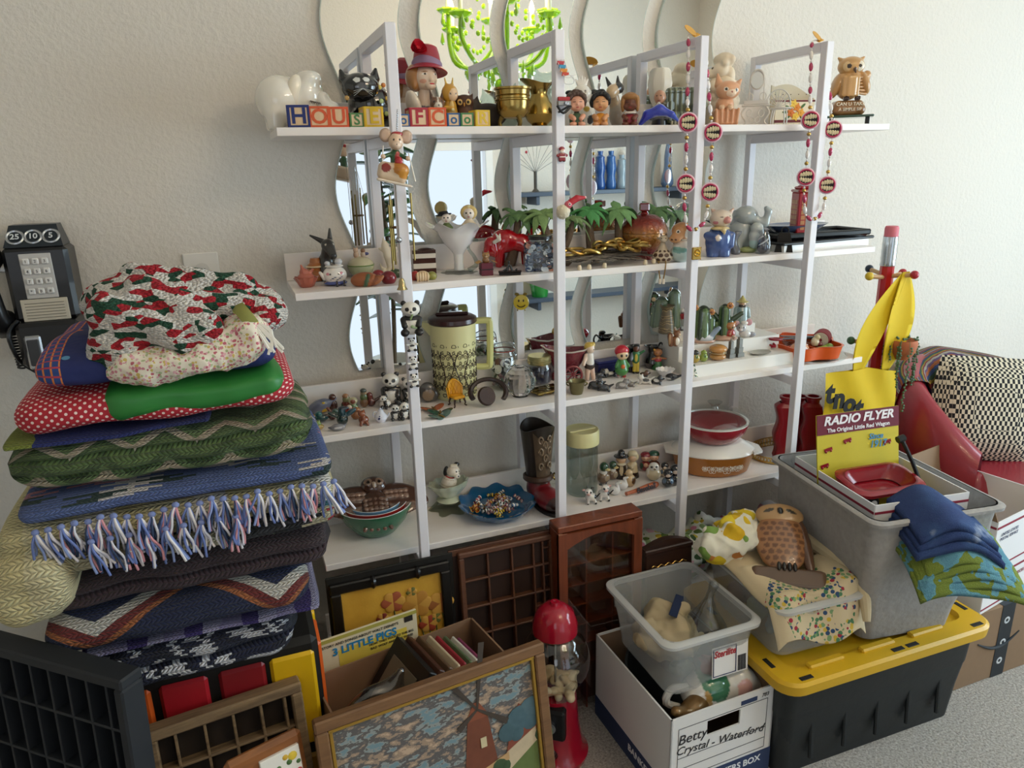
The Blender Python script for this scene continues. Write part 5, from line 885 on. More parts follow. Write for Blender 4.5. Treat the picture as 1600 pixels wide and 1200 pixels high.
for i,(px,py,tp,c1,c2,lb)in enumerate(((930,609,590,'#26282c','#5a5c60','dark glassy little animal with bent legs right of the pewter pot'),(944,612,595,'#1c1e22','#4a4c50','black little animal lying at the shelf edge left of the grey cat'),(936,592,577,'#202228','#3a3c44','black bumpy mini bottle group behind the dark animals'),(952,590,575,'#1d1f26','#c8c4ba','black mini bottles beside the red haired girl'),(971,608,592,'#84807c','#b8b2ac','grey striped kitten at the shelf edge'),(985,605,593,'#6a6560','#8d8680','grey brown animal tail figure right of the kitten'),(1006,591,578,'#3a2a26','#6b4a3a','brown little skunk behind the white dog'),(1008,601,585,'#d8d2c8','#3a3a3a','white and black small dog lying at the edge'),(1026,601,586,'#26282c','#e0dcd4','black and white small dog leaning toward the bowl'))):
 rr=random.Random(i*7+1)
 mini('tiny_animal',lb,px,py,tp,{'body':[E_((0,0,.35),(.6,.35,.36),c1),E_((-.45 if i%2 else .4,-.1,.7),(.32,.28,.28),c1 if i%3 else c2),K_((-.4,-.1,.3),(-.5,-.2,.08),.14,.13,c1),K_((.4,-.1,.3),(.55,-.2,.08),.14,.13,c1),P_((.1,-.3,.5),(.35,.2,.2),c2),K_((.5,0,.5),(.9,0,.75),.14,.08,c1),E_((-.6 if i%2 else .3,0,.98),.09,c1),E_((-.28 if i%2 else .52,0,.98),.09,c1)]},rr.uniform(-30,30),.006,26,.06,group=GB)
sA=onz(1050,589,Z3);sB=onz(1217,556,Z3)
x0=float(ony(1052,560,YS+.06)[0])+.034;x1=onz(1217,557,Z3)[0];yf=YS+.028
L=x1-x0;RS=mat('#ece8e0',.45);st=thing('display_riser','white three step display riser holding small figures','riser',(x0+L/2,0,Z3))
H1,H2,H3=.034,.075,.105;ys=[yf,yf+.058,yf+.108,-.064]
obj('step',box(L,ys[3]-ys[0],H1,(0,(ys[0]+ys[3])/2,H1/2),.0008),RS,st);obj('step',box(L*.93,ys[3]-ys[1],H2-H1,(-L*.035,(ys[1]+ys[3])/2,(H1+H2)/2),.0008),RS,st);obj('step',box(L*.8,ys[3]-ys[2],H3-H2,(-L*.1,(ys[2]+ys[3])/2,(H2+H3)/2),.0008),RS,st)
def rise(name,lab,px,step,tp,parts,rel=0,res=30,k=.03,m=None,yo=0,cat='figurine',wide=1):
 y=(ys[step]+(.029,.025,.02)[step])+yo;z=Z3+(H1,H2,H3)[step];p=ony(px,500,y);p=np.array([p[0],y,z])
 d=ray(px,proj(p)[1]);p[0]=ony(px,proj(p)[1],y)[0];hh=height_at(p,tp);t=thing(name,lab,cat,p,facing(p)+rel,(hh*wide,hh*wide,hh))
 for n_,q in parts.items():blob(n_,q,t,m or VG,res,k)
 return t
def cactus(lab,px,tp,step,arms,flower,col='#33452f',yo=0):
 rr=random.Random(px);parts={'base':[E_((0,0,.04),(.33,.25,.1),'#c8a088')]+[E_((rr.uniform(-.25,.25),rr.uniform(-.2,.1),.1),.05,'#cfae98')for i in range(8)]}
 st_=[]
 for(x,z0,z1,r0)in arms:
  st_+=[K_((x+r0*.8*math.cos(a),r0*.8*math.sin(a),z0),(x+r0*.55*math.cos(a),r0*.55*math.sin(a),z1),r0*.42,r0*.4,col if j%2 else '#5f7a48')for j,a in enumerate(np.linspace(0,2*PI,10,endpoint=False))]+[K_((x,0,z0),(x,0,z1),r0*.8,r0*.7,'#26351f')]
 parts['cactus_stem']=st_
 for i,(x,z)in enumerate(flower):parts['flower'+('.001' if i else '')]=[E_((x+.05*math.cos(a),-.1,z+.05*math.sin(a)),.035,'#cf8a44')for a in np.linspace(0,2*PI,7,endpoint=False)]+[E_((x,-.12,z),.035,'#8a4a24')]
 return rise('cactus_figurine',lab,px,step,tp,parts,0,38,.012,VG,yo)
cactus('barrel cactus figurine with two orange flowers left on the riser',1097,474,1,[(0,.15,.8,.22),(-.16,.12,.65,.13),(.17,.12,.6,.14)],[(-.2,.9),(.2,.8)])
cactus('branching cactus figurine with a big orange flower on the riser',1130,467,1,[(0,.15,.78,.15),(-.2,.12,.4,.1)],[(.12,.86)])
t=[o for o in C.objects if o.name.startswith('cactus_figurine')][-1]
blob('arm',[K_((-.1,0,.45),(-.33,0,.72),.07,.06,'#3a4c33'),K_((.1,0,.42),(.4,0,.66),.08,.06,'#3a4c33')],t,VG,26,.02)
p=np.array([ony(1040,500,-.084)[0],-.084,Z3+H3]);hh=height_at(p,448);t=thing('cactus_salt_shaker','green ceramic cactus cluster on the stand left of the post','figurine',p,facing(p),hh)
for x,w_,h_ in((-.1,.2,.75),(.18,.16,.95),(-.25,.1,.6)):
 blob('cactus_stem',[K_((x+w_*.7*math.cos(a),w_*.7*math.sin(a),.12),(x+w_*.45*math.cos(a),w_*.45*math.sin(a),h_-.1),w_*.42,w_*.36,'#566a50' if j%2 else '#6d7f62')for j,a in enumerate(np.linspace(0,2*PI,9,endpoint=False))]+[K_((x,0,.1),(x,0,h_-.08),w_*.7,w_*.6,'#3c4c38')],t,VG,30,.015)
obj('bud',[sph(.05,(-.28,-.05,.72),8,6)],mat('#d9b98a',.4),t);obj('base',lathe([(0,0),(.3,0),(.28,.12),(0,.14)],20),mat('#b8b4a4',.4),t)
p=np.array([ony(1041,523,-.112)[0],-.112,Z3+H3]);hh=height_at(p,477);t=thing('banded_vase','narrow brown stoneware vase with tan swirled bands','vase',p,0,hh)
BV=NT('banded_stoneware');v=BV.n('ShaderNodeSeparateXYZ');BV.l(BV.coord('Object'),v.inputs[0]);nz=BV.noise(3);BV.col(BV.ramp(BV.math('ADD',BV.math('SINE',BV.math('ADD',BV.math('MULTIPLY',v.outputs[2],26),BV.math('MULTIPLY',nz.outputs[0],9))),0),[(.0,'#6d5f48'),(.4,'#8a7a5c'),(.6,'#b59a68'),(.9,'#5d4f3c')]));nset(BV.b,'Roughness',.35)
obj('vase_body',lathe(bowlprof([(.28,0),(.3,.03),(.27,.3),(.19,.75),(.18,.85),(.27,1)],.02),28),BV.m,t)
p=np.array([ony(1063,523,-.102)[0],-.102,Z3+H3]);hh=height_at(p,483);t=thing('cocktail_glass','miniature cocktail glass of red drink behind the post','miniature',p,0,hh)
obj('drink_bowl',lathe([(0,.45),(.15,.55),(.24,.8),(.22,.82),(0,.8)],20),mat('#9a1422',.1,coat=.8),t);obj('stem',lathe([(0,0),(.15,0),(.14,.03),(.03,.06),(.03,.5)],16),mat('#2a2024',.3),t);obj('cherry',sph(.12,(.05,0,.92),10,6),mat('#e0d8d0',.3),t)
rise('squirrel_figurine','brown squirrel with a striped tail beside the post',1054,1,513,{'body':[E_((.05,0,.3),(.24,.22,.3),'#8a5a38'),P_((.12,-.2,.3),(.13,.15,.24),'#e3d6c2'),K_((-.2,.02,.1),(-.26,.02,.6),.13,.15,'#7a4a2a'),P_((-.3,-.1,.4),(.06,.2,.3),'#c8a078')],'head':[E_((.1,-.04,.72),(.2,.18,.17),'#8a5a38'),E_((.2,-.16,.68),(.09,.08,.07),'#d8c0a4'),K_((.0,0,.84),(-.02,0,.98),.05,.03,'#7a4a2a'),K_((.2,0,.84),(.24,0,.97),.05,.03,'#7a4a2a'),P_((.08,-.2,.76),.025,'#120d0a')]},15,32,m=VC,yo=-.012)
rise('fisherman_figurine','bearded man figurine in blue coat and yellow rain hat',1158,2,461,{'coat':[K_((0,0,.06),(0,0,.5),.24,.19,'#9ab0b0'),K_((-.2,0,.5),(-.24,-.08,.25),.08,.07,'#9ab0b0'),K_((.2,0,.5),(.24,-.08,.25),.08,.07,'#9ab0b0'),P_((0,-.2,.5),(.03,.1,.2),'#e2e0d4')],'head':[E_((0,-.02,.68),(.13,.13,.12),'#d9ae8c'),E_((0,-.08,.62),(.14,.1,.08),'#3a2a20')],'hat':[E_((0,0,.77),(.22,.22,.04),'#c9b86a'),K_((0,0,.8),(0,0,.95),.14,.04,'#d0c078')]},5,32)
rise('bear_figurine','little bear in a red coat and green hat with a black nose',1139,1,497,{'body':[E_((0,0,.28),(.26,.22,.28),'#a02a26'),E_((-.12,-.05,.05),(.13,.16,.06),'#1a1614'),E_((.12,-.05,.05),(.13,.16,.06),'#1a1614'),E_((0,-.18,.3),(.06,.06,.06),'#c08a5c')],'head':[E_((0,-.02,.66),(.25,.22,.2),'#b8763c'),E_((.08,-.22,.6),(.1,.08,.07),'#d09a60'),P_((.1,-.29,.63),.045,'#120d0a'),E_((-.05,.02,.86),(.2,.18,.1),'#2c4a34'),E_((.22,0,.8),(.07,.05,.07),'#b8763c'),P_((-.07,-.2,.7),.022,'#120d0a'),P_((.15,-.19,.71),.022,'#120d0a')]},8,32,yo=-.014)
rise('mouse_figurine','grey and white mouse figurine with large pink ears',1160,1,497,{'body':[E_((.1,0,.2),(.3,.22,.2),'#d8d4ce'),E_((.45,0,.15),(.2,.1,.14),'#9a9aa0')],'head':[E_((-.1,-.05,.5),(.25,.22,.22),'#b4b2b2'),E_((-.14,-.24,.44),(.08,.07,.06),'#e3d8d4'),P_((-.22,-.22,.55),.035,'#15110f'),P_((.0,-.24,.55),.035,'#15110f')],'ear':[E_((-.34,.02,.7),(.17,.05,.17),'#c9a0a0')],'ear.001':[E_((.28,.02,.78),(.17,.05,.17),'#d8a0a4')],'tuft':[E_((.05,0,.75),(.18,.12,.12),'#ece8e2')]},10,32,yo=-.006)
rise('whale_dish','white and blue grey whale tail ornament on the riser',1102,1,508,{'body':[E_((-.1,0,.3),(.55,.4,.3),'#d4d8dc'),K_((.2,0,.4),(.7,0,.85),.25,.12,'#8a9aac'),P_((-.2,-.1,.5),(.3,.4,.12),'#6a7c94')]},0,30,.08,yo=-.012)
p=rise('hamburger_box','round tan hinged trinket box like a bun on the riser',1121,0,537,{'base':[E_((0,0,.22),(.5,.48,.24),'#c08a4a')],'lid':[E_((0,0,.68),(.56,.54,.28),'#c58a44')]},0,30,.02)
obj('hinge_band',lathe([(.48,.42),(.53,.46),(.48,.5)],28),mat('#d9c9a0',.25,.7),p)
PWT=mat('#8d8c86',.35,.8)
for(px,tp,lb,n_)in((1141,527,'pewter cathedral miniature left of the slim tower',0),(1154,524,'slim pewter skyscraper miniature on the riser',1)):
 y=ys[0]+.03;q=ony(px,560,y);q=np.array([q[0],y,Z3+H1]);hh=height_at(q,tp);t=thing('pewter_building',lb,'miniature',q,10,hh,'pewter buildings on the riser')
 obj('block',[box(.42,.3,.2,(0,0,.1),.01),box(.3,.24,.3,(0,0,.3),.01)],PWT,t);obj('tower',[box(.18,.18,.7,(0,0,.45),.01)]if n_==0 else[box(.22,.2,.75,(0,0,.45),.01),box(.14,.13,.12,(0,0,.87),.01)],PWT,t)
 obj('spire',lathe([(.07,.78),(.0,1.0)],8),PWT,t)
for(px,tp,c,lb)in((1086,546,'#b59a3c','tiny yellow glass bird with black hat on the riser'),(1099,546,'#8fa03c','tiny green glass bird on the riser')):
 rise('glass_pixie',lb,px,0,tp,{'body':[E_((0,0,.35),(.34,.3,.36),c),E_((0,0,.75),(.25,.22,.2),c if px>1090 else '#2a2620'),K_((0,0,.85),(.0,0,.98),.1,.03,c if px>1090 else '#2a2620'),P_((.1,-.2,.5),(.1,.15,.15),'#4a6a2a')]},0,24)
q=ony(1187,556,ys[0]+.03);p=np.array([q[0],ys[0]+.03,Z3+H1]);t=thing('silver_dish','oval silver filigree dish on the riser end','dish',p,6,1)
obj('dish',xf(lathe([(0,.001),(.02,.0005),(.03,.004),(.031,.006),(.02,.003),(0,.003)],32,(0,0,0),lambda a,r,z:(r*(1+.03*math.cos(16*a)),z)),sc=(1.15,.7,1)),mat('#b8b4a8',.35,.7,var=.5,bscale=120),t)
q=spot(1083,592,Z3,.006);t=thing('christmas_tree_pin','tiny silver and green tree pin leaning at the post','brooch',q,facing(q),height_at(q,566))
obj('tree',[tube([(-.3+.12*i*0-.28*(1-j/4),0,.1+.2*j),(0,0,.25+.2*j),(.28*(1-j/4),0,.1+.2*j)],.03,5)for j in range(4)for i in(0,)],mat('#9aa8a0',.25,.9),t);obj('gem',[sph(.05,((-1)**j*.15*(1-j/5),-.03,.15+.17*j),7,5)for j in range(5)],mat('#2f6a4a',.15,coat=.8),t);obj('trunk',box(.08,.05,.12,(0,0,.06)),STEEL,t)
p=onz(1268,562,Z3);p=np.array([p[0]+.005,-.165,Z3]);t=thing('clear_plate','clear glass plate under the orange tray','plate',p,0,1)
obj('plate',lathe([(0,.0005),(.1,.0005),(.125,.008),(.12,.009),(.098,.003),(0,.003)],40,(0,0,0),lambda a,r,z:(r*(1+.02*math.cos(16*a)),z)),glass('#eef3f2'),t)
p=p+np.array([0,0,.0045]);t=thing('orange_tray','orange plastic flower shaped divided tray full of oddments','tray',p,10,1)
OR=mat('#d9581c',.3,coat=.2)
lob=lambda a,r,z:(r*(1+.13*math.cos(5*a)),z)
obj('tray_wall',lathe([(0,.001),(.088,.001),(.094,.004),(.101,.04),(.104,.042),(.098,.042),(.09,.006),(0,.006)],80,(0,0,0),lob),OR,t)
for i in range(5):
 a=2*PI*(i+.5)/5;obj('divider',box(.075,.003,.028,(0,0,0)),OR,t,(.04*math.cos(a),.04*math.sin(a),.02),(0,0,math.degrees(a)))
pt=p
def odd(name,lab,cat,loc,rot=(0,0,0)):return thing(name,lab,cat,pt+np.array(loc),0,1,'oddments in the orange tray',rot)
d=odd('red_spool','dark red roll with a patterned white end in the orange tray','spool',(.062,-.012,.045),(0,0,-52));obj('roll',xf(lathe([(0,-.026),(.024,-.026),(.025,0),(.024,.026),(0,.026)],24),rot=(90,0,0)),mat('#8a1c2a',.6,bump=.3),d);obj('end_cap',xf(lathe([(.005,.0262),(.022,.0262),(.022,.028),(.005,.028)],24),rot=(90,0,0)),mat('#d8cdb8',.5,var=.7,bscale=160),d)
d=odd('egg_mask','peach doll face with painted eyes in the orange tray','ornament',(-.05,-.045,.008));blob('face',[E_((0,0,.02),(.03,.024,.024),'#dba27c'),P_((.006,-.022,.027),(.003,.01,.003),'#2a1a14'),P_((.018,-.02,.024),(.003,.01,.003),'#2a1a14')],d,VC,26,.004)
d=odd('scissors','long grey scissors lying across the orange tray','scissors',(-.01,-.01,.052),(0,4,-6));obj('blade',[xf(box(.14,.01,.003,(0,0,0),.001),(-.02,0,0),(0,0,5)),xf(box(.13,.01,.003,(0,0,0),.001),(.0,.006,.004),(0,0,-8))],mat('#6d7178',.3,.9),d);obj('handle',[tube([(-.1+.018*math.cos(a),s*.014+.011*math.sin(a),.002)for a in np.linspace(0,2*PI,14,endpoint=False)],.0035,6,True)for s in(-1,1)],mat('#8a1a2a',.4),d)
d=odd('green_fish','lime green plastic piece in the orange tray','toy',(.03,-.055,.008));blob('body',[E_((0,0,.012),(.028,.016,.014),'#8fae2c'),E_((.02,0,.02),(.014,.012,.012),'#6f9030')],d,VC,22,.005)
d=odd('santa_pin','small cream and dark red figure in the orange tray','ornament',(.02,-.03,.03));blob('body',[E_((0,0,.012),(.012,.011,.015),'#d8cfae'),E_((.004,-.004,.026),(.008,.008,.008),'#cdbf90'),E_((.01,-.01,.006),(.008,.008,.007),'#6a1a22')],d,VC,22,.004)
d=odd('plastic_bag','crumpled clear bag lying in the orange tray','bag',(-.005,.0,.02));blob('film',[E_((-.01,0,.014),(.045,.03,.014),'#cfd8d8'),E_((.03,.01,.02),(.02,.02,.012),'#cfd8d8'),E_((-.03,.02,.022),(.02,.016,.012),'#cfd8d8')],d,glass('#d5dfe0'),24,.01)
d=odd('navy_button','dark blue round button in the orange tray','button',(-.075,-.025,.02),(20,0,0));obj('disc',lathe([(0,0),(.013,0),(.013,.004),(.009,.005),(0,.003)],18),mat('#26466e',.3),d)
d=odd('wooden_ruler','brown wooden strip beneath the scissors in the orange tray','stick',(.015,.008,.046),(0,2,-14));obj('strip',box(.09,.016,.004,(0,0,0),.001),mat('#8a6a48',.6,var=.4),d)
d=odd('red_tassel','red cord tangle hanging over the orange tray rim','cord',(-.095,.0,.04));obj('cord',tube([(.01*math.cos(a*2.3)-.004*a,.012*math.sin(a*3.1),.006*math.sin(a*1.7))for a in np.linspace(0,6,30)],.0028,5),mat('#a31a2c',.6),d)
xq=PX[1]-PWD/2;q=ony(838,470,YR-PD-.012);p=np.array([xq,YR-PD-.0102-.0004,q[2]]);t=thing('smiley_clock','yellow smiley face alarm clock hung on a rear post','clock',ony(838,469,-.16)*[1,0,1]+[0,-.0562-.008,0],facing(p),.0245)
t.location=(float(xq),float(YR-PD-.0085),float(ony(838,469,YR-PD)[2]))
YL=mat('#dfc02c',.3,coat=.3);obj('face',xf(lathe([(0,-.25),(.8,-.25),(.85,0),(.8,.2),(0,.25)],28),rot=(90,0,0)),YL,t)
obj('smile',tube([(.5*math.sin(a),-.27,-.5*math.cos(a)+.02)for a in np.linspace(-1,1,12)],.05,5),mat('#3a2a14',.5),t);obj('eye',[sph((.08,.05,.14),(s*.25,-.25,.2),8,6)for s in(-1,1)],mat('#3a2a14',.5),t)
for s in(-1,1):obj('bell',sph((.25,.2,.16),(s*.45,0,.88),10,6),mat('#a08a4a',.3,.7),t)
for s in(-1,1):obj('foot',sph((.08,.1,.1),(s*.4,0,-.86),8,5),mat('#a08a4a',.3,.7),t)
# fourth shelf
p=spot(590,843,Z4,.056);R0=117/ppm(p)/2;hz=R0*.92
def nest(name,lab,r,z0,h,col,inner,c0):
 t=thing(name,lab,'bowl',p+np.array([0,0,z0]),0,1,'nested mixing bowls')
 obj('bowl_wall',lathe([(0,0),(r*.5,0),(r*.55,.003),(r*.82,h*.45),(r*.97,h*.85),(r*1.0,h),(r*.965,h),(r*.78,h*.45),(r*.5,.006),(0,.006)],44),mat(col,.25,coat=.4),t)
 obj('white_lining',lathe([(r*.99,h*1.0),(r*.985,h*1.012),(r*.955,h*1.0),(r*.77,h*.46),(r*.49,.0075),(0,.0075)],44),mat('#efece6',.25,coat=.4),t)
nest('green_mixing_bowl','large green mixing bowl, outermost of the nested set',R0,0,hz*.86,'#2f6b4a',0,0)
nest('red_mixing_bowl','red mixing bowl nested inside the green one',R0*.88,.0085,hz*.8,'#9c2a24',0,0)
nest('blue_mixing_bowl','pale blue mixing bowl nested inside the red one',R0*.72,.017,hz*.72,'#6f97b5',0,0)
q=p+np.array([0,-.012,hz*.86+.008]);t=thing('owl_tray','brown glazed owl dish with spread wings lying over the bowls','dish',q,0,.8,rot=(33,3,facing(p)+4))
OB='#4d3124';OB2='#6b4a38'
def wing(sx):
 pr=[E_((sx*.075,.012,0.004),(.075,.045,.012),OB,(0,0,sx*-12)),E_((sx*.125,-.005,.002),(.045,.03,.009),OB,(0,0,sx*-25))]
 for i in range(9):pr.append(K_((sx*(.03+.012*i),-.02-.0*i,.006),(sx*(.07+.0105*i),-.062+.0045*i,-.002),.006,.005,OB2 if i%2 else OB))
 for i in range(10):pr.append(E_((sx*(.035+.011*(i%5)*1.4),.02-.018*(i//5),.016),(.007,.006,.004),'#8a6a58'))
 return pr
blob('wing',wing(-1),t,vcmat(.15,.8),46,.006,cut=None);blob('wing',wing(1),t,vcmat(.15,.8),46,.006,cut=None)
rr=random.Random(2)
blob('breast',[E_((0,-.02,.006),(.045,.06,.018),OB)]+[E_((-.032+.016*(i%5),-.055+.016*(i//5),.02),(.007,.006,.005),'#7d5f4e')for i in range(20)],t,vcmat(.15,.8),40,.005,cut=None)
blob('head',[E_((0,.052,.012),(.04,.03,.02),OB)]+[E_((s*.017,.053,.028),(.014,.013,.006),'#8a6f5c')for s in(-1,1)]+[P_((s*.017,.05,.035),(.006,.006,.006),'#1c120c')for s in(-1,1)]+[K_((0,.045,.032),(0,.034,.03),.005,.003,'#b8a088')],t,vcmat(.15,.8),36,.004,cut=None)
blob('tail',[K_((.012*i,-.07,.004),(.02*i,-.1,0),.008,.007,OB2)for i in(-2,-1,0,1,2)],t,vcmat(.15,.8),28,.005,cut=None)
p=spot(703,805,Z4,.045);t=thing('shell_vase','pale green fan shaped vase on a round foot','vase',p,facing(p)+8,1);hh=height_at(p,722)
CLD=NT('celadon_glaze');v=CLD.n('ShaderNodeSeparateXYZ');CLD.l(CLD.coord('Object'),v.inputs[0]);CLD.col(CLD.ramp(v.outputs[2],[(.01,'#c2c6a4'),(.05,'#d9dcc6'),(.1,'#9fae94')]));nset(CLD.b,'Roughness',.2);nset(CLD.b,'Coat Weight',.6);CLD=CLD.m
obj('foot',lathe([(0,.024),(.03,.024),(.034,.028),(.02,.034),(0,.036)],28),CLD,t)
obj('fan_bowl',xf(lathe(bowlprof([(.016,.034),(.03,.042),(.045,.062),(.05,hh*.5),(.053,hh*.58)],.004),48,(0,0,0),lambda a,r,z:(r*(1+.05*math.cos(12*a)*(z>.05)),z+(.018*math.cos(a)+.004*math.cos(12*a))*max(0,z-.06)/.06)),sc=(1,.75,1)),CLD,t)
obj('star_base',lathe([(0,.024),(.03,.022),(.048,.002),(.046,0),(0,0)],36,(0,0,0),lambda a,r,z:(r*(1+.22*math.cos(6*a)),z)),glass('#e8ebe2'),t)
q=p+np.array([-.006,-.004,.05]);hq=height_at(q,720);t=thing('dog_planter','white ceramic dog with black ears sitting in the green vase','figurine',q,facing(p)+22,hq,rot=(8,12,facing(p)+22))
blob('body',[E_((0,0,.3),(.24,.2,.32),'#e2d5bf')]+[P_((0,0,.12+.09*i),(.4,.4,.008),'#a8906e')for i in range(5)],t,VC,36,.05)
blob('head',[E_((.04,-.04,.72),(.2,.17,.17),'#e9dcc6'),E_((.1,-.2,.65),(.1,.09,.08),'#efe4d0'),E_((.14,.05,.9),(.09,.06,.07),'#15120f'),E_((-.16,.05,.68),(.07,.08,.16),'#15120f'),P_((.06,-.2,.78),.025,'#120d0a'),P_((.17,-.17,.78),.025,'#120d0a'),P_((.12,-.29,.68),.03,'#120d0a')]+[E_((-.05+.05*i,.0,.88),.05,'#d8c8aa')for i in range(4)],t,VC,38,.03)
obj('red_collar',lathe([(.15,.53),(.17,.55),(.15,.57)],20),mat('#b02a2a',.4),t)
p=spot(778,816,Z4,.057);R0=119/ppm(p)/2;t=thing('blue_glass_dish','deep blue ruffled glass dish','dish',p,0,1)
BG=mat('#0b5f90',.08,coat=.8,trans=.2,ior=1.35,name='blue_glass')
obj('dish_wall',lathe([(0,.004),(R0*.6,.004),(R0*.66,0),(R0*.85,R0*.14),(R0*.98,R0*.27),(R0*1.0,R0*.32),(R0*.9,R0*.29),(R0*.7,R0*.1),(0,.01)],72,(0,0,0),lambda a,r,z:(r*(1+.05*math.cos(10*a)*(r>R0*.7)),z+.004*math.cos(10*a)*(z>R0*.2))),BG,t)
rr=random.Random(9)
CC=['#c9a42c','#1c1c24','#8a1f34','#e3ddd2','#b98a2c','#2f5f8a','#6a2a4a','#d2b23a','#3a3a3e']
def candy_mat(a,b):
 k=NT('striped_glass_candy');w_=k.n('ShaderNodeTexWave');w_.inputs['Scale'].default_value=45;k.l(k.coord('Object'),w_.inputs[0]);k.col(k.mix(k.math('GREATER_THAN',w_.outputs[1],.5),srgb(a),srgb(b)));nset(k.b,'Roughness',.1);nset(k.b,'Coat Weight',.8);return k.m
cms=[mesh('candy',merge([sph((.0085,.006,.006),(0,0,0),10,6),xf(lathe([(.001,0),(.006,.007)],8),(.007,0,0),(0,90,0)),xf(lathe([(.001,0),(.006,.007)],8),(-.007,0,0),(0,-90,0))]),candy_mat(a,b))for a,b in(('#1a1a20','#d8b832'),('#e8e2da','#9a2038'),('#1a1a20','#e8e4dc'),('#c8a02a','#8a2a1a'),('#2a5a8a','#e0ddd4'),('#6a2040','#c8b0a0'))]
for i in range(42):
 a=rr.uniform(0,2*PI);q_=R0*.62*math.sqrt(rr.random());o=obj('wrapped_candy',cms[i%6],None,None,p+np.array([q_*math.cos(a),q_*math.sin(a),.018+rr.uniform(0,.006)+.004*(i>24)]),(rr.uniform(-25,25),rr.uniform(-20,20),rr.uniform(0,360)))
 tag(o,('glass candy with yellow and black stripes','glass candy with red and white stripes','glass candy with black and white stripes','amber and red glass candy','glass candy with blue and white stripes','plum and pink glass candy')[i%6]+' in the blue dish','candy','striped glass candies in the blue dish '+'abcdef'[i%6])
p=spot(846,797,Z4,.04);hh=height_at(p,660);t=thing('boot_vase','ceramic cowboy boot vase in brown and dark red','vase',p,facing(p)+28,hh)
BT='#3c2a20'
blob('foot',[E_((0,-.18,.13),(.14,.27,.13),'#7a1c24'),E_((0,.08,.16),(.13,.15,.16),'#54211f'),P_((0,-.42,.1),(.16,.14,.14),'#3a1f1a'),K_((0,.05,.2),(0,.07,.36),.12,.12,'#6d1d22'),P_((0,.0,.3),(.2,.3,.035),'#4a3428')],t,vcmat(.3,.4),44,.06)
obj('sole',xf(lathe([(0,0),(.13,0),(.14,.02),(.13,.04),(0,.04)],28),(0,-.15,0),sc=(1,2.1,1)),mat('#1d1512',.5),t);obj('heel',box(.2,.16,.09,(0,.13,.045),.02),mat('#1d1512',.5),t)
def shaft(a,r,z):q_=max(0,(z-.8)/.2);return(r,z+q_*.1*(math.sin(a)**2-.55))
obj('shaft',lathe([(.13,.3),(.145,.4),(.165,.6),(.19,.85),(.2,.95),(.185,.95),(.15,.6),(0,.45)],36,(0,.07,0),shaft),mat('#332a22',.35,coat=.2,var=.3,bscale=6),t)
TP=mat('#5f4e3c',.4,coat=.2)
obj('front_panel',[grid(lambda u,v:((.15+.045*v+.006)*math.cos(-PI/2+(u-.5)*1.5*(.8+.2*v)),.07+(.15+.045*v+.006)*math.sin(-PI/2+(u-.5)*1.5*(.8+.2*v)),.36+v*(.56-.14*(1-abs(u-.5)*2))),12,8)],TP,t)
for i,(u,z,s)in enumerate(((-.3,.5,1),(.3,.5,-1),(-.28,.68,-1),(.28,.68,1),(0,.6,1),(0,.76,-1),(-.3,.82,1),(.3,.82,-1))):
 obj('scroll',tube([((.185+.03*(z-.5))*math.cos(-PI/2+u+s*.16*(1-.7*k_)*math.cos(7*k_)),.07+(.185+.03*(z-.5))*math.sin(-PI/2+u+s*.16*(1-.7*k_)*math.cos(7*k_)),z+.055*(1-.7*k_)*math.sin(7*k_))for k_ in np.linspace(0,1,16)],.012,5),mat('#7d6a54',.4),t)
obj('ankle_strap',xf(lathe([(.155,.28),(.17,.3),(.165,.34),(.15,.35)],28,(0,0,0)),(0,.03,0),(-8,0,0),(1,1.25,1)),mat('#4a3426',.4),t);obj('buckle',tube([(.17+.0*a,-.02+.03*math.cos(a),.31+.04*math.sin(a))for a in np.linspace(0,2*PI,10,endpoint=False)],.01,5,True),BRASS,t)
p=spot(909,780,Z4,.045);hh=height_at(p,670);r=53/ppm(p)/2;t=thing('glass_canister','tall glass canister with pale yellow lid','jar',p,facing(p),1)
obj('glass_wall',lathe([(0,.002),(r*.9,.002),(r*.94,.006),(r*.94,hh*.8),(r*.9,hh*.8),(r*.9,.008),(0,.006)],36),glass('#e6ebe9'),t);obj('lid',lathe([(r*.95,hh*.78),(r*1.0,hh*.79),(r*1.0,hh*.97),(r*.93,hh),(r*.8,hh*.985),(0,hh*.985)],40),mat('#dcd59c',.4),t);obj('lid_strap',box(r*1.7,r*.3,.004,(0,0,hh*.99),.001),mat('#e3dca8',.4),t,rot=(0,0,30))
def low(name,lab,px,py,tp,parts,rel=0,back=.008,res=28,k=.04,m=None,group=None):return fig(name,lab,'figurine',px,py,tp,Z4,parts,rel,back,res,k,m or VG,group)
DUCK=lambda:{'body':[E_((0,0,.28),(.3,.24,.28),'#7a5f48'),P_((.1,-.2,.3),(.15,.15,.15),'#a89478')],'neck':[K_((0,0,.48),(0,0,.54),.17,.16,'#e6dfd2')],'head':[E_((0,-.02,.78),(.2,.2,.22),'#2c4a30'),E_((.1,-.2,.7),(.13,.1,.06),'#c9b070'),P_((.1,-.18,.82),.025,'#0e0c0a')]}
low('mallard_shaker','mallard duck shaker with green head behind the canister',943,757,722,DUCK(),25);low('mallard_shaker','mallard duck shaker with green head beside the pilgrim man',957,751,720,DUCK(),25)
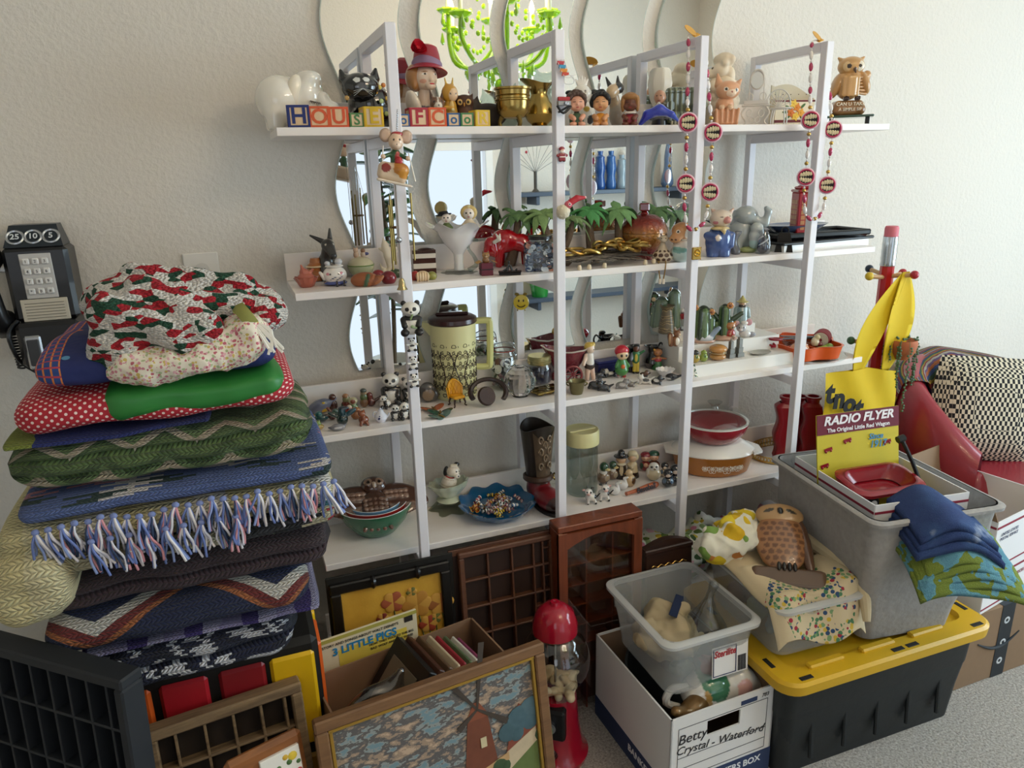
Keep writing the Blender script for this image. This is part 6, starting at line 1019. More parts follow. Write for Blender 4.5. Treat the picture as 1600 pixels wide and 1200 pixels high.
low('pilgrim_man','pilgrim man figurine with black hat and brown coat',970,748,704,{'coat':[K_((0,0,.04),(0,0,.45),.22,.17,'#2a1c16'),P_((0,-.2,.35),(.07,.15,.2),'#d8c39c'),E_((0,-.1,.55),(.17,.14,.05),'#e0cfae')],'head':[E_((0,-.02,.68),(.17,.16,.14),'#d9a97e'),E_((0,.04,.68),(.18,.15,.13),'#8a5a34')],'hat':[E_((0,0,.8),(.27,.24,.035),'#1a1412'),K_((0,0,.82),(0,0,.92),.15,.12,'#1a1412')]},5,res=32)
low('pilgrim_woman','pilgrim woman figurine in cream bonnet and apron',988,747,702,{'dress':[K_((0,0,.04),(0,0,.45),.23,.15,'#d8c39a'),P_((0,0,.1),(.4,.4,.14),'#2e1d16'),K_((-.14,-.05,.45),(0,-.2,.4),.06,.05,'#dcc8a2')],'head':[E_((0,-.03,.7),(.14,.14,.14),'#ddb088')],'bonnet':[E_((0,.04,.74),(.2,.16,.2),'#e3d2aa'),E_((0,-.02,.86),(.16,.12,.1),'#e3d2aa')]},-5,res=32)
for px,c,lb in((1008,'#8a1c2a','kneeling child figurine with dark red cap'),(1021,'#24503a','kneeling child figurine with green cap')):
 low('kneeling_child',lb,px,737,705 if px<1015 else 703,{'body':[E_((0,0,.25),(.28,.25,.26),'#8a2a2c' if px<1015 else '#6a3a2c'),E_((0,-.2,.36),(.1,.1,.1),'#d9a888'),P_((-.2,-.1,.3),.14,'#2f5038')],'head':[E_((0,-.04,.68),(.22,.2,.18),'#dba888'),E_((0,.02,.8),(.25,.22,.17),c),P_((-.07,-.22,.68),.022,'#150f0c'),P_((.07,-.22,.68),.022,'#150f0c')]},8)
low('penguin_bank','white and cream bird figurine with black eyes',1021,752,722,{'body':[E_((0,0,.35),(.38,.33,.36),'#cdbb98'),E_((0,0,.72),(.28,.25,.26),'#e3dcd0'),P_((-.14,-.2,.8),(.07,.1,.06),'#15110f'),P_((.1,-.22,.82),(.08,.1,.05),'#15110f'),K_((0,-.22,.72),(.05,-.3,.68),.05,.03,'#8a7a5c'),E_((-.3,0,.45),(.1,.2,.22),'#d8cfc0')]},10)
for px,py,tp,c1,lb in((1038,747,722,'#c9b08a','tan little figure with a black cap behind the dark doll'),(1043,763,732,'#12141a','black and blue china doll figure left of the post'),(1054,760,725,'#14161e','black china figure partly behind the post')):
 low('china_doll',lb,px,py,tp,{'body':[E_((0,0,.28),(.3,.26,.28),c1),P_((.2,-.15,.4),(.12,.15,.14),'#5a7088'),P_((-.2,-.15,.4),(.12,.15,.14),'#5a7088')],'head':[E_((0,0,.75),(.24,.22,.23),'#17181e'),E_((0,-.14,.7),(.13,.1,.12),'#e0c8b4')]},5)
COWP=lambda s:{'body':[E_((.05,.05,.32),(.3,.24,.22),'#ece6de'),P_((.25,-.05,.35),.12,'#171413'),K_((-.12,-.12,.25),(-.14,-.16,.05),.08,.07,'#e8e0d8'),K_((.2,-.1,.22),(.26,-.18,.05),.08,.07,'#e8e0d8'),P_((.27,-.2,.04),.08,'#171413'),P_((-.14,-.2,.03),.06,'#171413')],'head':[E_((-.1*s,-.1,.68),(.2,.18,.17),'#ece6de'),E_((-.12*s,-.25,.6),(.1,.08,.07),'#e0b0a4'),E_((-.32*s,0,.74),(.1,.05,.06),'#d9a49a'),E_((.12*s,.02,.82),(.09,.05,.06),'#171413'),K_((-.15*s,0,.84),(-.18*s,0,.97),.04,.02,'#171413'),P_((-.02*s,-.24,.7),(.05,.08,.06),'#171413'),P_((-.2*s,-.24,.72),(.03,.08,.04),'#171413')],'tail':[K_((.35,.05,.3),(.5,0,.5),.04,.03,'#171413')]}
low('calf_figurine','white calf with black spots lying at the shelf edge',922,789,758,COWP(1),12,.01);low('calf_figurine','white calf with black spots standing beside the lying calf',942,784,752,COWP(-1),10,.01)
for px,py,tp,lb in((961,776,749,'white swan figurine in front, by the standing calf'),(973,768,741,'white swan figurine behind, by the tan chick')):
 low('swan_figurine',lb,px,py,tp,{'body':[E_((.05,0,.3),(.36,.26,.3),'#ece9e4'),K_((-.22,0,.35),(-.1,0,.75),.1,.09,'#ece9e4'),K_((-.1,0,.75),(-.28,0,.85),.09,.06,'#ece9e4'),K_((-.28,0,.85),(-.4,0,.8),.05,.02,'#d8a860')]},160,.01,group='white swans')
low('tan_chick','tan bird figurine with a brown wing in front of the pilgrim woman',984,762,733,{'body':[E_((0,0,.35),(.32,.28,.36),'#c9a878'),P_((.2,-.15,.4),(.12,.2,.2),'#5a3c24'),E_((-.05,0,.78),(.2,.2,.2),'#d2b488'),K_((-.2,-.05,.76),(-.32,-.08,.74),.05,.02,'#b08038')]})
a=onz(980,778,Z4);b=onz(1029,762,Z4);c=(a+b)/2+np.array([0,.006,0]);L=np.linalg.norm(b-a);t=thing('baseball_bat','small orange wooden bat lettered Baseball','ornament',(c[0],c[1],Z4),math.degrees(math.atan2(b[1]-a[1],b[0]-a[0])),1)
obj('bat',xf(lathe([(0,-L*.5),(.006,-L*.5),(.005,-L*.44),(.0055,-L*.2),(.009,L*.2),(.0095,L*.42),(.006,L*.5),(0,L*.5)],20),(0,0,.0096),(0,90,0)),mat('#b5603a',.35,coat=.3),t)
text('Baseball',.021,mat('#15100e',.4),t,(.006,-.0088,.0125),(62,0,0),.0008,bold=.0004,shear=.3)
p=spot(1111,744,Z4,.072);p[1]=-.15;p=np.array([ony(1111,735,-.15)[0],-.15,Z4]);W2=126/ppm(p)/2;hh=height_at(p,690)
t=thing('gold_casserole','oval golden brown casserole with white butterfly pattern','casserole',p,facing(p)+12,1)
GC=mat('#a8692a',.25,coat=.4);WC=mat('#eae6de',.2,coat=.5)
D2=.72;hb=.062
obj('dish',xf(lathe([(0,0),(W2*.8,0),(W2*.88,.006),(W2*.98,hb*.8),(W2*1.0,hb),(W2*.95,hb),(0,hb*.5)],48),sc=(1,D2,1)),GC,t)
obj('white_lid',xf(lathe([(W2*1.0,hb),(W2*1.02,hb+.003),(W2*.95,hb+.012),(W2*.7,hb+.03),(W2*.66,hb+.032),(0,hb+.034)],48),sc=(1,D2,1)),WC,t)
for s in(-1,1):obj('lid_handle',([(s*W2*.9,-W2*.42,hb+.008),(s*W2*.9,W2*.42,hb+.008),(s*W2*1.16,W2*.2,hb+.004),(s*W2*1.16,-W2*.2,hb+.004),(s*W2*.9,-W2*.42,hb),(s*W2*.9,W2*.42,hb),(s*W2*1.16,W2*.2,hb-.003),(s*W2*1.16,-W2*.2,hb-.003)],[(0,1,2,3),(7,6,5,4),(0,3,7,4),(1,5,6,2),(2,6,7,3),(0,4,5,1)]),WC,t)
for i,(u,s_)in enumerate(((-.42,1.1),(-.24,1.8),(-.06,1.2),(.12,2.0),(.28,1.2),(.42,1.5),(.54,1))):
 a=-PI/2+.12+u;x,y=W2*.955*math.cos(a),W2*.955*D2*math.sin(a);n_=math.degrees(math.atan2(math.sin(a)/D2,math.cos(a)))
 obj('flower_print',[xf(tube([(.0035*s_*math.cos(b_)+.0042*s_*math.cos(k_),.0035*s_*math.sin(b_)+.0042*s_*math.sin(k_),0)for b_ in np.linspace(0,2*PI,8,endpoint=False)],.0006,4,True),(x*1.003,y*1.003,hb*.5+.001),(82,0,n_+90))for k_ in np.linspace(0,2*PI,6,endpoint=False)],mat('#f0e8da',.4),t)
rp=p+np.array([0,0,hb+.0345]);Wr=105/ppm(rp)/2;ht=height_at(rp,627)
t=thing('red_casserole','round red casserole with clear glass lid stacked on top','casserole',rp,0,1)
obj('dish',lathe([(0,0),(Wr*.6,0),(Wr*.7,.004),(Wr*.92,.03),(Wr*.98,.048),(Wr*.99,.056),(Wr*.95,.056),(0,.02)],44),mat('#9d2733',.22,coat=.5),t);obj('white_rim',lathe([(Wr*.95,.054),(Wr*.99,.054),(Wr*.99,.058),(Wr*.93,.0585),(Wr*.8,.03),(0,.022)],44),WC,t)
obj('glass_lid',[lathe([(Wr*1.0,.058),(Wr*1.01,.061),(Wr*.96,.066),(Wr*.75,.084),(Wr*.35,.092),(0,.093)],44),lathe([(Wr*.12,.092),(Wr*.1,.1),(Wr*.22,.112),(0,.113)],24)],glass('#eef1f0'),t)
p=np.array([ony(1228,712,-.15)[0],-.15,Z4]);Rt=.124;t=thing('mirror_tray','round mirror vanity tray with gilt filigree rim','tray',p,0,1)
obj('mirror_glass',xf(lathe([(0,.006),(Rt*.97,.006)],48),sc=(1,.72,1)),MIR,t,smooth=0);obj('gilt_base',xf(lathe([(Rt*.96,0),(Rt*1.0,.002),(Rt*.99,.007),(Rt*.95,.0065)],60),sc=(1,.72,1)),GOLD,t)
obj('filigree',[tube([(Rt*(1+.0*k_)*math.cos(a_+s*q_*.1),Rt*.72*math.sin(a_+s*q_*.1),.006+.014*math.sin(q_*PI))for q_ in np.linspace(0,1,6)],.0014,4)for k_,a_ in enumerate(np.linspace(0,2*PI,64,endpoint=False))for s in(-1,1)]+[tube([(Rt*math.cos(a_),Rt*.72*math.sin(a_),.02)for a_ in np.linspace(0,2*PI,60,endpoint=False)],.0016,5,True)],GOLD,t)
RBT=mat('#8d1420',.3,coat=.3,name='red_glass')
for i,(px,dy,lb)in enumerate(((1223,-.02,'left red wavy square glass bottle on the mirror tray'),(1262,-.02,'right red wavy square glass bottle on the mirror tray'),(1242,.035,'red wavy bottle at the back of the mirror tray'))):
 y=-.15+dy;q=np.array([ony(px,712,y)[0],y,Z4+.0062]);hh=height_at(q,618);w_=34/ppm(q)/2*.9
 t=thing('red_wavy_bottle',lb,'bottle',q,facing(q)+14,1,'red wavy bottles')
 def wb(u,v):
  z=v*hh*.9;a_=2*PI*u;c_,s_=math.cos(a_),math.sin(a_);n_=(abs(c_)**6+abs(s_)**6)**(1/6);off=.0045*math.sin(z/hh*4.2*PI)
  k_=w_*(1 if v<.93 else 1-(v-.93)*5.5);return(c_/n_*k_+off,s_/n_*k_*.8,z)
 obj('bottle_body',grid(wb,32,30,True,False),RBT,t);obj('neck',lathe([(w_*.62,hh*.89),(w_*.62,hh*.95),(w_*.78,hh*.96),(w_*.78,hh),(w_*.55,hh),(w_*.5,hh*.9)],24),RBT,t)
 # fabrics on the lowest shelf
def fabric_mat(base,cols,scale=28,bumpy=.2):
 k=NT('printed_cloth');v=k.coord('Object');vo=k.n('ShaderNodeTexVoronoi');vo.inputs['Scale'].default_value=scale
 n=k.noise(scale*.7,v,2);vv=k.n('ShaderNodeVectorMath',operation='ADD');k.l(v,vv.inputs[0]);sc_=k.n('ShaderNodeVectorMath',operation='SCALE');k.l(n.outputs['Color'],sc_.inputs[0]);sc_.inputs['Scale'].default_value=.5/scale*1.6;k.l(sc_.outputs[0],vv.inputs[1]);k.l(vv.outputs[0],vo.inputs['Vector'])
 sep=k.n('ShaderNodeSeparateColor');k.l(vo.outputs['Color'],sep.inputs[0])
 stops=[(0,base)];N=len(cols)
 for i,c in enumerate(cols):stops.append((.35+.62*i/N,c))
 fl=k.ramp(sep.outputs[0],stops,'CONSTANT');m_=k.math('LESS_THAN',vo.outputs['Distance'],.55)
 k.col(k.mix(m_,srgb(base),fl));nset(k.b,'Roughness',.85);k.bump(k.noise(scale*8).outputs[0],bumpy,.002);return k.m
def heap(name,label,cat,loc,size,m,seed,n=9,rz=0,res=40,fold=.25,group=None):
 rr=random.Random(seed);sx,sy,sz=size;pr=[]
 for i in range(n):
  x=rr.uniform(-.7,.7);y=rr.uniform(-.5,.5);pr.append(E_((x*sx/2,y*sy/2,sz*rr.uniform(.25,.6)),(sx*rr.uniform(.18,.34),sy*rr.uniform(.15,.35),sz*rr.uniform(.15,.38)),'#ffffff',(rr.uniform(-25,25),rr.uniform(-20,20),rr.uniform(-40,40))))
 for i in range(n):
  a=rr.uniform(0,PI);x=rr.uniform(-.6,.6)*sx/2;y=rr.uniform(-.6,.3)*sy/2;L_=sx*rr.uniform(.12,.3);z=sz*rr.uniform(.45,.8);pr.append(K_((x-L_*math.cos(a),y-L_*math.sin(a)*.5,z*.7),(x+L_*math.cos(a),y+L_*math.sin(a)*.5,z),sz*.09,sz*.12,'#ffffff'))
 t=thing(name,label,cat,loc,rz,1,group);blob('cloth',pr,t,m,res,sz*.07,wr=(sz*.07,2.2/sz));return t
FL1=fabric_mat('#dfe3d8',['#5f7a3c','#d98aa8','#c9b23c','#8aa06a','#e4b8c4','#44603a'],46);FL2=fabric_mat('#e6e4dd',['#4f6a38','#c9a83a','#c86a8a','#dfe0d6','#6f8a50'],42)
q=onz(1100,800,Z5);heap('floral_tablecloth','bundled floral tablecloth with pink roses under the fourth shelf','cloth',(1.12,-.16,Z5),(.34,.17,.16),FL1,4,12,6,52)
heap('green_floral_cloth','folded white and green floral cloth beside the rolled linens','cloth',(1.36,-.15,Z5),(.2,.16,.17),FL2,8,10,-4,46)
heap('floral_sheet','dark shaded floral sheet left under the shelf behind the frames','cloth',(.93,-.15,Z5),(.2,.15,.14),FL1,12,8,0,40)
WL=fabric_mat('#dedce2',['#dedce2','#c9909a','#e4e2e6','#e8e6ea'],18)
for i,(x,z,r_)in enumerate(((1.52,.035,.036),(1.52,.104,.034),(1.6,.03,.03))):
 t=thing('rolled_linen',('white embroidered linen roll at the bottom beside the post','white linen roll lying on top of another','white linen roll at the shelf end')[i],'cloth',(x,-.16,Z5+z-r_),84,1,'rolled linens');obj('roll',[xf(lathe([(0,-.075),(r_*.3,-.078),(r_*.6,-.075),(r_*.95,-.07),(r_,-.05),(r_*.97,0),(r_,.05),(r_*.9,.075),(0,.075)],24,(0,0,0),lambda a,r,z:(r*(1+.05*math.sin(3*a+z*30)),z)),(0,0,r_*.97),(0,90,0))],WL,t);obj('outer_edge',xf(box(.15,.012,.003,(0,0,0),.001),(0,-r_*.9,r_*1.45),(35,0,0)),WL,t)
 # things hung on the posts
YP=YF-.0003
def post_x(i):return PX[i]-PWD/2
def post_at(i,py):q=ony(proj((post_x(i),YF,1.2))[0],py,YF);z=q[2];return np.array([post_x(i),YF,ony(proj((post_x(i),YF,z))[0],py,YF)[2]])
q=ony(612,288,YF-.03);x_,z0=q[0],q[2];hh=ony(612,195,YF-.03)[2]-z0
t=thing('mouse_ornament','christmas mouse ornament riding in a bread loaf, hanging on the post','ornament',(x_,YF-.034,z0),0,hh,rot=(0,6,-10))
MG='#e0bfa0'
blob('bread_loaf',[B_((0,0,.2),(.26,.2,.16),'#d8c0a4',(0,8,0),.1),E_((.12,-.08,.26),(.16,.16,.12),'#b5742c'),P_((-.12,-.2,.28),(.08,.08,.08),'#8a2a20'),P_((.2,-.16,.2),(.12,.12,.1),'#c8882c')],t,vcmat(.4,.2),40,.06,cut=None)
blob('sled_base',[B_((.04,-.02,.03),(.32,.2,.025),'#e6d6c2',(0,8,0),.02)],t,VC,26,.02,cut=None)
blob('body',[K_((.06,0,.34),(.04,0,.52),.1,.09,'#2f5a35'),P_((.08,-.1,.42),(.05,.1,.16),'#a81f24'),E_((.1,-.12,.4),(.07,.05,.08),'#b02028'),K_((-.06,-.04,.5),(-.16,-.1,.46),.04,.035,'#2f5a35'),E_((-.18,-.12,.46),.04,MG),K_((.14,-.04,.5),(.24,-.1,.46),.04,.035,'#2f5a35'),E_((.26,-.12,.46),.04,MG)],t,VC,34,.03,cut=None)
blob('head',[E_((.04,-.04,.72),(.13,.13,.14),MG),E_((.05,-.17,.66),(.07,.07,.06),'#e8ccb2'),P_((.0,-.15,.75),.02,'#1a1210'),P_((.1,-.15,.76),.02,'#1a1210'),P_((.05,-.25,.68),.018,'#1a1210'),E_((.06,0,.86),(.1,.09,.04),'#a81f24')],t,VC,36,.03,cut=None)
for s in(-1,1):blob('ear',[E_((.04+s*.18,0,.82),(.11,.04,.12),'#b89a84'),P_((.04+s*.18,-.04,.82),(.08,.03,.09),'#d0b098')],t,VC,22,.01,cut=None)
obj('ski_pole',tube([(.26,-.13,.55),(.4,-.14,.08)],.012,5),mat('#efe6d8',.4),t);obj('ski_pole',tube([(-.18,-.13,.64),(-.18,-.13,.3)],.012,5),mat('#efe6d8',.4),t)
obj('chain',[tube([(.05+.012*math.cos(a),.0+.004*(i%2)*math.sin(a),.93+.035*i+.02*math.sin(a))for a in np.linspace(0,2*PI,8,endpoint=False)],.005,4,True)for i in range(9)]+[tube([(.05,0,1.24),(.05,.1,1.27),(.05,.22,1.25)],.007,4)],STEEL,t)
x0=post_x(0);ch=thing('wind_chime','brass wind chime tubes hanging behind the first post','wind chime',(x0,-.28,0))
zt_,zb_=ony(625,305,-.27)[2],ony(628,408,-.27)[2]
obj('wooden_disc',lathe([(0,0),(.014,0),(.014,.004),(0,.004)],20,(.0,.024,(zt_+zb_)/2)),mat('#6a4a30',.6),ch)
obj('hook',tube([(0,.011,zt_+.06),(0,.024,zt_+.06),(0,.024,zt_)],.0008,4),STEEL,ch)
for i,(dx,dy,l)in enumerate(((-.014,.022,.0),(-.008,.036,.01),(.006,.038,.006),(.018,-.032,-.005),(.018,.02,.012),(-.016,.03,.02))):
 obj('chime_tube',tube([(dx,dy,zt_-l),(dx,dy,zb_-l)],.002,8),DBRASS,ch);obj('string',tube([(dx,dy,zt_-l),(dx*.3,.024,zt_+.05)],.0005,4),mat('#d0d0c8',.5),ch)
bs=thing('bell_string','thin cord with silver ball and gold bell in front of the post','bell',(0,YF-.008,0))
za=ony(623,375,YF-.008);zb=ony(628,452,YF-.008);xx=za[0]
obj('cord',tube([(xx,.0,za[2]+.16),(xx+.001,0,za[2]),(zb[0],0,zb[2]+.02)],.0008,4),mat('#8a7a66',.8),bs);obj('silver_ball',sph(.0068,(xx,0,za[2]),14,10),STEEL,bs)
obj('gold_bell',lathe([(0,.024),(.004,.023),(.006,.018),(.008,.006),(.0115,0),(.009,0),(.006,.014),(0,.018)],24,(zb[0],-.004,zb[2])),mat('#b8a87c',.25,.9),bs);obj('hook',tube([(xx,0,za[2]+.16),(xx+.004,.012,za[2]+.165)],.001,4),STEEL,bs)
q=post_at(0,521);panda('large panda with bamboo clinging to the front of the first post',0,0,0,'sit',0,0,0,'pandas on the first post',(q[0],YF-.0145,q[2]),(ony(644,465,YF-.02)[2]-ony(644,520,YF-.02)[2]))
t=[o for o in C.objects if o.name.startswith('panda_figurine')][-1];t.rotation_euler=(0,0,math.radians(-12));t.location.y=YF-.0135
blob('bamboo',[K_((-.02,-.25,.5),(.04,-.26,.62),.03,.03,'#8aa06a'),E_((.02,-.25,.28),(.06,.04,.05),'#9aae80'),E_((.1,-.24,.24),(.06,.03,.03),'#9aae80')],t,VM,20,.01)
for py0,py1,n_ in((527,548,'upper'),(556,577,'middle'),(583,604,'lowest')):
 q=post_at(0,py1);h_=ony(650,py0,YF)[2]-ony(650,py1,YF)[2];t=thing('panda_magnet','%s of three flat panda clips on the first post'%n_,'magnet',(q[0],YF-.0034,q[2]),0,h_,'three panda clips on the first post')
 blob('body',[E_((0,-.0,.3),(.26,.1,.28),PWH),P_((0,-.1,.42),(.2,.1,.09),PBK),E_((-.36,-.02,.5),(.1,.08,.08),PWH),E_((.36,-.02,.5),(.1,.08,.08),PWH),E_((-.24,-.05,.06),(.14,.09,.1),PBK),E_((.24,-.05,.06),(.14,.09,.1),PBK),K_((-.2,0,.48),(-.34,-.02,.5),.07,.07,PWH),K_((.2,0,.48),(.34,-.02,.5),.07,.07,PWH)],t,VC,28,.03,cut=None)
 blob('head',[E_((0,-.03,.76),(.22,.1,.2),PWH),E_((-.19,-.02,.93),.08,PBK),E_((.19,-.02,.93),.08,PBK),P_((-.09,-.12,.79),(.055,.05,.06),PBK),P_((.09,-.12,.79),(.055,.05,.06),PBK),P_((0,-.13,.7),(.03,.05,.02),PBK)],t,VC,28,.02,cut=None)
q=post_at(1,131);h_=ony(884,92,YF)[2]-q[2];t=thing('lawn_chair_magnet','tiny folding lawn chair with red blue and orange stripes on the post','magnet',(q[0]+.004,YF-.004,q[2]),0,h_,rot=(0,0,12))
for i,c in enumerate(('#c23a3a','#3f8fb0','#d98a2c','#c8452c')):obj('stripe',xf(box(.36,.03,.15,(0,0,0),.01),(-.12+.06*i,-.02-.03*i,.82-.15*i),(22,0,0)),mat(c,.5),t)
obj('frame',[tube([(-.32,0,.96),(.0,-.12,.28),(.42,-.2,.26)],.018,5),tube([(.06,0,.98),(.28,-.12,.34),(.6,-.16,.36)],.018,5),tube([(-.32,0,.96),(.06,0,.98)],.018,5),tube([(.0,-.12,.28),(.05,-.1,0),(.42,-.2,0),(.42,-.2,.26)],.016,5),tube([(.28,-.12,.34),(.6,-.16,.1)],.016,5)]+[tube([(.02+.1*i,-.13,.29),(.28+.08*i,-.12,.34)],.012,4)for i in range(4)],mat('#e4e0dc',.4),t)
q=post_at(1,178);t=thing('camera_ornament','miniature black camera ornament with red label on the second post','ornament',(q[0]+.005,YF-.0065,q[2]),0,.054)
obj('red_label',box(.5,.1,.14,(0,0,.55),.01),mat('#a8242c',.5),t);obj('camera_body',[box(.55,.16,.18,(0,-.02,.38),.02),xf(lathe([(0,0),(.08,0),(.08,.06),(.05,.07),(0,.05)],14),(.05,-.1,.38),(90,0,0))],mat('#9a9a9e',.3,.6),t);obj('strap',[tube([(-.3,-.02,.3),(-.05,-.06,.02),(.3,-.04,.28)],.05,6),tube([(-.25,-.04,.05),(.25,-.06,.3)],.045,6)],mat('#15151a',.4),t)
q=post_at(1,253);h_=ony(879,229,YF)[2]-q[2];t=thing('santa_magnet','small red santa magnet on the second post','magnet',(q[0]+.0015,YF-.0045,q[2]),0,h_)
blob('coat',[B_((0,0,.32),(.26,.1,.26),'#8a1a26',None,.08),P_((0,-.1,.32),(.3,.06,.035),'#e8dcd4'),E_((-.32,0,.42),(.12,.08,.1),'#8a1a26'),E_((.32,0,.42),(.12,.08,.1),'#8a1a26'),E_((-.14,0,.07),(.12,.09,.08),'#5a1018'),E_((.14,0,.07),(.12,.09,.08),'#5a1018')],t,VC,28,.03,cut=None);blob('head',[E_((0,-.03,.72),(.17,.1,.17),'#ecdccc'),E_((-.02,0,.84),(.22,.11,.16),'#8a1a26'),P_((0,-.12,.78),(.09,.06,.05),'#d8a088')],t,VC,26,.02,cut=None)
q=post_at(1,341);sc_=1/ppm(q);t=thing('toucan_puppet','fluffy white bird with a long red beak clipped to the second post','ornament',(q[0],YF-.0132,q[2]),0,40*sc_)
rr=random.Random(6);blob('fluffy_body',[E_((-.02,0,.25),(.27,.24,.26),'#d9cdb2')]+[E_((-.02+.25*math.cos(a)*math.cos(e),.2*math.sin(a)*math.cos(e),.25+.24*math.sin(e)),.05,'#e0d5bc')for a,e in[(rr.uniform(0,6.28),rr.uniform(-1.4,1.4))for i in range(50)]],t,VM,40,.012,cut=None)
blob('head',[E_((.18,-.06,.52),(.16,.14,.15),'#cf5f6c'),P_((.18,-.2,.54),(.06,.07,.06),'#e8c8c4'),P_((.18,-.22,.54),(.035,.07,.035),'#151214')],t,VM,26,.03,cut=None);blob('beak',[K_((.28,-.05,.6),(.55,-.05,.74),.13,.12,'#b3202c'),K_((.55,-.05,.74),(.92,-.05,.76),.12,.05,'#b3202c'),P_((.92,-.05,.78),.07,'#e0a8a4')],t,VM,28,.04,cut=None)
q=post_at(2,406);h_=20/ppm(q);t=thing('gold_button_magnet','square gold button with embossed face on the third post','magnet',(q[0]+.001,YF-.003,q[2]),0,h_)
obj('square_plate',box(.8,.2,.95,(0,0,.5),.05),GOLD,t);obj('embossing',[xf(lathe([(.2,0),(.26,.05),(.3,0)],16),(0,-.1,.55),(90,0,0)),sph((.09,.05,.09),(-.08,-.1,.58),8,5),sph((.09,.05,.09),(.1,-.1,.52),8,5)]+[sph((.04,.04,.04),(x,-.09,z),6,4)for x in(-.35,0,.35)for z in(.05,.95)],mat('#c9962c',.25,1),t)
RBD=mat('#b02a55',.18,coat=.8);WBD=mat('#e6e0dc',.15,coat=.8);GBD=GOLD
def teeth_disc(t,p,r,n):
 e=bpy.data.objects.new('mouth_disc',mesh('mouth_disc',xf(lathe([(0,-.12),(.8,-.12),(1,-.05),(1,.05),(.8,.12),(0,.12)],32),rot=(90,0,0),sc=(r,r,r)),mat('#e8c8d4',.3,coat=.3)));C.objects.link(e);e.parent=t;e.location=p;e.rotation_euler=(0,0,math.radians(n))
 obj('gum_ring',xf(lathe([(.62,-.13),(.86,-.15),(.88,-.13)],32),rot=(90,0,0),sc=(r,r,r))if 0 else tube([(r*.78*math.cos(a),-r*.12,r*.78*math.sin(a))for a in np.linspace(0,2*PI,28,endpoint=False)],r*.1,6,True),mat('#b83058',.4),e)
 obj('dark_mouth',xf(lathe([(0,.125),(.7,.125)],24),rot=(90,0,0),sc=(r,r,r)),mat('#1a1214',.5),e)
 for i in range(5):
  for s in(-1,1):obj('tooth',sph((r*.15,r*.1,r*(.3-.04*abs(i-2))),(-r*.52+i*r*.25,-r*.14,s*r*(.33-.03*abs(i-2))+r*.03*i*s-r*.04*s),8,6),mat('#e3d6b0',.3,coat=.4),e)
def garland(lab,fr,front,back_,ytop,tagy,disc_idx,xoff=0):
 t=thing('teeth_garland',lab,'garland',(PX[fr]-PWD/2,0,0))
 path=front+back_[::-1];ds=[]
 L_=[0]
 for a,b in zip(path[:-1],path[1:]):L_.append(L_[-1]+float(np.linalg.norm(np.array(b)-np.array(a))))
 def at(s):
  for i in range(len(path)-1):
   if s<=L_[i+1]or i==len(path)-2:
    f=(s-L_[i])/(L_[i+1]-L_[i]);return np.array(path[i])*(1-f)+np.array(path[i+1])*f,np.array(path[i+1])-np.array(path[i])
 obj('cord',tube(path,.0009,4),mat('#d8d0cc',.6),t)
 bm={'o':mesh('oval_bead',xf(sph((.0052,.0052,.0105),(0,0,0),10,8)),RBD),'w':mesh('oval_bead',xf(sph((.005,.005,.0105),(0,0,0),10,8)),WBD),'g':mesh('gold_bead',sph((.0052,.0052,.0048),(0,0,0),10,6),GBD),'s':mesh('pearl',sph((.0028,.0028,.0028),(0,0,0),8,6),WBD)}
 s=.006;seq='owowow';pat=['o','w','o','w','o','w','g','D','g','o','w','g','D','g','o','w','o','g','o','w','g','D','g','w','o','g','D','g','w','o','w','o','w','o']
 for k_ in pat:
  step=.027 if k_ in 'ow' else(.015 if k_=='g' else .05)
  if s+step>L_[-1]:break
  q_,d_=at(s+step/2);d_=d_/np.linalg.norm(d_)
  if k_=='D':teeth_disc(t,q_+np.array([0,-.002,0]),.0225,facing((PX[fr],YF,0))*.8)
  else:
   o=obj('bead',bm[k_],None,t,q_);o.rotation_euler=Vector((0,0,1)).rotation_difference(Vector(d_)).to_euler()
   e_,_=at(s+.001);obj('pearl',bm['s'],None,t,e_)
  s+=step
 return t
def hang(fr,lab,pyb,pxs):
 zt=1.77
 ctr=PX[fr]-PWD/2
 yb=YF+.045
 def wp(px,py,y):q=ony(px,py,y);return(float(q[0]-ctr),y,float(q[2]))
 front=[(-.0165,yb,zt+.006)]+[wp(px,py,yb+(-.055-yb+YF)*min(1,max(0,(py-180)/60.))if 0 else y_)for px,py,y_ in pxs[0]]
 back_=[(.004+.0165,yb,zt+.006)]+[wp(px,py,y_)for px,py,y_ in pxs[1]]
 path=front[::1]
 t=garland(lab,fr,front,back_,0,0,0)
 obj('cord_loop',tube([(-.0165,yb,zt+.006),(0,yb,zt+.008),(.0205,yb,zt+.006)],.0009,4),mat('#d8d0cc',.6),t)
 tg=obj('paper_tag',[xf(prism([(.022*math.cos(a),.012*math.sin(a))for a in np.linspace(0,2*PI,24,endpoint=False)],0,.001),(-.01 if fr==2 else-.004,yb,zt+.017),(58,12,20))],mat('#d29a3a',.5,var=.4,bscale=200),t)
 obj('tag_fold',xf(box(.016,.012,.001),(.006,yb,zt+.008),(30,-20,0)),mat('#e0a83c',.5),t)
hang(2,'garland of red and pearl beads with toothy mouth discs on the third frame',0,([(1076,72,YF+.03),(1074,150,YF+.02),(1075,185,YF-.012),(1073,210,YF-.012),(1071,280,YF-.012),(1069,320,YF-.012),(1072,352,YF-.016),(1080,360,YF-.016)],[(1104,100,YF+.03),(1108,150,YF+.01),(1113,207,YF-.006),(1111,260,YF-.006),(1108,303,YF-.006),(1104,335,YF-.008),(1098,350,YF-.014),(1086,359,YF-.016)]))
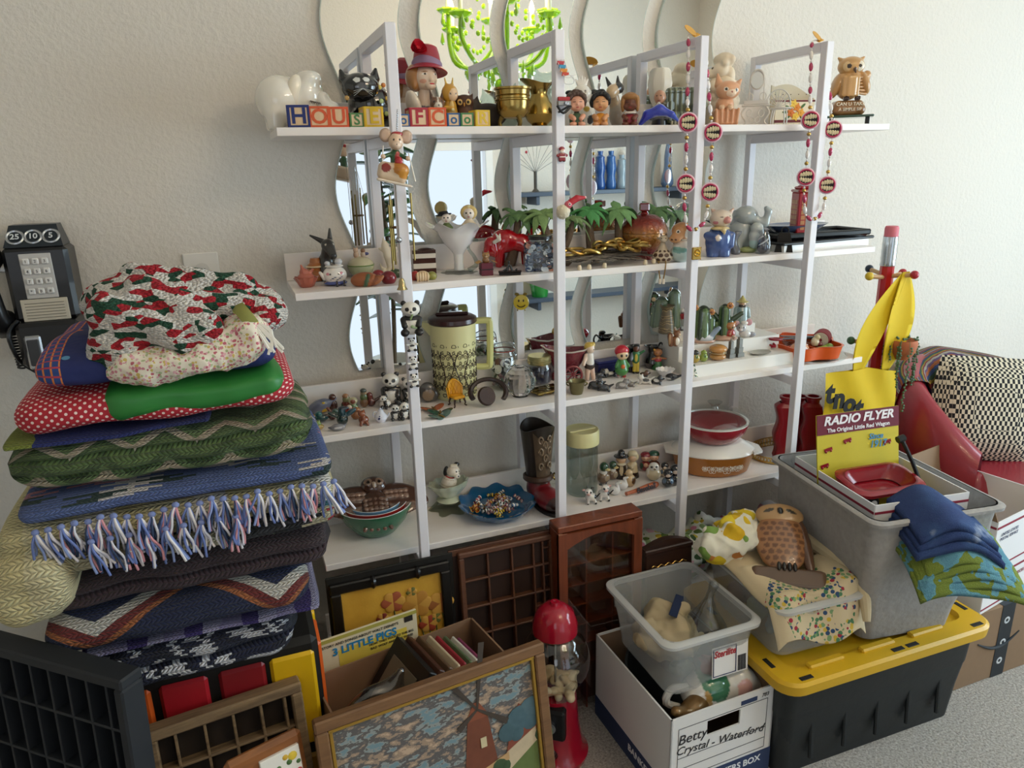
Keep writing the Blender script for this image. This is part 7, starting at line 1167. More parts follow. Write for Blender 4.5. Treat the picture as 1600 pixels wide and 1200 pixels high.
hang(3,'garland of red and pearl beads with toothy mouth discs on the rightmost frame',0,([(1268,72,YF+.03),(1266,140,YF+.02),(1266,180,YF-.01),(1262,235,YF-.01),(1259,268,YF-.012),(1256,300,YF-.014),(1258,335,YF-.016),(1266,343,YF-.018)],[(1290,90,YF+.03),(1297,150,YF+.01),(1301,207,YF-.006),(1296,250,YF-.006),(1291,293,YF-.006),(1287,325,YF-.008),(1280,338,YF-.014),(1271,343,YF-.018)]))
# blanket stack on a patchwork pouf
def uvmesh(name,V,F,UV,m):
 me=bpy.data.meshes.new(name);me.from_pydata(V,[],F);me.update();uv=me.uv_layers.new(name='UVMap')
 idx=np.empty(len(me.loops),int);me.loops.foreach_get('vertex_index',idx);uv.data.foreach_set('uv',np.array(UV,float)[idx].ravel())
 me.polygons.foreach_set('use_smooth',[True]*len(F));me.materials.append(m);return me
def slab(xl,xr,zb,zt,yf,yb,folds=2,seed=0,wob=.006,droop=0,nu=110,nv=120):
 H=zt-zb;D=yb-yf;V=[];UV=[];F=[];W_=xr-xl;pts=[]
 for j in range(nv):
  a=2*PI*j/nv;c,s=math.cos(a),math.sin(a);n=3.2 if c<0 else 4
  k_=(abs(c)**n+abs(s)**n)**(-1/n);y=c*k_*.5;z=s*k_*.5
  pts.append((y,z))
 arc=[0]
 for j in range(nv):q=pts[(j+1)%nv];arc.append(arc[-1]+math.hypot((q[0]-pts[j][0])*D,(q[1]-pts[j][1])*H))
 for i in range(nu):
  u=i/(nu-1);x=xl+W_*u;e=min(u,1-u)*W_;rr_=min(H*.55,.05);t_=min(1,e/rr_);sh=math.sqrt(max(0,1-(1-t_)**2));sh=max(sh,.02)
  for j in range(nv+1):
   y0,z0=pts[j%nv];g=abs(math.sin(PI*folds*(z0+.5)))**.5 if folds>1 else 1
   fr=max(0,-y0*2)**2;y=y0*D*(1-(1-sh)*.25)-fr*.016*(g-1)*-1*-1+fr*.016*(1-g)
   z=z0*H*(sh*.9+.1)if folds<2 else z0*H*(.35+.65*sh)
   q=Vector((x*7+seed,y*7,z*9));w1=noise.noise(q)*wob;w2=noise.noise(q*2.3+Vector((5,1,seed)))*wob*.6
   xx=x+(g-1)*.012*(1-t_)*(1 if u<.5 else-1)
   zz=(zb+zt)/2+z+w1+w2*.6-droop*max(0,.35-u)**2*4
   V.append((xx,(yf+yb)/2+y+w2*1.4,zz));UV.append((x,arc[j]))
 m_=nv+1
 for i in range(nu-1):
  for j in range(nv):F.append((i*m_+j,i*m_+j+1,(i+1)*m_+j+1,(i+1)*m_+j))
 F.append(tuple(range(nv))[::-1]);F.append(tuple((nu-1)*m_+j for j in range(nv)))
 return V,F,UV
def knit(stops,mode='stripe',period=.05,su=.011,sv=.008,amp=.02,wave=.06,bump=1.0,hole=0,seed=0,rough=.95,cell=.05):
 k=NT('crochet_yarn');tc=k.n('ShaderNodeTexCoord');sp=k.n('ShaderNodeSeparateXYZ');k.l(tc.outputs['UV'],sp.inputs[0]);u,v=sp.outputs[0],sp.outputs[1]
 su,sv=su*.62,sv*.66;vd=k.math('DIVIDE',v,sv);row=k.math('FLOOR',vd);uo=k.math('ADD',k.math('DIVIDE',u,su),k.math('MULTIPLY',k.math('SUBTRACT',k.math('FRACT',vd),.5),k.math('SUBTRACT',k.math('MULTIPLY',k.math('MODULO',row,2),1.8),.9)))
 a=k.math('ABSOLUTE',k.math('SINE',k.math('MULTIPLY',uo,PI)));b=k.math('ABSOLUTE',k.math('SINE',k.math('MULTIPLY',k.math('DIVIDE',v,sv),PI)));h=k.math('MULTIPLY',k.math('POWER',a,.6),k.math('POWER',b,.6))
 nz=k.noise(900,tc.outputs['UV'],2);n2=k.noise(26+seed,tc.outputs['UV'],2)
 if mode=='chevron':
  tri=k.math('PINGPONG',u,wave);f=k.math('FRACT',k.math('DIVIDE',k.math('ADD',v,k.math('MULTIPLY',tri,amp)),period))
 elif mode=='stripe':f=k.math('FRACT',k.math('DIVIDE',k.math('ADD',v,k.math('MULTIPLY',n2.outputs[0],amp)),period))
 elif mode=='ustripe':f=k.math('FRACT',k.math('DIVIDE',k.math('ADD',u,k.math('MULTIPLY',n2.outputs[0],amp)),period))
 else:
  wn=k.n('ShaderNodeTexWhiteNoise',noise_dimensions='2D');cb=k.n('ShaderNodeCombineXYZ');k.l(k.math('FLOOR',k.math('DIVIDE',k.math('ADD',u,k.math('MULTIPLY',k.math('MODULO',row,3),cell*.4)),cell)),cb.inputs[0]);k.l(k.math('FLOOR',k.math('DIVIDE',v,cell*.45 if mode=='var' else cell)),cb.inputs[1]);k.l(cb.outputs[0],wn.inputs[0]);f=wn.outputs[0]
 col=k.ramp(f,stops,'CONSTANT');sh=k.math('ADD',.62,k.math('MULTIPLY',nz.outputs[0],.7))
 mx=k.n('ShaderNodeMix',data_type='RGBA',blend_type='MULTIPLY');mx.inputs[0].default_value=1;k.l(col,mx.inputs[6]);cc=k.n('ShaderNodeCombineColor');[k.l(sh,cc.inputs[i])for i in range(3)];k.l(cc.outputs[0],mx.inputs[7])
 k.l(mx.outputs[2],k.b.inputs['Base Color']);nset(k.b,'Roughness',rough);nset(k.b,'Sheen Weight',.06);k.bump(k.math('ADD',h,k.math('MULTIPLY',nz.outputs[0],.3)),bump,.006);return k.m
YB=-.62
def zr(py,px=250,y=YB):return float(ony(px,py,y)[2])
def xr_(px,py,y=YB):return float(ony(px,py,y)[0])
def blanket(name,label,pl,pr,top,bot,m,folds=2,seed=0,dy=0,wob=.006,droop=0,depth=.33):
 zt,zb=zr(top),zr(bot);zm=(top+bot)/2;xl=xr_(pl,zm+(250-pl)*.17);xr2=xr_(pr,zm-(pr-250)*.17);yf=YB+dy
 V,F,UV=slab(xl,xr2,zb,zt,yf,yf+depth,folds,seed,wob,droop);c=((xl+xr2)/2,yf+depth/2,zb)
 t=thing(name,label,'blanket',c,0,1,'stacked blankets');obj('folded_cloth',uvmesh('folded_cloth',[(a-c[0],b-c[1],d-c[2])for a,b,d in V],F,UV,m),None,t);return t,(xl,xr2,zb,zt,yf)
t=thing('patchwork_pouf','black pouf with orange red and yellow leather patches under the blankets','pouf',(-.13,-.385,FZ));ph=zr(1088)-FZ
obj('base',box(.38,.34,ph,(0,0,ph/2),.012),mat('#15130f',.6),t)
for i,(x,c)in enumerate(((-.145,'#d25a1e'),(-.05,'#b3202a'),(.05,'#8a1c22'),(.14,'#e0b014'))):
 for j in range(2):obj('leather_patch',box(.082,.012,.21,(x,-.172,ph-.13-.235*j),.006),mat(c if j==0 else '#c8941c',.4),t)
for i in range(3):obj('leather_patch',box(.012,.09,.21,(.191,-.11+.11*i,ph-.13),.006),mat(('#d25a1e','#e0b014','#b3202a')[i],.4),t)
NV='#141a38'
blanket('fair_isle_blanket','navy and white patterned crochet blanket at the bottom of the stack',150,462,1012,1086,knit([(0,NV),(.3,'#dcdce0'),(.47,NV),(.62,'#10142c'),(.78,'#d4d4da'),(.93,NV)],'cell',su=.012,sv=.009,cell=.012),2,1)
blanket('purple_blanket','thin lilac and purple crochet blanket second from the bottom',120,505,1000,1013,knit([(0,'#8f88b4'),(.4,'#3c2a78'),(.7,'#a9a4c8')],'ustripe',.09),1,2,.004)
blanket('navy_zigzag_blanket','navy crochet blanket with white and dark red zigzag band',62,488,938,1001,knit([(0,'#1a2347'),(.55,'#1c264e'),(.7,'#d8d2c8'),(.84,'#7a2a26'),(.94,'#b0673a')],'chevron',.2,amp=.75,wave=.14,su=.013,sv=.011),1,3,-.012)
blanket('brown_blanket','dark brown crochet blanket with pale blue border',10,515,880,940,knit([(0,'#3c2a30'),(.452,'#a7bcbc'),(.482,'#3c2a30')],'stripe',.9,amp=.004,su=.013,sv=.011),2,4,-.004)
blanket('granny_blanket','granny square blanket in black cream red and turquoise',80,530,846,881,knit([(0,'#1b1a1c'),(.22,'#c9bd9a'),(.45,'#3a3a3e'),(.62,'#a01c2a'),(.74,'#d8cfae'),(.88,'#2a6a78')],'cell',cell=.045,su=.014,sv=.012),1,5,.006)
blanket('cream_afghan','pale yellow and cream granny afghan drooping at the left',-14,528,790,848,knit([(0,'#e8dcae'),(.4,'#ebe3cc'),(.6,'#eee8dc'),(.72,'#e4d6a0')],'ustripe',.17,amp=.02,su=.015,sv=.014,bump=1),1,6,-.004,.006,0)
CRM=_cream=[o for o in C.objects if o.name.startswith('cream_afghan')][-1]
c=CRM.location;V,F,UV=slab(xr_(-40,860),xr_(108,850),zr(935),zr(812),YB-.035,YB+.2,1,31,.012);obj('drooping_corner',uvmesh('drooping_corner',[(a-c[0],b-c[1],d-c[2]-.12*max(0,xr_(80,860)-a))for a,b,d in V],F,UV,CRM.children[0].data.materials[0]),None,CRM)
tb,ext=blanket('blue_fringed_blanket','periwinkle blue crochet blanket with pink band and long fringe',20,522,757,792,knit([(0,'#5f72aa'),(.55,'#6478b0'),(.66,'#d0909c'),(.74,'#e4dcd8'),(.82,'#26403c'),(.88,'#5f72aa')],'var',cell=.05,su=.011,sv=.009),1,7,-.006)
GR=['#566b3c','#8a9a6a','#c2b59c','#4a5f34','#7d8f5c']
blanket('green_afghan','green and beige ripple crochet afghan folded thick',8,486,672,758,knit([(0,'#5d7440'),(.28,'#4a6034'),(.5,'#6d8552'),(.68,'#c0b096'),(.82,'#c9bba4'),(.88,'#4f6638')],'chevron',.075,amp=.8,wave=.045,su=.012,sv=.009),3,8,-.002,.008)
blanket('royal_blue_throw','thin royal blue crochet edge under the red quilt',0,330,664,678,knit([(0,'#1f2f7c'),(.6,'#1a2768'),(.85,'#8f9a3a')],'ustripe',.3),1,9,.0)
def quilt_mat(kind):
 k=NT('printed_cotton');tc=k.n('ShaderNodeTexCoord');uv=tc.outputs['UV'];mp=k.n('ShaderNodeMapping');k.l(uv,mp.inputs[0])
 vo=k.n('ShaderNodeTexVoronoi');vo.inputs['Randomness'].default_value=0 if kind=='red' else .75;vo.inputs['Scale'].default_value=110 if kind=='red' else 26;k.l(mp.outputs[0],vo.inputs['Vector'])
 if kind=='red':mp.inputs['Rotation'].default_value=(0,0,.785);k.col(k.mix(k.math('LESS_THAN',vo.outputs['Distance'],.24),srgb('#a8202e'),srgb('#e6cfc8')))
 else:
  sc_=k.n('ShaderNodeSeparateColor');k.l(vo.outputs['Color'],sc_.inputs[0]);dots=k.ramp(sc_.outputs[0],[(0,'#3f8a3a'),(.25,'#d8b43a'),(.45,'#cf5a34'),(.65,'#5a94b8'),(.82,'#1c2658')],'CONSTANT')
  base=k.mix(k.math('LESS_THAN',vo.outputs['Distance'],.24),srgb('#1b2760'),dots);sp=k.n('ShaderNodeSeparateXYZ');k.l(uv,sp.inputs[0])
  pl=k.math('GREATER_THAN',k.math('SINE',k.math('MULTIPLY',sp.outputs[0],560)),.72);pl2=k.math('GREATER_THAN',k.math('SINE',k.math('MULTIPLY',sp.outputs[1],420)),.8);plaid=k.mix(pl2,k.mix(pl,srgb('#24407c'),srgb('#cf7a3c')),srgb('#a83a4a'));k.col(k.mix(k.math('LESS_THAN',sp.outputs[0],xr_(96,590)),base,plaid))
 nset(k.b,'Roughness',.8);k.bump(k.noise(14,uv,3).outputs[0],.5,.02);return k.m
rq,e3=blanket('red_dotted_quilt','red quilt with white pin dots and a green satin side',14,462,600,668,quilt_mat('red'),1,10,-.004,.008)
V,F,UV=slab(xr_(152,640),xr_(447,590),e3[2]+.012,e3[3]+.006,e3[4]-.007,e3[4]+.3,1,22,.008)
o=rq.location;obj('green_satin_side',uvmesh('green_satin_side',[(a-o[0],b-o[1],c-o[2])for a,b,c in V],F,UV,mat('#2c7a34',.42,bump=.5,bscale=9)),None,rq)
blanket('polka_dot_quilt','navy quilt with coloured polka dots and plaid end',48,432,538,602,quilt_mat('dots'),1,11,-.0,.007)
cz=zr(560);CRO=NT('variegated_crochet');kk=CRO;v=kk.coord('Object');mp=kk.n('ShaderNodeMapping');mp.inputs['Scale'].default_value=(1,1,1.9);kk.l(v,mp.inputs[0]);vo=kk.n('ShaderNodeTexVoronoi');vo.inputs['Scale'].default_value=62;kk.l(mp.outputs[0],vo.inputs['Vector']);sc_=kk.n('ShaderNodeSeparateColor');kk.l(vo.outputs['Color'],sc_.inputs[0]);kk.col(kk.ramp(sc_.outputs[0],[(0,'#e6e0d8'),(.42,'#b01828'),(.7,'#1c4a34'),(.9,'#e4ded6')],'CONSTANT'));v2=kk.n('ShaderNodeTexVoronoi');v2.inputs['Scale'].default_value=190;kk.l(mp.outputs[0],v2.inputs['Vector']);nset(kk.b,'Roughness',.95);kk.bump(kk.math('SUBTRACT',1,v2.outputs['Distance']),1,.008)
t=thing('christmas_throw','red green and white crochet throw bundled on top of the stack','blanket',(-.085,-.49,cz),0,1,'stacked blankets')
W_='#ffffff'
blob('bundled_cloth',[E_((-.04,.02,.06),(.11,.12,.055),W_,(0,6,0)),E_((.07,.02,.055),(.09,.12,.036),W_,(0,12,0)),E_((-.09,-.08,.01),(.05,.07,.045),W_,(0,-25,20)),K_((-.13,-.1,-.015),(-.09,-.1,.05),.022,.03,W_),K_((-.1,-.1,.07),(0,-.13,.03),.03,.028,W_),K_((-.06,-.06,.1),(.03,-.13,.035),.024,.03,W_),K_((-.07,0,.112),(.1,-.02,.08),.02,.024,W_),K_((.0,-.09,.075),(.13,-.07,.045),.022,.022,W_),E_((.125,-.02,.04),(.035,.1,.032),W_),K_((-.12,-.02,.085),(-.06,-.09,.085),.02,.022,W_)],t,CRO.m,84,.01,cut=-.03,wr=(.006,14))
CST=fabric_mat('#e2d8c4',['#c8808a','#b9606c','#c9b060','#a8b488','#d8a8ac'],210)
t=thing('cross_stitch_cloth','cream cloth with pink cross stitch hanging under the crochet throw','cloth',(-.085,-.605,cz),0,1)
blob('draped_cloth',[E_((-.0,.0,-.005),(.11,.045,.026),W_,(0,3,0)),E_((-.05,-.014,-.012),(.06,.033,.027),W_),K_((.03,-.025,-.005),(.1,-.025,.008),.018,.02,W_),K_((-.08,-.026,.004),(.02,-.036,-.01),.014,.016,W_),K_((.02,-.03,.018),(.09,-.02,.028),.012,.016,W_),E_((.09,.0,.03),(.035,.04,.025),W_)],t,CST,64,.008,cut=-.045,wr=(.005,22))
obj('yarn_tassel',[tube([(.1,-.02,.045),(.118+.01*math.sin(i),-.035,.03),(.13+.012*math.cos(i*2),-.045,.0+.006*math.sin(i*3))],.0022,5)for i in range(9)],mat('#ece8de',.8),t);obj('olive_band',xf(lathe([(.02,0),(.024,.01),(.022,.02)],16),(.085,-.012,.045),(0,60,10)),mat('#8a8a48',.8),t)
FC=['#6b7cb4','#d8d4da','#cf9098','#2f3f5c','#8a9ac8','#e6e0e0','#6b7cb4']
def tassel(name,seed):
 r=random.Random(seed);gs=[];cols=[]
 for i in range(9):
  dx,dy=r.uniform(-.011,.011),r.uniform(-.008,.004);L_=r.uniform(.045,.062);g=tube([(0,0,0),(dx*.6,-.006+dy*.5,-.012),(dx*1.1+r.uniform(-.003,.003),dy,-L_*.6),(dx*1.4+r.uniform(-.006,.006),dy,-L_)],.0021,5);gs.append(g);cols+=[srgb(FC[r.randrange(7)])+(1,)]*len(g[0])
 g=sph((.006,.005,.005),(0,0,.001),8,5);gs.append(g);cols+=[srgb('#7a88b8')+(1,)]*len(g[0])
 me=mesh(name,merge(gs),vcmat(.9,0),0);a=me.color_attributes.new('Col','FLOAT_COLOR','POINT');a.data.foreach_set('color',np.array(cols).ravel());me.polygons.foreach_set('use_smooth',[True]*len(me.polygons));return me
tms=[tassel('tassel',i)for i in range(6)];rr=random.Random(1)
xl,xr2,zb,zt,yf=ext;c=tb.location
for i in range(26):
 x=xl+.03+(xr2-xl-.035)*i/25;o=obj('tassel',tms[i%6],None,tb,(x-c[0],yf-.013-rr.uniform(0,.006)-c[1],zb+.008-rr.uniform(0,.01)-c[2]),(rr.uniform(-4,8),rr.uniform(-14,14),rr.uniform(-20,20)))
for i in range(9):
 x=xl+.1+.026*i;o=obj('tassel',tms[(i+2)%6],None,tb,(x-c[0],yf-.02-c[1],zb-.028-c[2]),(rr.uniform(0,8),rr.uniform(-12,12),rr.uniform(-20,20)))
 # leaning frames and trays
def panel(name,label,cat,TL,TR,lean,zbase=None,group=None):
 TL=np.array(TL,float);TR=np.array(TR,float);X=TR-TL;X[2]=0;Wd=float(np.linalg.norm(X));X/=Wd;l=math.radians(lean);N=np.cross(X,[0,0,1.]);U=math.cos(l)*np.array([0,0,1.])-math.sin(l)*N;H=(TL[2]-(FZ if zbase is None else zbase))/math.cos(l);F_=np.cross(X,U);O=TL-U*H
 t=thing(name,label,cat,(0,0,0),0,1,group);t.matrix_world=Matrix([[X[i],-F_[i],U[i],O[i]]for i in range(3)]+[[0,0,0,1]]);return t,Wd,H
def frame4(t,Wd,H,w_,d_,m,name='frame_rail',bev=.003):
 for(cx,cz,sx,sz)in((Wd/2,H-w_/2,Wd,w_),(Wd/2,w_/2,Wd,w_),(w_/2,H/2,w_,H-2*w_),(Wd-w_/2,H/2,w_,H-2*w_)):obj(name,box(sx,d_,sz,(cx,d_/2,cz),bev),m,t)
def grid_tray(name,label,TL,TR,lean,m,mb,xs,zs,w_=.014,d_=.03,extra=(),H_=None):
 t,Wd,H=panel(name,label,'tray',TL,TR,lean);frame4(t,Wd,H,w_,d_,m);obj('backing',box(Wd-.004,.004,H-.004,(Wd/2,d_-.003,H/2)),mb,t)
 for x in xs:obj('divider',box(.005,d_-.008,H-2*w_,(x*Wd,d_/2+.002,H/2),.001),m,t)
 for z in zs:obj('divider',box(Wd-2*w_,d_-.007,.005,(Wd/2,d_/2+.0025,H-z),.001),m,t)
 for x0,x1,z in extra:obj('divider',box((x1-x0)*Wd,d_-.009,.004,((x0+x1)/2*Wd,d_/2+.003,H-z),.001),m,t)
 return t,Wd,H
BLKW=mat('#22252a',.6,var=.4,bscale=12,bump=.2);z_=.8
grid_tray('black_printers_tray','black painted printers tray with small square compartments',(onz(0,1014,z_)-[.2,-.173,0]),onz(187,1066,z_),3,BLKW,mat('#0b0c0e',.7),[q/13 for q in range(1,13)],[.095*q for q in range(1,7)],.018,.04)
OLDW=wood('#5a4632','#8a7050',30,.8,0,'weathered_wood');tc_,Wd,H=grid_tray('type_case','weathered wooden type case with open compartments',onz(222,1150,.585),onz(470,1066,.585),8,OLDW,mat('#2a2018',.8),[.18,.36,.54,.72,.88],[.085,.16,.24,.32],.02,.034)
ORW=wood('#6b3d1c','#8d5527',18,.4,0,'oak_varnish');t,Wd,H=panel('tile_tray','varnished wooden tray with a flowered white tile','tray',onz(350,1198,.6),onz(470,1138,.6),10);obj('board',box(Wd,.02,H,(Wd/2,.01,H/2),.008),ORW,t);obj('tile',box(.066,.008,.09,(Wd*.66,-.002,H-.065),.001),mat('#e6e0d4',.25,coat=.3),t);obj('hollow',box(.05,.004,.12,(Wd*.2,0.0,H-.1),.002),mat('#5a3418',.5),t)
rr=random.Random(3)
for i,(x,z,c,r_)in enumerate(((-.022,-.028,'#a8242c',.007),(-.01,-.02,'#b8302c',.005),(.02,.03,'#d8b83a',.008),(.008,.033,'#c8a030',.005),(.027,.0,'#a8242c',.005),(-.005,.02,'#4a6a34',.004),(.013,.022,'#4a6a34',.005),(-.02,.005,'#4a6a34',.005),(.028,.016,'#4a6a34',.004),(-.026,-.01,'#4a6a34',.004))):obj('rose_print',sph((r_,.0012,r_),(Wd*.66+x,-.006,H-.065+z),8,5),mat(c,.5),t)
text('HOME',.012,mat('#2a2420',.5),t,(Wd*.66,-.0065,H-.095),(90,0,0),.0003)
yq=-.335;t,Wd,H=panel('poppy_painting','painting of orange poppies on yellow in a black bamboo frame','painting',ony(514,918,yq),ony(702,868,yq),5);BF=mat('#15120f',.35,coat=.3);frame4(t,Wd,H,.024,.02,BF)
for x in(.35,.72):obj('bamboo_node',xf(lathe([(.012,-.006),(.016,0),(.012,.006)],12),(Wd*x,.005,H-.012),(0,90,0)),BF,t)
k=NT('painted_canvas');n=k.noise(9);k.col(k.ramp(n.outputs[0],[(.3,'#b98a28'),(.55,'#d2a23a'),(.75,'#c08a30')]));k.bump(k.noise(200).outputs[0],.2,.001);obj('canvas',box(Wd-.03,.004,H-.03,(Wd/2,.012,H/2)),k.m,t)
rr=random.Random(5)
for i,(x,z,c,r_)in enumerate(((.5,.075,'#a05030',.026),(.7,.095,'#b07a2c',.034),(.9,.105,'#985a28',.03),(.4,.11,'#7a2a1c',.014),(.56,.14,'#8a4426',.024),(.78,.15,'#9a3a20',.022),(.66,.06,'#6d6a30',.012),(.85,.14,'#66682e',.014))):
 for j in range(6):obj('poppy_petal',xf(sph((r_*.62,.002,r_*.5)),(Wd*x+r_*.5*math.cos(j*1.05),.0085,H-z+r_*.42*math.sin(j*1.05)),(0,-60*j,0)),mat(c if j%2 else '#c4913c',.7),t)
 obj('stem',tube([(Wd*x,.009,H-z-.01),(Wd*x+rr.uniform(-.02,.02),.009,H-z-.09)],.0016,4),mat('#5a6030',.7),t)
yq=-.3225;t,Wd,H=panel('black_board','large black board leaning behind the poppy painting','board',ony(508,906,yq),ony(706,852,yq),1);obj('board',box(Wd,.006,H,(Wd/2,.003,H/2),.001),mat('#17140f',.6),t)
WLN=wood('#4a2a1a','#5f3822',20,.5,0,'walnut_stain');WBK=mat('#2e1a10',.6)
grid_tray('brown_printers_tray','brown wooden divided tray leaning beside the arched case',ony(716,867,-.332),ony(866,830,-.332),4,WLN,WBK,[.3,.55,.78,.88],[.078,.15,.225,.3,.37],.014,.03,[(.88,.97,.035),(.88,.97,.11),(.78,.97,.19),(.88,.97,.26)])
t,Wd,H=panel('walnut_board','dark walnut tray edge behind the brown printers tray','tray',ony(700,862,-.318),ony(860,822,-.318),1);obj('board',box(Wd,.006,H,(Wd/2,.003,H/2),.001),WBK,t);obj('rim',box(Wd,.008,.016,(Wd/2,.003,H-.008),.001),WLN,t)
CHY=wood('#5d2a16','#7a3b20',16,.35,2,'cherry_stain');yq=-.375;t,Wd,H=panel('arched_display_case','reddish wooden display case with arched glass door','cabinet',ony(872,826,yq),ony(1004,802,yq),1)
obj('case_top',box(Wd,.055,.016,(Wd/2,.0275,H-.008),.002),CHY,t);[obj('case_side',box(.012,.055,H-.016,(x,.0275,(H-.016)/2),.001),CHY,t)for x in(.006,Wd-.006)];obj('case_back',box(Wd,.004,H-.02,(Wd/2,.053,H/2)),mat('#5a3620',.6),t)
ap=[(.022,H-.02),(.022,H-.062)]+[(.022+(Wd-.044)*q,H-.062+.028*math.sin(PI*q))for q in np.linspace(.08,.92,11)]+[(Wd-.022,H-.062),(Wd-.022,H-.02)]
obj('door_arch',xf(prism([(x,z)for x,z in ap],0,.012),(0,.01,0),(90,0,0)),CHY,t);[obj('door_stile',box(.024,.012,H-.018,(x,.004,(H-.018)/2),.001),CHY,t)for x in(.012,Wd-.012)];obj('door_glass',box(Wd-.04,.001,H-.05,(Wd/2,.012,H/2)),glass('#eeeae6'),t);obj('latch',box(.004,.006,.03,(.016,-.004,H-.24),.001),BRASS,t)
for q in range(1,7):obj('shelf',box(Wd-.024,.036,.004,(Wd/2,.033,H-.06-.058*q)),CHY,t)
for q in(.36,.68):obj('divider',box(.004,.034,H-.06,(Wd*q,.034,H/2-.02)),CHY,t)
yq=-.345;t,Wd,H=panel('slant_box','dark brown wooden box with gold painted scroll line','box',ony(1008,862,yq),ony(1082,850,yq),4);DBW=wood('#2e1a14','#3f261c',16,.45,0,'dark_stain');obj('box_body',box(Wd,.03,H,(Wd/2,.015,H/2),.004),DBW,t);obj('lid_edge',box(Wd*1.02,.036,.014,(Wd/2,.015,H-.007),.003),DBW,t);obj('gold_scroll',[tube([(.02+(Wd-.04)*q,-.0008,H-.05+.003*math.sin(q*30))for q in np.linspace(0,1,24)],.0012,4)],GOLD,t);obj('raised_crest',xf(prism([(Wd*q,.02*math.sin(PI*q))for q in np.linspace(0,1,12)],0,.02),(0,.025,H-.002),(90,0,0)),DBW,t)
t,Wd,H=panel('record_cover','cream story record sleeve with blue and black lettering','record',onz(468,1014,.55),onz(650,952,.55),2);obj('sleeve',box(Wd,.006,H,(Wd/2,.003,H/2),.001),mat('#dccfae',.7,var=.15,bscale=9),t);obj('yellow_patch',box(Wd*.6,.0006,.05,(Wd*.6,-.0004,H-.06)),mat('#d9c04a',.7),t);obj('top_band',box(Wd,.001,.008,(Wd/2,-.0006,H-.005)),mat('#a8a04a',.7),t)
TXK=mat('#2a2622',.6);rt=(90,0,0)
for s_,sz,z,x,m_,b_ in(('STORY AND SONGS ABOUT WALT DISNEY\'S',.0086,.018,.5,TXK,.0001),('3 LITTLE PIGS',.0245,.036,.53,mat('#1f7fb0',.6),.0008),('HOW THEY FOOLED THE BIG',.0078,.048,.76,TXK,.0001),('BAD WOLF AND THE THREE',.0078,.058,.76,TXK,.0001)):text(s_,sz,m_,t,(Wd*x,-.0014,H-z),rt,.0002,bold=b_)
obj('emblem',box(.02,.001,.014,(Wd-.02,-.0006,H-.016)),TXK,t);obj('teal_print',[sph((.02,.0012,.012),(.035+.008*i,-.001,H-.11-.004*(i%2)),8,5)for i in range(3)],mat('#2f8a8c',.6),t)
bx0=onz(487,1058,.5);bx1=onz(737,964,.5);ang=math.degrees(math.atan2(bx1[1]-bx0[1],bx1[0]-bx0[0]));L_=float(np.linalg.norm(bx1-bx0));t=thing('cardboard_box','open brown cardboard box full of picture frames','box',(bx0[0],bx0[1],FZ),ang);CBD=mat('#8a6a50',.8,var=.25,bscale=14);D_=.2;hB=.5-FZ
obj('back_panel',box(L_,.004,hB,(L_/2,-.002,hB/2)),CBD,t);obj('side_panel',box(.004,D_,hB,(.002,-D_/2,hB/2)),CBD,t);obj('side_panel',box(.004,D_,hB,(L_-.002,-D_/2,hB/2)),CBD,t);obj('front_panel',box(L_,.004,hB-.06,(L_/2,-D_+.002,(hB-.06)/2)),CBD,t);obj('bottom_panel',box(L_-.01,D_-.01,.004,(L_/2,-D_/2,.003)),CBD,t)
Mb=t.matrix_basis.copy();Mb=Matrix.Translation((bx0[0],bx0[1],FZ))@Matrix.Rotation(math.radians(ang),4,'Z')
for i,(x,c,wd_,n_,lb)in enumerate(((.15,'#1a1714',.02,'picture_frame','black wooden picture frame leaning in the cardboard box'),(.175,'#4a2a1c',.016,'picture_frame','dark brown picture frame leaning in the cardboard box'),(.2,'#5f4630',.012,'picture_frame','tan brown picture frame leaning in the cardboard box'),(.225,'#c8b494',.008,'book','cream book leaning in the cardboard box'),(.245,'#9a2430',.008,'book','red booklet leaning in the cardboard box'),(.265,'#5a6a48',.008,'book','green booklet leaning in the cardboard box'),(.285,'#d8d0c4',.006,'book','pale magazine leaning in the cardboard box'),(.3,'#8a3a5c',.005,'book','pink magazine leaning in the cardboard box'))):
 q=Mb@Vector((x-.1,-.1,.24));d=thing(n_,lb,'frame' if i<3 else 'book',q,0,1,'frames and books in the box',rot=(0,38,ang+4));obj('cover' if i>2 else 'frame_body',box(wd_,.15-.008*i,.24-.012*i,(0,0,.12),.002),mat(c,.45,var=.2),d)
 if i==0:obj('inner_picture',box(.004,.1,.18,(-.0105,0,.12)),mat('#6d6250',.6),d)
 if i>2:obj('page_block',box(wd_*.6,.146-.008*i,.004,(0,0,.241-.012*i)),mat('#e2dac8',.8),d)
q=Mb@Vector((.09,-.12,.3));d=thing('plastic_pouch','clear plastic pouch with red print sticking out of the cardboard box','bag',q,ang);blob('film',[E_((0,0,.05),(.07,.03,.07),'#fff',(0,30,0))if 0 else E_((0,0,.05),(.07,.03,.07),'#ffffff',(0,30,0)),K_((.03,0,.08),(.06,0,.13),.03,.008,'#ffffff')],d,glass('#d8dde0',.15),28,.02);obj('red_card',xf(box(.07,.003,.04),(-.005,-.01,.04),(0,-25,0)),mat('#b04a48',.6),d)
z_=.615;t,Wd,H=panel('windmill_needlepoint','framed needlepoint of a windmill beside a cottage under grey clouds','picture',onz(490,1133,z_),onz(850,1004,z_),9);FRW=wood('#5c3c22','#7a5634',22,.5,0,'gilt_brown');frame4(t,Wd,H,.022,.022,FRW);
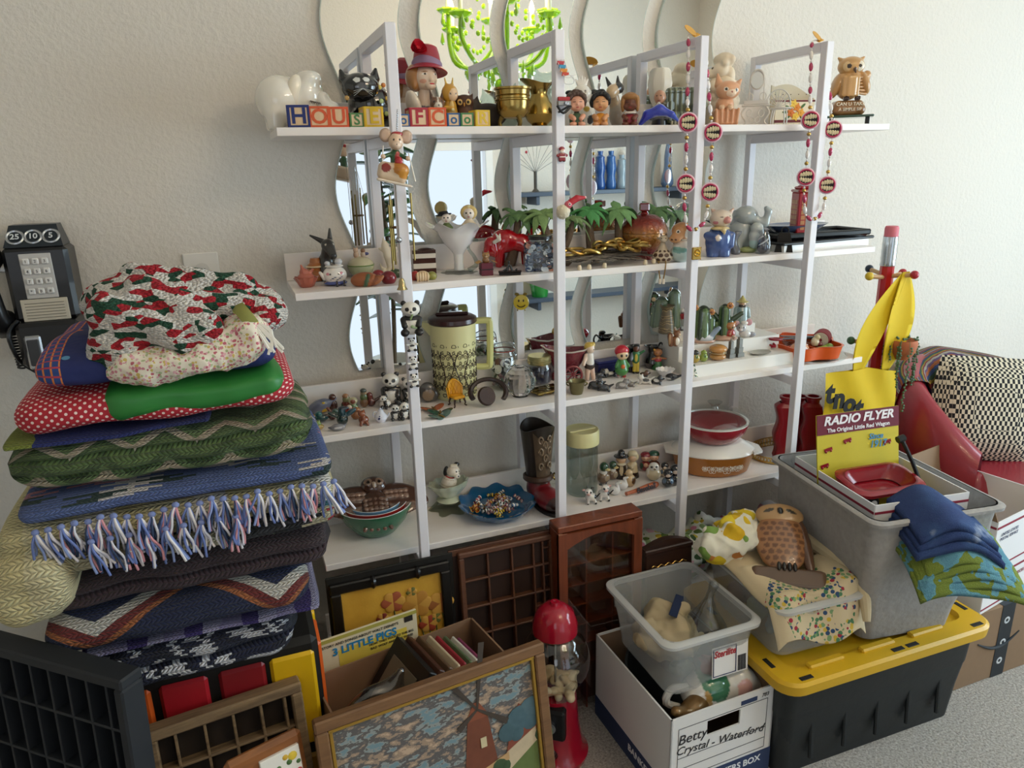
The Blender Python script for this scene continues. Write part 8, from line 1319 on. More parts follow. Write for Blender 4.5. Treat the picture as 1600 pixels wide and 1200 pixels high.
for(cx,cz,sx,sz)in((Wd/2,H-.026,Wd-.044,.006),(.026,H/2,.006,H-.05),(Wd-.026,H/2,.006,H-.05)):obj('gilt_slip',box(sx,.012,sz,(cx,.01,cz),.001),mat('#b08a3c',.4,.6),t)
k=NT('needlepoint_clouds');mp=k.coord('Object',(.7,1,1.5));n=k.noise(42,mp,4,.6);sp=k.n('ShaderNodeSeparateXYZ');k.l(k.coord('Object'),sp.inputs[0]);k.col(k.ramp(n.outputs[0],[(.3,'#6f8890'),(.4,'#8a8f8c'),(.45,'#5c5856'),(.53,'#6a625e'),(.56,'#9a8470'),(.64,'#b89e86')],'CONSTANT'));ck=k.n('ShaderNodeTexChecker');ck.inputs['Scale'].default_value=700;k.l(k.coord(),ck.inputs[0]);k.bump(ck.outputs[1],.3,.001);nset(k.b,'Roughness',.9);obj('canvas',box(Wd-.04,.004,H-.04,(Wd/2,.014,H/2)),k.m,t)
def flat(name,poly,c,y=.0115,th=.001,var=.5):obj(name,xf(prism([(x,z)for x,z in poly],0,th),(0,y,0),(90,0,0)),mat(c,.9,var=var,bscale=60),t)
wx,wz=Wd*.665,H-.09
flat('mill_tower',[(wx-.042,wz-.155),(wx+.035,wz-.155),(wx+.02,wz-.02),(wx-.022,wz-.02)],'#7a4632');flat('mill_cap',[(wx-.026,wz-.02),(wx+.024,wz-.02),(wx+.004,wz+.014),(wx-.006,wz+.014)],'#8d5038',.0112)
for a,l in((125,.085),(80,.13),(-38,.075),(215,.05)):
 ca,sa=math.cos(math.radians(a)),math.sin(math.radians(a));flat('mill_sail',[(wx-sa*.002,wz+ca*.002),(wx+sa*.002,wz-ca*.002),(wx+ca*l+sa*.006,wz+sa*l-ca*.006),(wx+ca*l-sa*.006,wz+sa*l+ca*.006)],'#4a4038',.0105)
flat('mill_gallery',[(wx-.055,wz-.14),(wx+.055,wz-.11),(wx+.055,wz-.125),(wx-.055,wz-.155)],'#c8a070',.0108);flat('mill_window',[(wx+.0,wz-.06),(wx+.012,wz-.06),(wx+.012,wz-.08),(wx,wz-.08)],'#d8c8a0',.0102)
flat('cottage_roof',[(Wd*.78,H-.2),(Wd*.96,H-.17),(Wd*.93,H-.15),(Wd*.86,H-.11),(Wd*.82,H-.14)],'#8a4a38');flat('cottage_wall',[(Wd*.78,H-.24),(Wd*.93,H-.2),(Wd*.93,H-.17),(Wd*.78,H-.2)],'#d0bc9c',.0113);flat('meadow',[(.03,.03),(Wd-.03,.03),(Wd-.03,H-.2),(Wd*.6,H-.26),(Wd*.3,H-.3),(.03,H-.28)],'#6a7a44',.0118)
for x,z,s_,c in((.5,.24,.04,'#4a5f3c'),(.3,.26,.035,'#5a6a3a'),(.86,.14,.05,'#4f6a74'),(.92,.13,.05,'#56707a'),(.8,.16,.04,'#4a646c'),(.74,.22,.03,'#44583a'),(.96,.19,.03,'#3c5034')):obj('bush',[sph((s_*.6,.0015,s_*.5),(Wd*x,.0105,H-z),9,6),sph((s_*.4,.0015,s_*.45),(Wd*x+s_*.4,.0105,H-z-s_*.2),9,6)],mat(c,.9,var=.6,bscale=70),t)
# gumball machine
p=np.array([.6,-.462,FZ]);t=thing('gumball_machine','red gumball machine with round glass globe on the carpet','gumball machine',p,facing(p)-12);RM=mat('#a3122a',.2,coat=.6);hh=height_at(p,937)
obj('base',lathe([(0,0),(.078,0),(.08,.012),(.066,.03),(.056,.1),(.05,hh*.42),(0,hh*.42)],36),RM,t);obj('black_front',box(.07,.03,.085,(0,-.052,hh*.3),.006),mat('#1c1c1e',.4,.3),t);obj('coin_knob',[lathe([(0,0),(.016,0),(.016,.01),(0,.012)],18)],STEEL,t,(0,-.068,hh*.31),(90,0,0));obj('chute_door',xf(lathe([(0,0),(.018,0),(.014,.01),(0,.012)],16),(0,-.064,.045),(90,0,0)),glass('#c8c8c8'),t)
gr=.083;gc=hh*.63;obj('glass_globe',lathe([(.05,hh*.42)]+[(gr*math.cos(a),gc+gr*1.02*math.sin(a))for a in np.linspace(-.95,.95,14)]+[(.048,hh*.8)],36),glass('#e6e6e2'),t);obj('red_lid',lathe([(.05,hh*.8),(.054,hh*.81),(.053,hh*.86),(.044,hh*.925),(.025,hh*.965),(.012,hh*.972),(.01,hh*.99),(.005,hh*.99),(0,hh*.965)],36),RM,t);obj('rod',tube([(0,0,hh*.42),(0,0,hh*.82)],.003,6),STEEL,t)
rr=random.Random(4);blob('shell_pieces',[E_((rr.uniform(-.045,.045),rr.uniform(-.045,.045),hh*.435+rr.uniform(0,.02)),(rr.uniform(.008,.018),.012,rr.uniform(.006,.012)),rr.choice(['#d8c4a0','#e4d6b8','#c9b08a']),(rr.uniform(-40,40),rr.uniform(-40,40),0))for i in range(40)],t,VM,44,.003)['kind']='stuff'
# storage boxes on the right
z_=.345;A=onz(1052,1130,z_);B=onz(1213,1070,z_);bw=float(B[0]-A[0]);bd=.335;t=thing('bankers_box','white cardboard file box with navy band and handwriting','box',(A[0],A[1]+.006,FZ),1.5);WB=mat('#e2dfdc',.7);NB=mat('#2a3a5e',.6);BI=mat('#8a6f58',.8);hB=z_-FZ
hx0,hx1,hz0,hz1=bw*.34,bw*.66,hB-.075,hB-.035
obj('front_panel',[box(hx0,.004,hB,(hx0/2,.002,hB/2)),box(bw-hx1,.004,hB,((bw+hx1)/2,.002,hB/2)),box(hx1-hx0,.004,hz0,((hx0+hx1)/2,.002,hz0/2)),box(hx1-hx0,.004,hB-hz1,((hx0+hx1)/2,.002,(hB+hz1)/2))],WB,t)
for x in(.002,bw-.002):obj('side_panel',box(.004,bd,hB,(x,bd/2,hB/2)),WB,t)
obj('back_panel',box(bw,.004,hB,(bw/2,bd-.002,hB/2)),WB,t);obj('bottom_panel',box(bw-.01,bd-.01,.004,(bw/2,bd/2,.003)),BI,t);obj('inner_lining',[box(bw-.01,.001,hB-.03,(bw/2,bd-.0048,hB/2+.01)),box(.001,bd-.01,hB-.01,(.0048,bd/2,hB/2)),box(.001,bd-.01,hB-.01,(bw-.0048,bd/2,hB/2))],BI,t)
obj('navy_band',box(bw+.001,.001,.07,(bw/2,-.0006,.035)),NB,t);obj('navy_band',box(.001,bd,.06,(-.0006,bd/2,.03)),NB,t);IK=mat('#26262a',.6)
obj('form_line',[box(bw*.86,.0008,.0008,(bw*.5,-.0006,z))for z in(.078,.105,.135,hB-.03)]+[box(.0008,.0008,hB-.03-.078,(bw*q,-.0006,(hB-.03+.078)/2))for q in(.07,.93)],IK,t)
text('Betty',.036,IK,t,(bw*.2,-.001,hB-.062),(90,0,0),.0002,shear=.2);text('Crystal - Waterford',.03,IK,t,(bw*.48,-.001,hB-.1),(90,5,0),.0002,shear=.25);text('BANKERS BOX',.024,mat('#e8e8ea',.6),t,(bw*.62,-.0014,.05),(90,0,0),.0002,bold=.0006);text('783',.014,IK,t,(bw*.9,-.001,hB-.018),(90,0,0),.0002,shear=.2);obj('logo_flag',box(.045,.001,.011,(bw*.74,-.0006,hB-.02)),NB,t);text('BANKERS BOX',.026,mat('#e8e8ea',.6),t,(-.0014,bd*.25,.034),(90,0,-90),.0002,bold=.0006)
bp=np.array([A[0],A[1]+.006,FZ])
q=bp+np.array([bw*.55,.085,hB-.08]);d=thing('elephant_teapot','white ceramic elephant teapot with green blanket in the file box','teapot',q,0);blob('body',[E_((0,0,.05),(.07,.05,.05),'#dcd8d0'),E_((.075,-.01,.055),(.04,.04,.045),'#dcd8d0'),K_((.1,-.02,.055),(.135,-.03,.03),.018,.014,'#dcd8d0'),K_((-.04,-.02,.02),(-.045,-.03,.0),.02,.02,'#dcd8d0'),P_((0,-.02,.085),(.035,.06,.04),'#3f7a5c'),P_((-.03,-.05,.06),(.008,.02,.03),'#b08a4a'),P_((.07,-.045,.06),(.02,.02,.025),'#d8a8a0')],d,VG,48,.02,cut=None);obj('handle',tube([(-.06,0,.075),(-.1,0,.08),(-.115,0,.05),(-.08,0,.025)],.009,8),mat('#dcd8d0',.15,coat=.8),d)
q=bp+np.array([bw*.42,.25,hB-.1]);d=thing('dark_platter','tarnished dark metal platter standing in the file box','platter',q,0,rot=(35,-8,20));obj('platter',xf(lathe([(0,0),(.06,.0),(.08,.01),(.085,.012),(.08,.016),(.06,.008),(0,.008)],32),sc=(1,1.1,1)),mat('#3c3f40',.4,.7,var=.5,bscale=40),d)
q=bp+np.array([bw*.33,.05,hB-.065]);d=thing('brass_deer','brown metal figure lying in the front of the file box','figurine',q,20);blob('body',[E_((0,0,.03),(.05,.025,.025),'#7a5a30'),K_((-.04,0,.04),(-.07,0,.06),.014,.012,'#7a5a30'),K_((.03,0,.03),(.08,-.01,.02),.014,.008,'#6b4e2a'),K_((.02,.01,.04),(.06,.02,.05),.012,.006,'#6b4e2a')],d,vcmat(.35,.2,.5),28,.012,cut=None)
q=bp+np.array([bw*.85,.2,hB-.1]);d=thing('dark_cloth','black cloth bundle in the back of the file box','cloth',q,0);blob('bundle',[E_((0,0,.05),(.035,.1,.05),'#17171a'),E_((-.06,.06,.04),(.05,.06,.05),'#1c1c20')],d,VM,24,.02,cut=None)
def tub(name,label,loc,rz,w0,d0,w1,d1,h,m,rimm,cat='tub',rot=None):
 t=thing(name,label,cat,loc,rz,1,rot=rot)
 def ring(w,d,z,r=.03,n=6):
  out=[]
  for cx,cy,a0 in((w/2-r,d/2-r,0),(-w/2+r,d/2-r,90),(-w/2+r,-d/2+r,180),(w/2-r,-d/2+r,270)):
   for i in range(n+1):a=math.radians(a0+90*i/n);out.append((cx+r*math.cos(a),cy+r*math.sin(a),z))
  return out
 def loft(rings,cap=True):
  v=[p_ for r_ in rings for p_ in r_];n=len(rings[0]);f=[(i*n+j,i*n+(j+1)%n,(i+1)*n+(j+1)%n,(i+1)*n+j)for i in range(len(rings)-1)for j in range(n)]
  if cap:f.append(tuple(range(n))[::-1])
  return(v,f)
 t['dims']=0;del t['dims']
 obj('tub_wall',loft([ring(w0,d0,.0),ring(w0+(w1-w0)*.55,d0+(d1-d0)*.55,h*.6),ring(w0+(w1-w0)*.75,d0+(d1-d0)*.75,h*.64),ring(w1,d1,h),ring(w1-.006,d1-.006,h),ring(w1-.012,d1-.012,h*.66),ring(w0-.006,d0-.006,.004)],True),m,t);obj('rim',loft([ring(w1-.004,d1-.004,h-.014),ring(w1+.02,d1+.02,h-.012),ring(w1+.022,d1+.022,h-.004),ring(w1+.01,d1+.01,h),ring(w1-.006,d1-.006,h)],False),rimm,t);return t,ring,loft
CLP=NT('frosted_plastic');nset(CLP.b,'Roughness',.25);nset(CLP.b,'Alpha',.3);CLP.col(srgb('#d0d2d0'));CLP=CLP.m;CLR=NT('frosted_rim');nset(CLR.b,'Roughness',.25);nset(CLR.b,'Alpha',.6);CLR.col(srgb('#dcdcda'));CLR=CLR.m
tc=np.array([.893,-.538,z_+.001]);th=.155
t,_,_=tub('clear_tub','clear plastic tub with red and white maker label on the file box',tc,0,.2,.235,.24,.275,th,CLP,CLR)
lb=obj('label',box(.075,.0008,.06,(0,0,0)),mat('#ece8e4',.5),t,(.05,-.1315,.066),(-4,0,0),1.3);obj('label_border',[tube([(x,-.001,z)for x,z in((-.035,-.026),(.012,-.026),(.012,.027),(-.035,.027))],.0012,4,True)],mat('#24305c',.5),lb);text('Sterilite',.018,mat('#b02a34',.5),lb,(-.0115,-.0012,.016),(90,0,0),.0002,shear=.2,bold=.0004,sx=.8);obj('barcode',[box(.0012+.0008*(i%2),.0008,.03,(.017+.0026*i,-.0008,-.012))for i in range(7)],IK,lb)
heap('folded_beige_cloth','beige cloth with navy stripe folded inside the clear tub','cloth',tc+np.array([-.03,.02,.006]),(.14,.19,.15),mat('#b8a684',.9,var=.3,bscale=30),31,8,-14,34);d=[o for o in C.objects if o.name.startswith('folded_beige_cloth')][-1];obj('navy_stripe',xf(box(.02,.09,.004,(0,0,0),.001),(.03,.0,.125),(0,12,-30)),mat('#1c2a4a',.8),d)
d=thing('clear_bag','crumpled clear plastic bag gathered at the top in the tub','bag',tc+np.array([.04,-.045,.03]),0);blob('film',[E_((0,0,.05),(.055,.06,.06),'#ffffff'),K_((0,0,.08),(.01,0,.15),.04,.006,'#ffffff'),K_((.01,0,.15),(.02,0,.175),.006,.012,'#ffffff'),K_((-.03,-.02,.05),(0,0,.12),.03,.01,'#ffffff'),K_((.03,.02,.05),(.01,0,.12),.03,.01,'#ffffff')],d,glass('#e0e4e4',.08),40,.012);obj('knick_knacks',[sph((.012,.012,.016),(-.02+.02*i,.01*(i%2),.03),8,6)for i in range(3)],mat('#b8a888',.6),d)
for i,(x,y,c,lbl)in enumerate(((-.04,-.07,'#4a5a4c','green cloth scrap seen through the clear tub'),(.03,-.085,'#9a3a44','red cloth scrap seen through the clear tub'))):heap('cloth_scrap',lbl,'cloth',tc+np.array([x,y,.005]),(.07,.06,.05),mat(c,.9,var=.4),40+i,4,0,20)
fl=onz(1218,1188,FZ);fr_=onz(1487,1098,FZ);Lt=float(fr_[0]-fl[0]);zl_=.395;A=onz(1245,1080,zl_);Bq=onz(1545,968,zl_);lw=float(Bq[0]-A[0])+.02;ldp=.44
cxy=np.array([(A[0]+Bq[0])/2,A[1]+ldp/2+.004,FZ]);BK=mat('#1c2022',.5,bump=.1);YW=mat('#d2a51c',.4)
t,ring,loft=tub('storage_tote','black storage tote with yellow snap lid on the carpet',cxy,-1,Lt,.34,lw-.05,.39,zl_-FZ-.02,BK,BK,'tote')
for i in range(5):
 x=(-.36+.18*i)*Lt;obj('rib',xf(box(.012,.01,.22,(0,0,0),.003),(x,-.178,.15),(-4.5,0,0)),BK,t)
lz=zl_-FZ;obj('lid',[loft([ring(lw,ldp,lz-.03,.05),ring(lw+.004,ldp+.004,lz-.006,.05),ring(lw-.01,ldp-.01,lz,.046),ring(lw-.1,ldp-.1,lz,.03),ring(lw-.11,ldp-.11,lz-.012,.03),ring(.02,.02,lz-.012,.005)],False)],YW,t)
for x,y,a in((-.4,-.46,0),(-.47,-.3,90),(.02,-.46,0),(.09,-.46,0),(.42,-.46,0),(.47,-.3,90),(-.47,.2,90)):obj('lid_slot',box(.034,.012,.002,(0,0,0),.0008),mat('#15120c',.7),t,(x*lw,y*ldp,lz+.0002),(0,0,a))
for x in(-.28,-.04,.2):obj('lid_ridge',box(.1,.02,.012,(x*lw,-.4*ldp,lz+.002),.004),YW,t)
TZ=zl_
q=np.array([1.165,-.56,TZ+.001]);t,_,_=tub('lower_clear_bin','clear bin of sewing things on the tote under the embroidered cloth',q,-3,.2,.27,.225,.31,.14,CLP,CLR);lb=obj('label',[box(.05,.0008,.05,(0,0,0))],mat('#e0dcd8',.5),t,(.05,-.1455,.06),(-4,0,0));obj('red_diamond',xf(box(.022,.0008,.022),(-.035,-.0006,0),(0,45,0)),mat('#a8242c',.5),lb)
rr=random.Random(14)
for i in range(7):heap('fabric_bundle',('sky blue','cream','grey','pale green','tan','white','dusty rose')[i]+' fabric bundle inside the lower clear bin','cloth',q+np.array([-.062+.062*(i%3),-.08+.07*(i//3),.006]),(.07,.07,.09),mat(('#8aa6b4','#d8ccb0','#9a9a98','#a8b8a0','#b89a70','#dedad2','#b08a84')[i],.9,var=.3),50+i,3,0,16)
def sheet(fn,nu,nv,th=.0025):
 g=grid(fn,nu,nv);n=len(g[0]);v=g[0]+[(x,y,z-th)for x,y,z in g[0]];f=list(g[1])+[tuple(i+n for i in q_[::-1])for q_ in g[1]]
 ed=[(i*nv,(i+1)*nv)for i in range(nu-1)]+[((nu-1)*nv+j,(nu-1)*nv+j+1)for j in range(nv-1)]+[((i+1)*nv+nv-1,i*nv+nv-1)for i in range(nu-1)]+[(j+1,j)for j in range(nv-1)]
 return(v,f+[(b,a,a+n,b+n)for a,b in ed])
EMB=NT('embroidered_linen');k=EMB;v=k.coord('UV');vo=k.n('ShaderNodeTexVoronoi');vo.inputs['Scale'].default_value=95;oc=k.coord('Object');k.l(oc,vo.inputs['Vector']);sc_=k.n('ShaderNodeSeparateColor');k.l(vo.outputs['Color'],sc_.inputs[0]);n=k.noise(22,oc,2);sp=k.n('ShaderNodeSeparateXYZ');k.l(oc,sp.inputs[0]);msk=k.math('MULTIPLY',k.math('LESS_THAN',vo.outputs['Distance'],.5),k.math('GREATER_THAN',n.outputs[0],.45));ins=k.math('LESS_THAN',k.math('ADD',k.math('ABSOLUTE',k.math('ADD',sp.outputs[0],.005)),k.math('MULTIPLY',k.math('ABSOLUTE',k.math('ADD',sp.outputs[1],.13)),.9)),.125);k.col(k.mix(k.math('MULTIPLY',msk,ins),srgb('#cdbb98'),k.ramp(sc_.outputs[0],[(0,'#4a7a54'),(.35,'#2f4a6e'),(.55,'#7a9a6a'),(.75,'#9c2c3c'),(.88,'#c8a840')],'CONSTANT')));nset(k.b,'Roughness',.9);k.bump(k.noise(400).outputs[0],.3,.001)
def cloth_fn(u,v):
 x=(u-.5)*.27;s=v*.34;y=.09-s;z=.158+.012*math.sin(u*9)*(v>.3)+.008*math.sin(v*8+u*4)
 if y<-.14:dd=-.14-y;y=-.14-dd*.35-.006*math.sin(u*11);z-=dd*.9
 if abs(x)>.115:z-=(abs(x)-.115)*.8
 return(x*(1-.12*v),y,z)
d=thing('embroidered_cloth','beige linen cloth embroidered with flowers draped over the clear bin','cloth',q,-6);obj('draped_cloth',sheet(cloth_fn,40,44),EMB.m,d,smooth=180);obj('rolled_edge',tube([(.105,.09,.17),(.11,.03,.172),(.115,-.04,.17),(.118,-.1,.162),(.12,-.15,.13),(.105,-.185,.085)],[.014,.018,.018,.016,.014,.008],10),mat('#cdbb98',.9,var=.2),d)
d=thing('owl_plaque','carved wooden owl plaque with brown breast feathers lying on the cloth','plaque',q+np.array([0.0,.0,.183]),0,1,rot=(30,0,-34));OB='#8a5c38'
blob('body',[E_((0,.02,.012),(.062,.085,.02),'#9a6a42')]+[P_((-.045+.018*(i%6)+.009*((i//6)%2),-.05+.016*(i//6),.028),(.007,.0062,.012),'#6b4428')for i in range(48)],d,VC,52,.004,cut=None);blob('head',[E_((0,.095,.012),(.058,.035,.018),'#b08a5c'),P_((-.026,.1,.026),(.014,.005,.012),'#3a3428',(0,0,20)),P_((.026,.1,.026),(.014,.005,.012),'#3a3428',(0,0,-20)),E_((0,.098,.03),(.006,.009,.006),'#1c1814')],d,VC,36,.006,cut=None);blob('wing',[E_((.055,.01,.01),(.016,.085,.014),'#5a3c28',(0,0,6))],d,VC,22,.01,cut=None);blob('branch',[B_((.01,-.085,.012),(.085,.03,.016),'#5f4836',None,.012),P_((.01,-.11,.02),(.09,.01,.03),'#4a3628')],d,vcmat(.35,.3),30,.01,cut=None);blob('claw',[E_((-.012+.012*i,-.058,.03),(.005,.012,.005),'#1c1612')for i in range(4)],d,VC,20,.002,cut=None)
heap('yellow_floral_scarf','yellow and white floral cloth bunched behind the owl plaque','cloth',(1.09,-.47,TZ+.142),(.19,.13,.13),fabric_mat('#e6e0cc',['#d8b820','#d2a818','#c8803c','#7a9a48','#e0c430','#d8b420'],24),61,11,10,54)
d=thing('white_scroll_tray','white tray with heart shaped handle behind the owl plaque','tray',(1.25,-.36,.47),4,1,rot=(10,0,4));obj('tray_board',box(.16,.1,.01,(0,0,.05),.004),mat('#e8e4dc',.4),d);obj('heart_handle',[tube([(.06+.016*16*math.sin(a)**3/16,-.03,.085+.0018*(13*math.cos(a)-5*math.cos(2*a)-2*math.cos(3*a)))for a in np.linspace(0,2*PI,26,endpoint=False)],.006,6,True)],mat('#e8e4dc',.4),d)
gb=np.array([1.43,-.585,TZ+.001]);FEL=mat('#aaa6a2',.95,var=.5,bscale=70,bump=.6);gh=.34
t,ring,loft=tub('grey_felt_bin','grey felt storage bin standing on the tote',gb,-8,.25,.31,.335,.4,gh,FEL,FEL,'bin')
WBX=mat('#e4e2e2',.6);PR=mat('#8a2438',.6);NVY=mat('#26305a',.6)
t=thing('priority_mail_box','open white mailing box with red stripe inside the felt bin','box',gb+np.array([-.01,0,.08]),-8);pw,pd,phh=.25,.3,.275
for sx,sy,cx,cy,nm in((pw,.003,0,-pd/2,'front_panel'),(pw,.003,0,pd/2,'back_panel'),(.003,pd,-pw/2,0,'side_panel'),(.003,pd,pw/2,0,'side_panel')):obj(nm,box(sx,sy,phh,(cx,cy,phh/2)),WBX,t)
obj('bottom_panel',box(pw,pd,.003,(0,0,.002)),WBX,t);obj('red_stripe',[box(pw+.001,.001,.006,(0,-pd/2-.0018,phh-.02)),box(.001,pd,.006,(-pw/2-.0018,0,phh-.02))],PR,t)
text('PRIORITY',.018,PR,t,(-pw/2-.0024,-pd*.2,phh-.045),(90,0,-90),.0002,shear=.2,bold=.0004);text('UNITED STATES',.01,NVY,t,(-pw/2-.0024,pd*.22,phh-.04),(90,0,-90),.0002,shear=.2);text('POSTAL SERVICE',.01,NVY,t,(-pw/2-.0024,pd*.22,phh-.052),(90,0,-90),.0002,shear=.2)
cd_=gb+np.array([-.015,-.0,.235]);t=thing('toy_wagon_card','miniature red wagon on a yellow display card in the mailing box','toy',cd_,-6,1.13);YCD=mat('#c9b82c',.6);REDW=mat('#8d1420',.25,coat=.5);MRN=mat('#6a1028',.6)
cw,chh=.215,.2
obj('card_back',xf(box(cw,.003,chh,(0,0,chh/2)),(0,.04,.03),(-10,0,0)),YCD,t);obj('card_header',xf(box(cw,.0012,.045,(0,-.0022,chh-.0225)),(0,.04,.03),(-10,0,0)),MRN,t);obj('card_base',box(cw,.1,.09,(0,-.015,.015),.002),YCD,t);obj('base_label',box(cw,.001,.024,(0,-.0655,.004)),MRN,t)
def ct(s,sz,x,z,m_,**kw):text(s,sz,m_,t,(x,.04+.0-.0035+z*math.sin(math.radians(10)),.03+z*math.cos(math.radians(10))),(80,0,0),.0003,**kw)
WT=mat('#ece8ea',.5);ct('RADIO FLYER',.027,0,chh-.015,WT,bold=.0009,shear=.25,sx=1.12);ct('The Original Little Red Wagon',.0125,0,chh-.036,WT,bold=.0003,sx=1.05);ct('Since',.018,.045,chh-.062,mat('#4a8ab0',.5),shear=.2,bold=.0005);ct('1917',.022,.05,chh-.08,mat('#4a8ab0',.5),shear=.2,bold=.0006)
text('My Little Red Wagon',.018,mat('#8ac0d8',.5),t,(0,-.0662,.004),(90,0,0),.0003,shear=.2,bold=.0005);text('RADIO FLYER',.012,WT,t,(-.005,-.0685,.092),(90,0,0),.0003,shear=.2,bold=.0003)
for x,z in((-.08,.12),(-.03,.135),(.075,.12),(-.09,.085)):obj('printed_wagon',[xf(box(.02,.001,.007),(x,.037+z*.176,.03+z),(-10,-12,0)),sph((.003,.001,.003),(x-.006,.036+z*.17,.025+z),6,4),sph((.003,.001,.003),(x+.006,.036+z*.17,.027+z),6,4)],REDW,t)
t2,_,_=tub('x','x',(0,0,0),0,.12,.06,.155,.085,.03,REDW,REDW)
for ch in list(t2.children):ch.parent=t;ch.name='wagon_bed' if ch.name.startswith('tub')else 'wagon_rim';ch.location=(-.01,-.02,.08);ch.rotation_euler=(math.radians(10),0,0)
bpy.data.objects.remove(t2)
for x,y in((-.058,-.062),(.04,-.062),(-.075,.0),(.058,.0)):w_=obj('wheel',xf(lathe([(0,-.005),(.014,-.005),(.018,0),(.014,.005),(0,.005)],20),(x,y,.072),(90,0,0)),mat('#17171a',.5),t);obj('hubcap',xf(lathe([(0,.006),(.009,.006)],16),(x,y,.072),(90,0,0)),mat('#d0ccc8',.4),w_)
obj('pull_handle',[tube([(.085,-.04,.085),(.075,-.02,.13),(.06,.0,.175)],.0045,8),tube([(.047,0,.178),(.063,0,.182)],.008,8)],BLACK,t)
def towel(name,lab,m,loc,n,w_,hgt,droop,seed,th=.008):
 t=thing(name,lab,'towel',loc,-18)
 for i in range(n):
  def fn(u,v):
   x=(u-.5)*(w_-.012*i);y=-.07+.14*v;z=i*(th+.004)+.05*math.sin(u*PI*.8+.6)-droop*(1-v)**2+.006*math.sin(u*7+seed+i);return(x,y-.006*(n-i),z)
  obj('towel_layer',sheet(fn,28,14,th),m,t,smooth=180)
 return t
k=NT('terry_cloth');n=k.noise(26,None,2);n3=k.noise(500,None,2);k.col(k.ramp(n.outputs[0],[(.42,'#7a8a36'),(.5,'#68a0b0'),(.58,'#5f94a8')],'CONSTANT'));nset(k.b,'Roughness',1);k.bump(n3.outputs[0],1,.004);towel('green_towel','folded olive and turquoise terry towel over the felt bin corner',k.m,gb+np.array([-.015,-.225,gh-.1]),5,.25,.05,.07,1,.009)
k=NT('blue_terry');n=k.noise(12,None,3);k.col(k.ramp(n.outputs[0],[(.45,'#2a3f70'),(.58,'#35507f'),(.66,'#9aa6bc')]));nset(k.b,'Roughness',1);k.bump(k.noise(500,None,2).outputs[0],1,.004);towel('blue_towel','navy blue terry towel rolled on top of the green towel',k.m,gb+np.array([-.03,-.195,gh-.05]),3,.2,.05,.03,3,.014)
KR=mat('#8d7258',.8,var=.2);am=onz(1488,1086,FZ);ah=.23;t=thing('shipping_carton','brown shipping carton with black tape on the carpet','box',(am[0]+.18,am[1]+.16,FZ),0);obj('carton',box(.36,.3,ah,(0,0,ah/2),.002),KR,t);obj('black_tape',box(.05,.001,ah,(0,-.1506,ah/2)),mat('#1c242c',.4),t);obj('black_tape',box(.05,.3,.001,(0,0,ah+.0005)),mat('#1c242c',.4),t);obj('smile_print',tube([(-.1+.16*q,-.151,.13-.03*math.sin(PI*q))for q in np.linspace(0,1,14)],[.001+.004*math.sin(PI*q)for q in np.linspace(.05,.95,14)],6),mat('#22282e',.5),t)
for z in(.05,.11,.18):obj('tape_print',xf(lathe([(.005,0),(.008,.0008),(.011,0)],14),(0,-.1512,z),(90,0,0)),mat('#c8ccd0',.5),t)
mb=np.array([1.725+.12,-.7+.165,FZ+ah+.0015])
for i,(hz,lbx)in enumerate(((.118,'white mailing box with red stripe, lower of two on the carton'),(.15,'open white mailing box, upper of two on the carton'))):
 t=thing('white_mailing_box',lbx,'box',mb+np.array([.008*i,0,.1185*i]),10,1,'white mailing boxes on the carton');w_,d_=.29,.27
 for sx,sy,cx,cy,nm in((w_,.003,0,-d_/2,'front_panel'),(w_,.003,0,d_/2,'back_panel'),(.003,d_,-w_/2,0,'side_panel'),(.003,d_,w_/2,0,'side_panel')):obj(nm,box(sx,sy,hz,(cx,cy,hz/2)),WBX if nm!='back_panel' or i==0 else KR,t)
 obj('bottom_panel',box(w_,d_,.003,(0,0,.002)),WBX,t)
 if i==0:obj('top_flap',box(w_,d_,.002,(0,0,hz-.001)),WBX,t)
 else:obj('open_flap',xf(box(w_,.003,.07,(0,0,.035)),(0,d_/2,hz),(-14,0,0)),KR,t);obj('open_flap',xf(box(.003,d_,.07,(0,0,.035)),(-w_/2,0,hz),(0,-35,0)),KR,t);obj('inner_lining',[box(.001,d_-.01,hz,(-w_/2+.004,0,hz/2)),box(w_-.01,.001,hz,(0,d_/2-.004,hz/2))],KR,t)
 obj('red_stripe',[box(w_+.001,.001,.006,(0,-d_/2-.002,hz-.018)),box(.001,d_,.006,(-w_/2-.002,0,hz-.018)),box(w_+.001,.001,.004,(0,-d_/2-.002,.012))],PR,t);text('UNITED STATES',.012,NVY,t,(-.08,-d_/2-.003,hz-.042),(90,0,0),.0002,shear=.2);text('POSTAL SERVICE',.012,NVY,t,(-.08,-d_/2-.003,hz-.055),(90,0,0),.0002,shear=.2);text('PRIORITY MAIL',.015,PR,t,(.06,-d_/2-.003,hz-.045),(90,0,0),.0002,shear=.2)
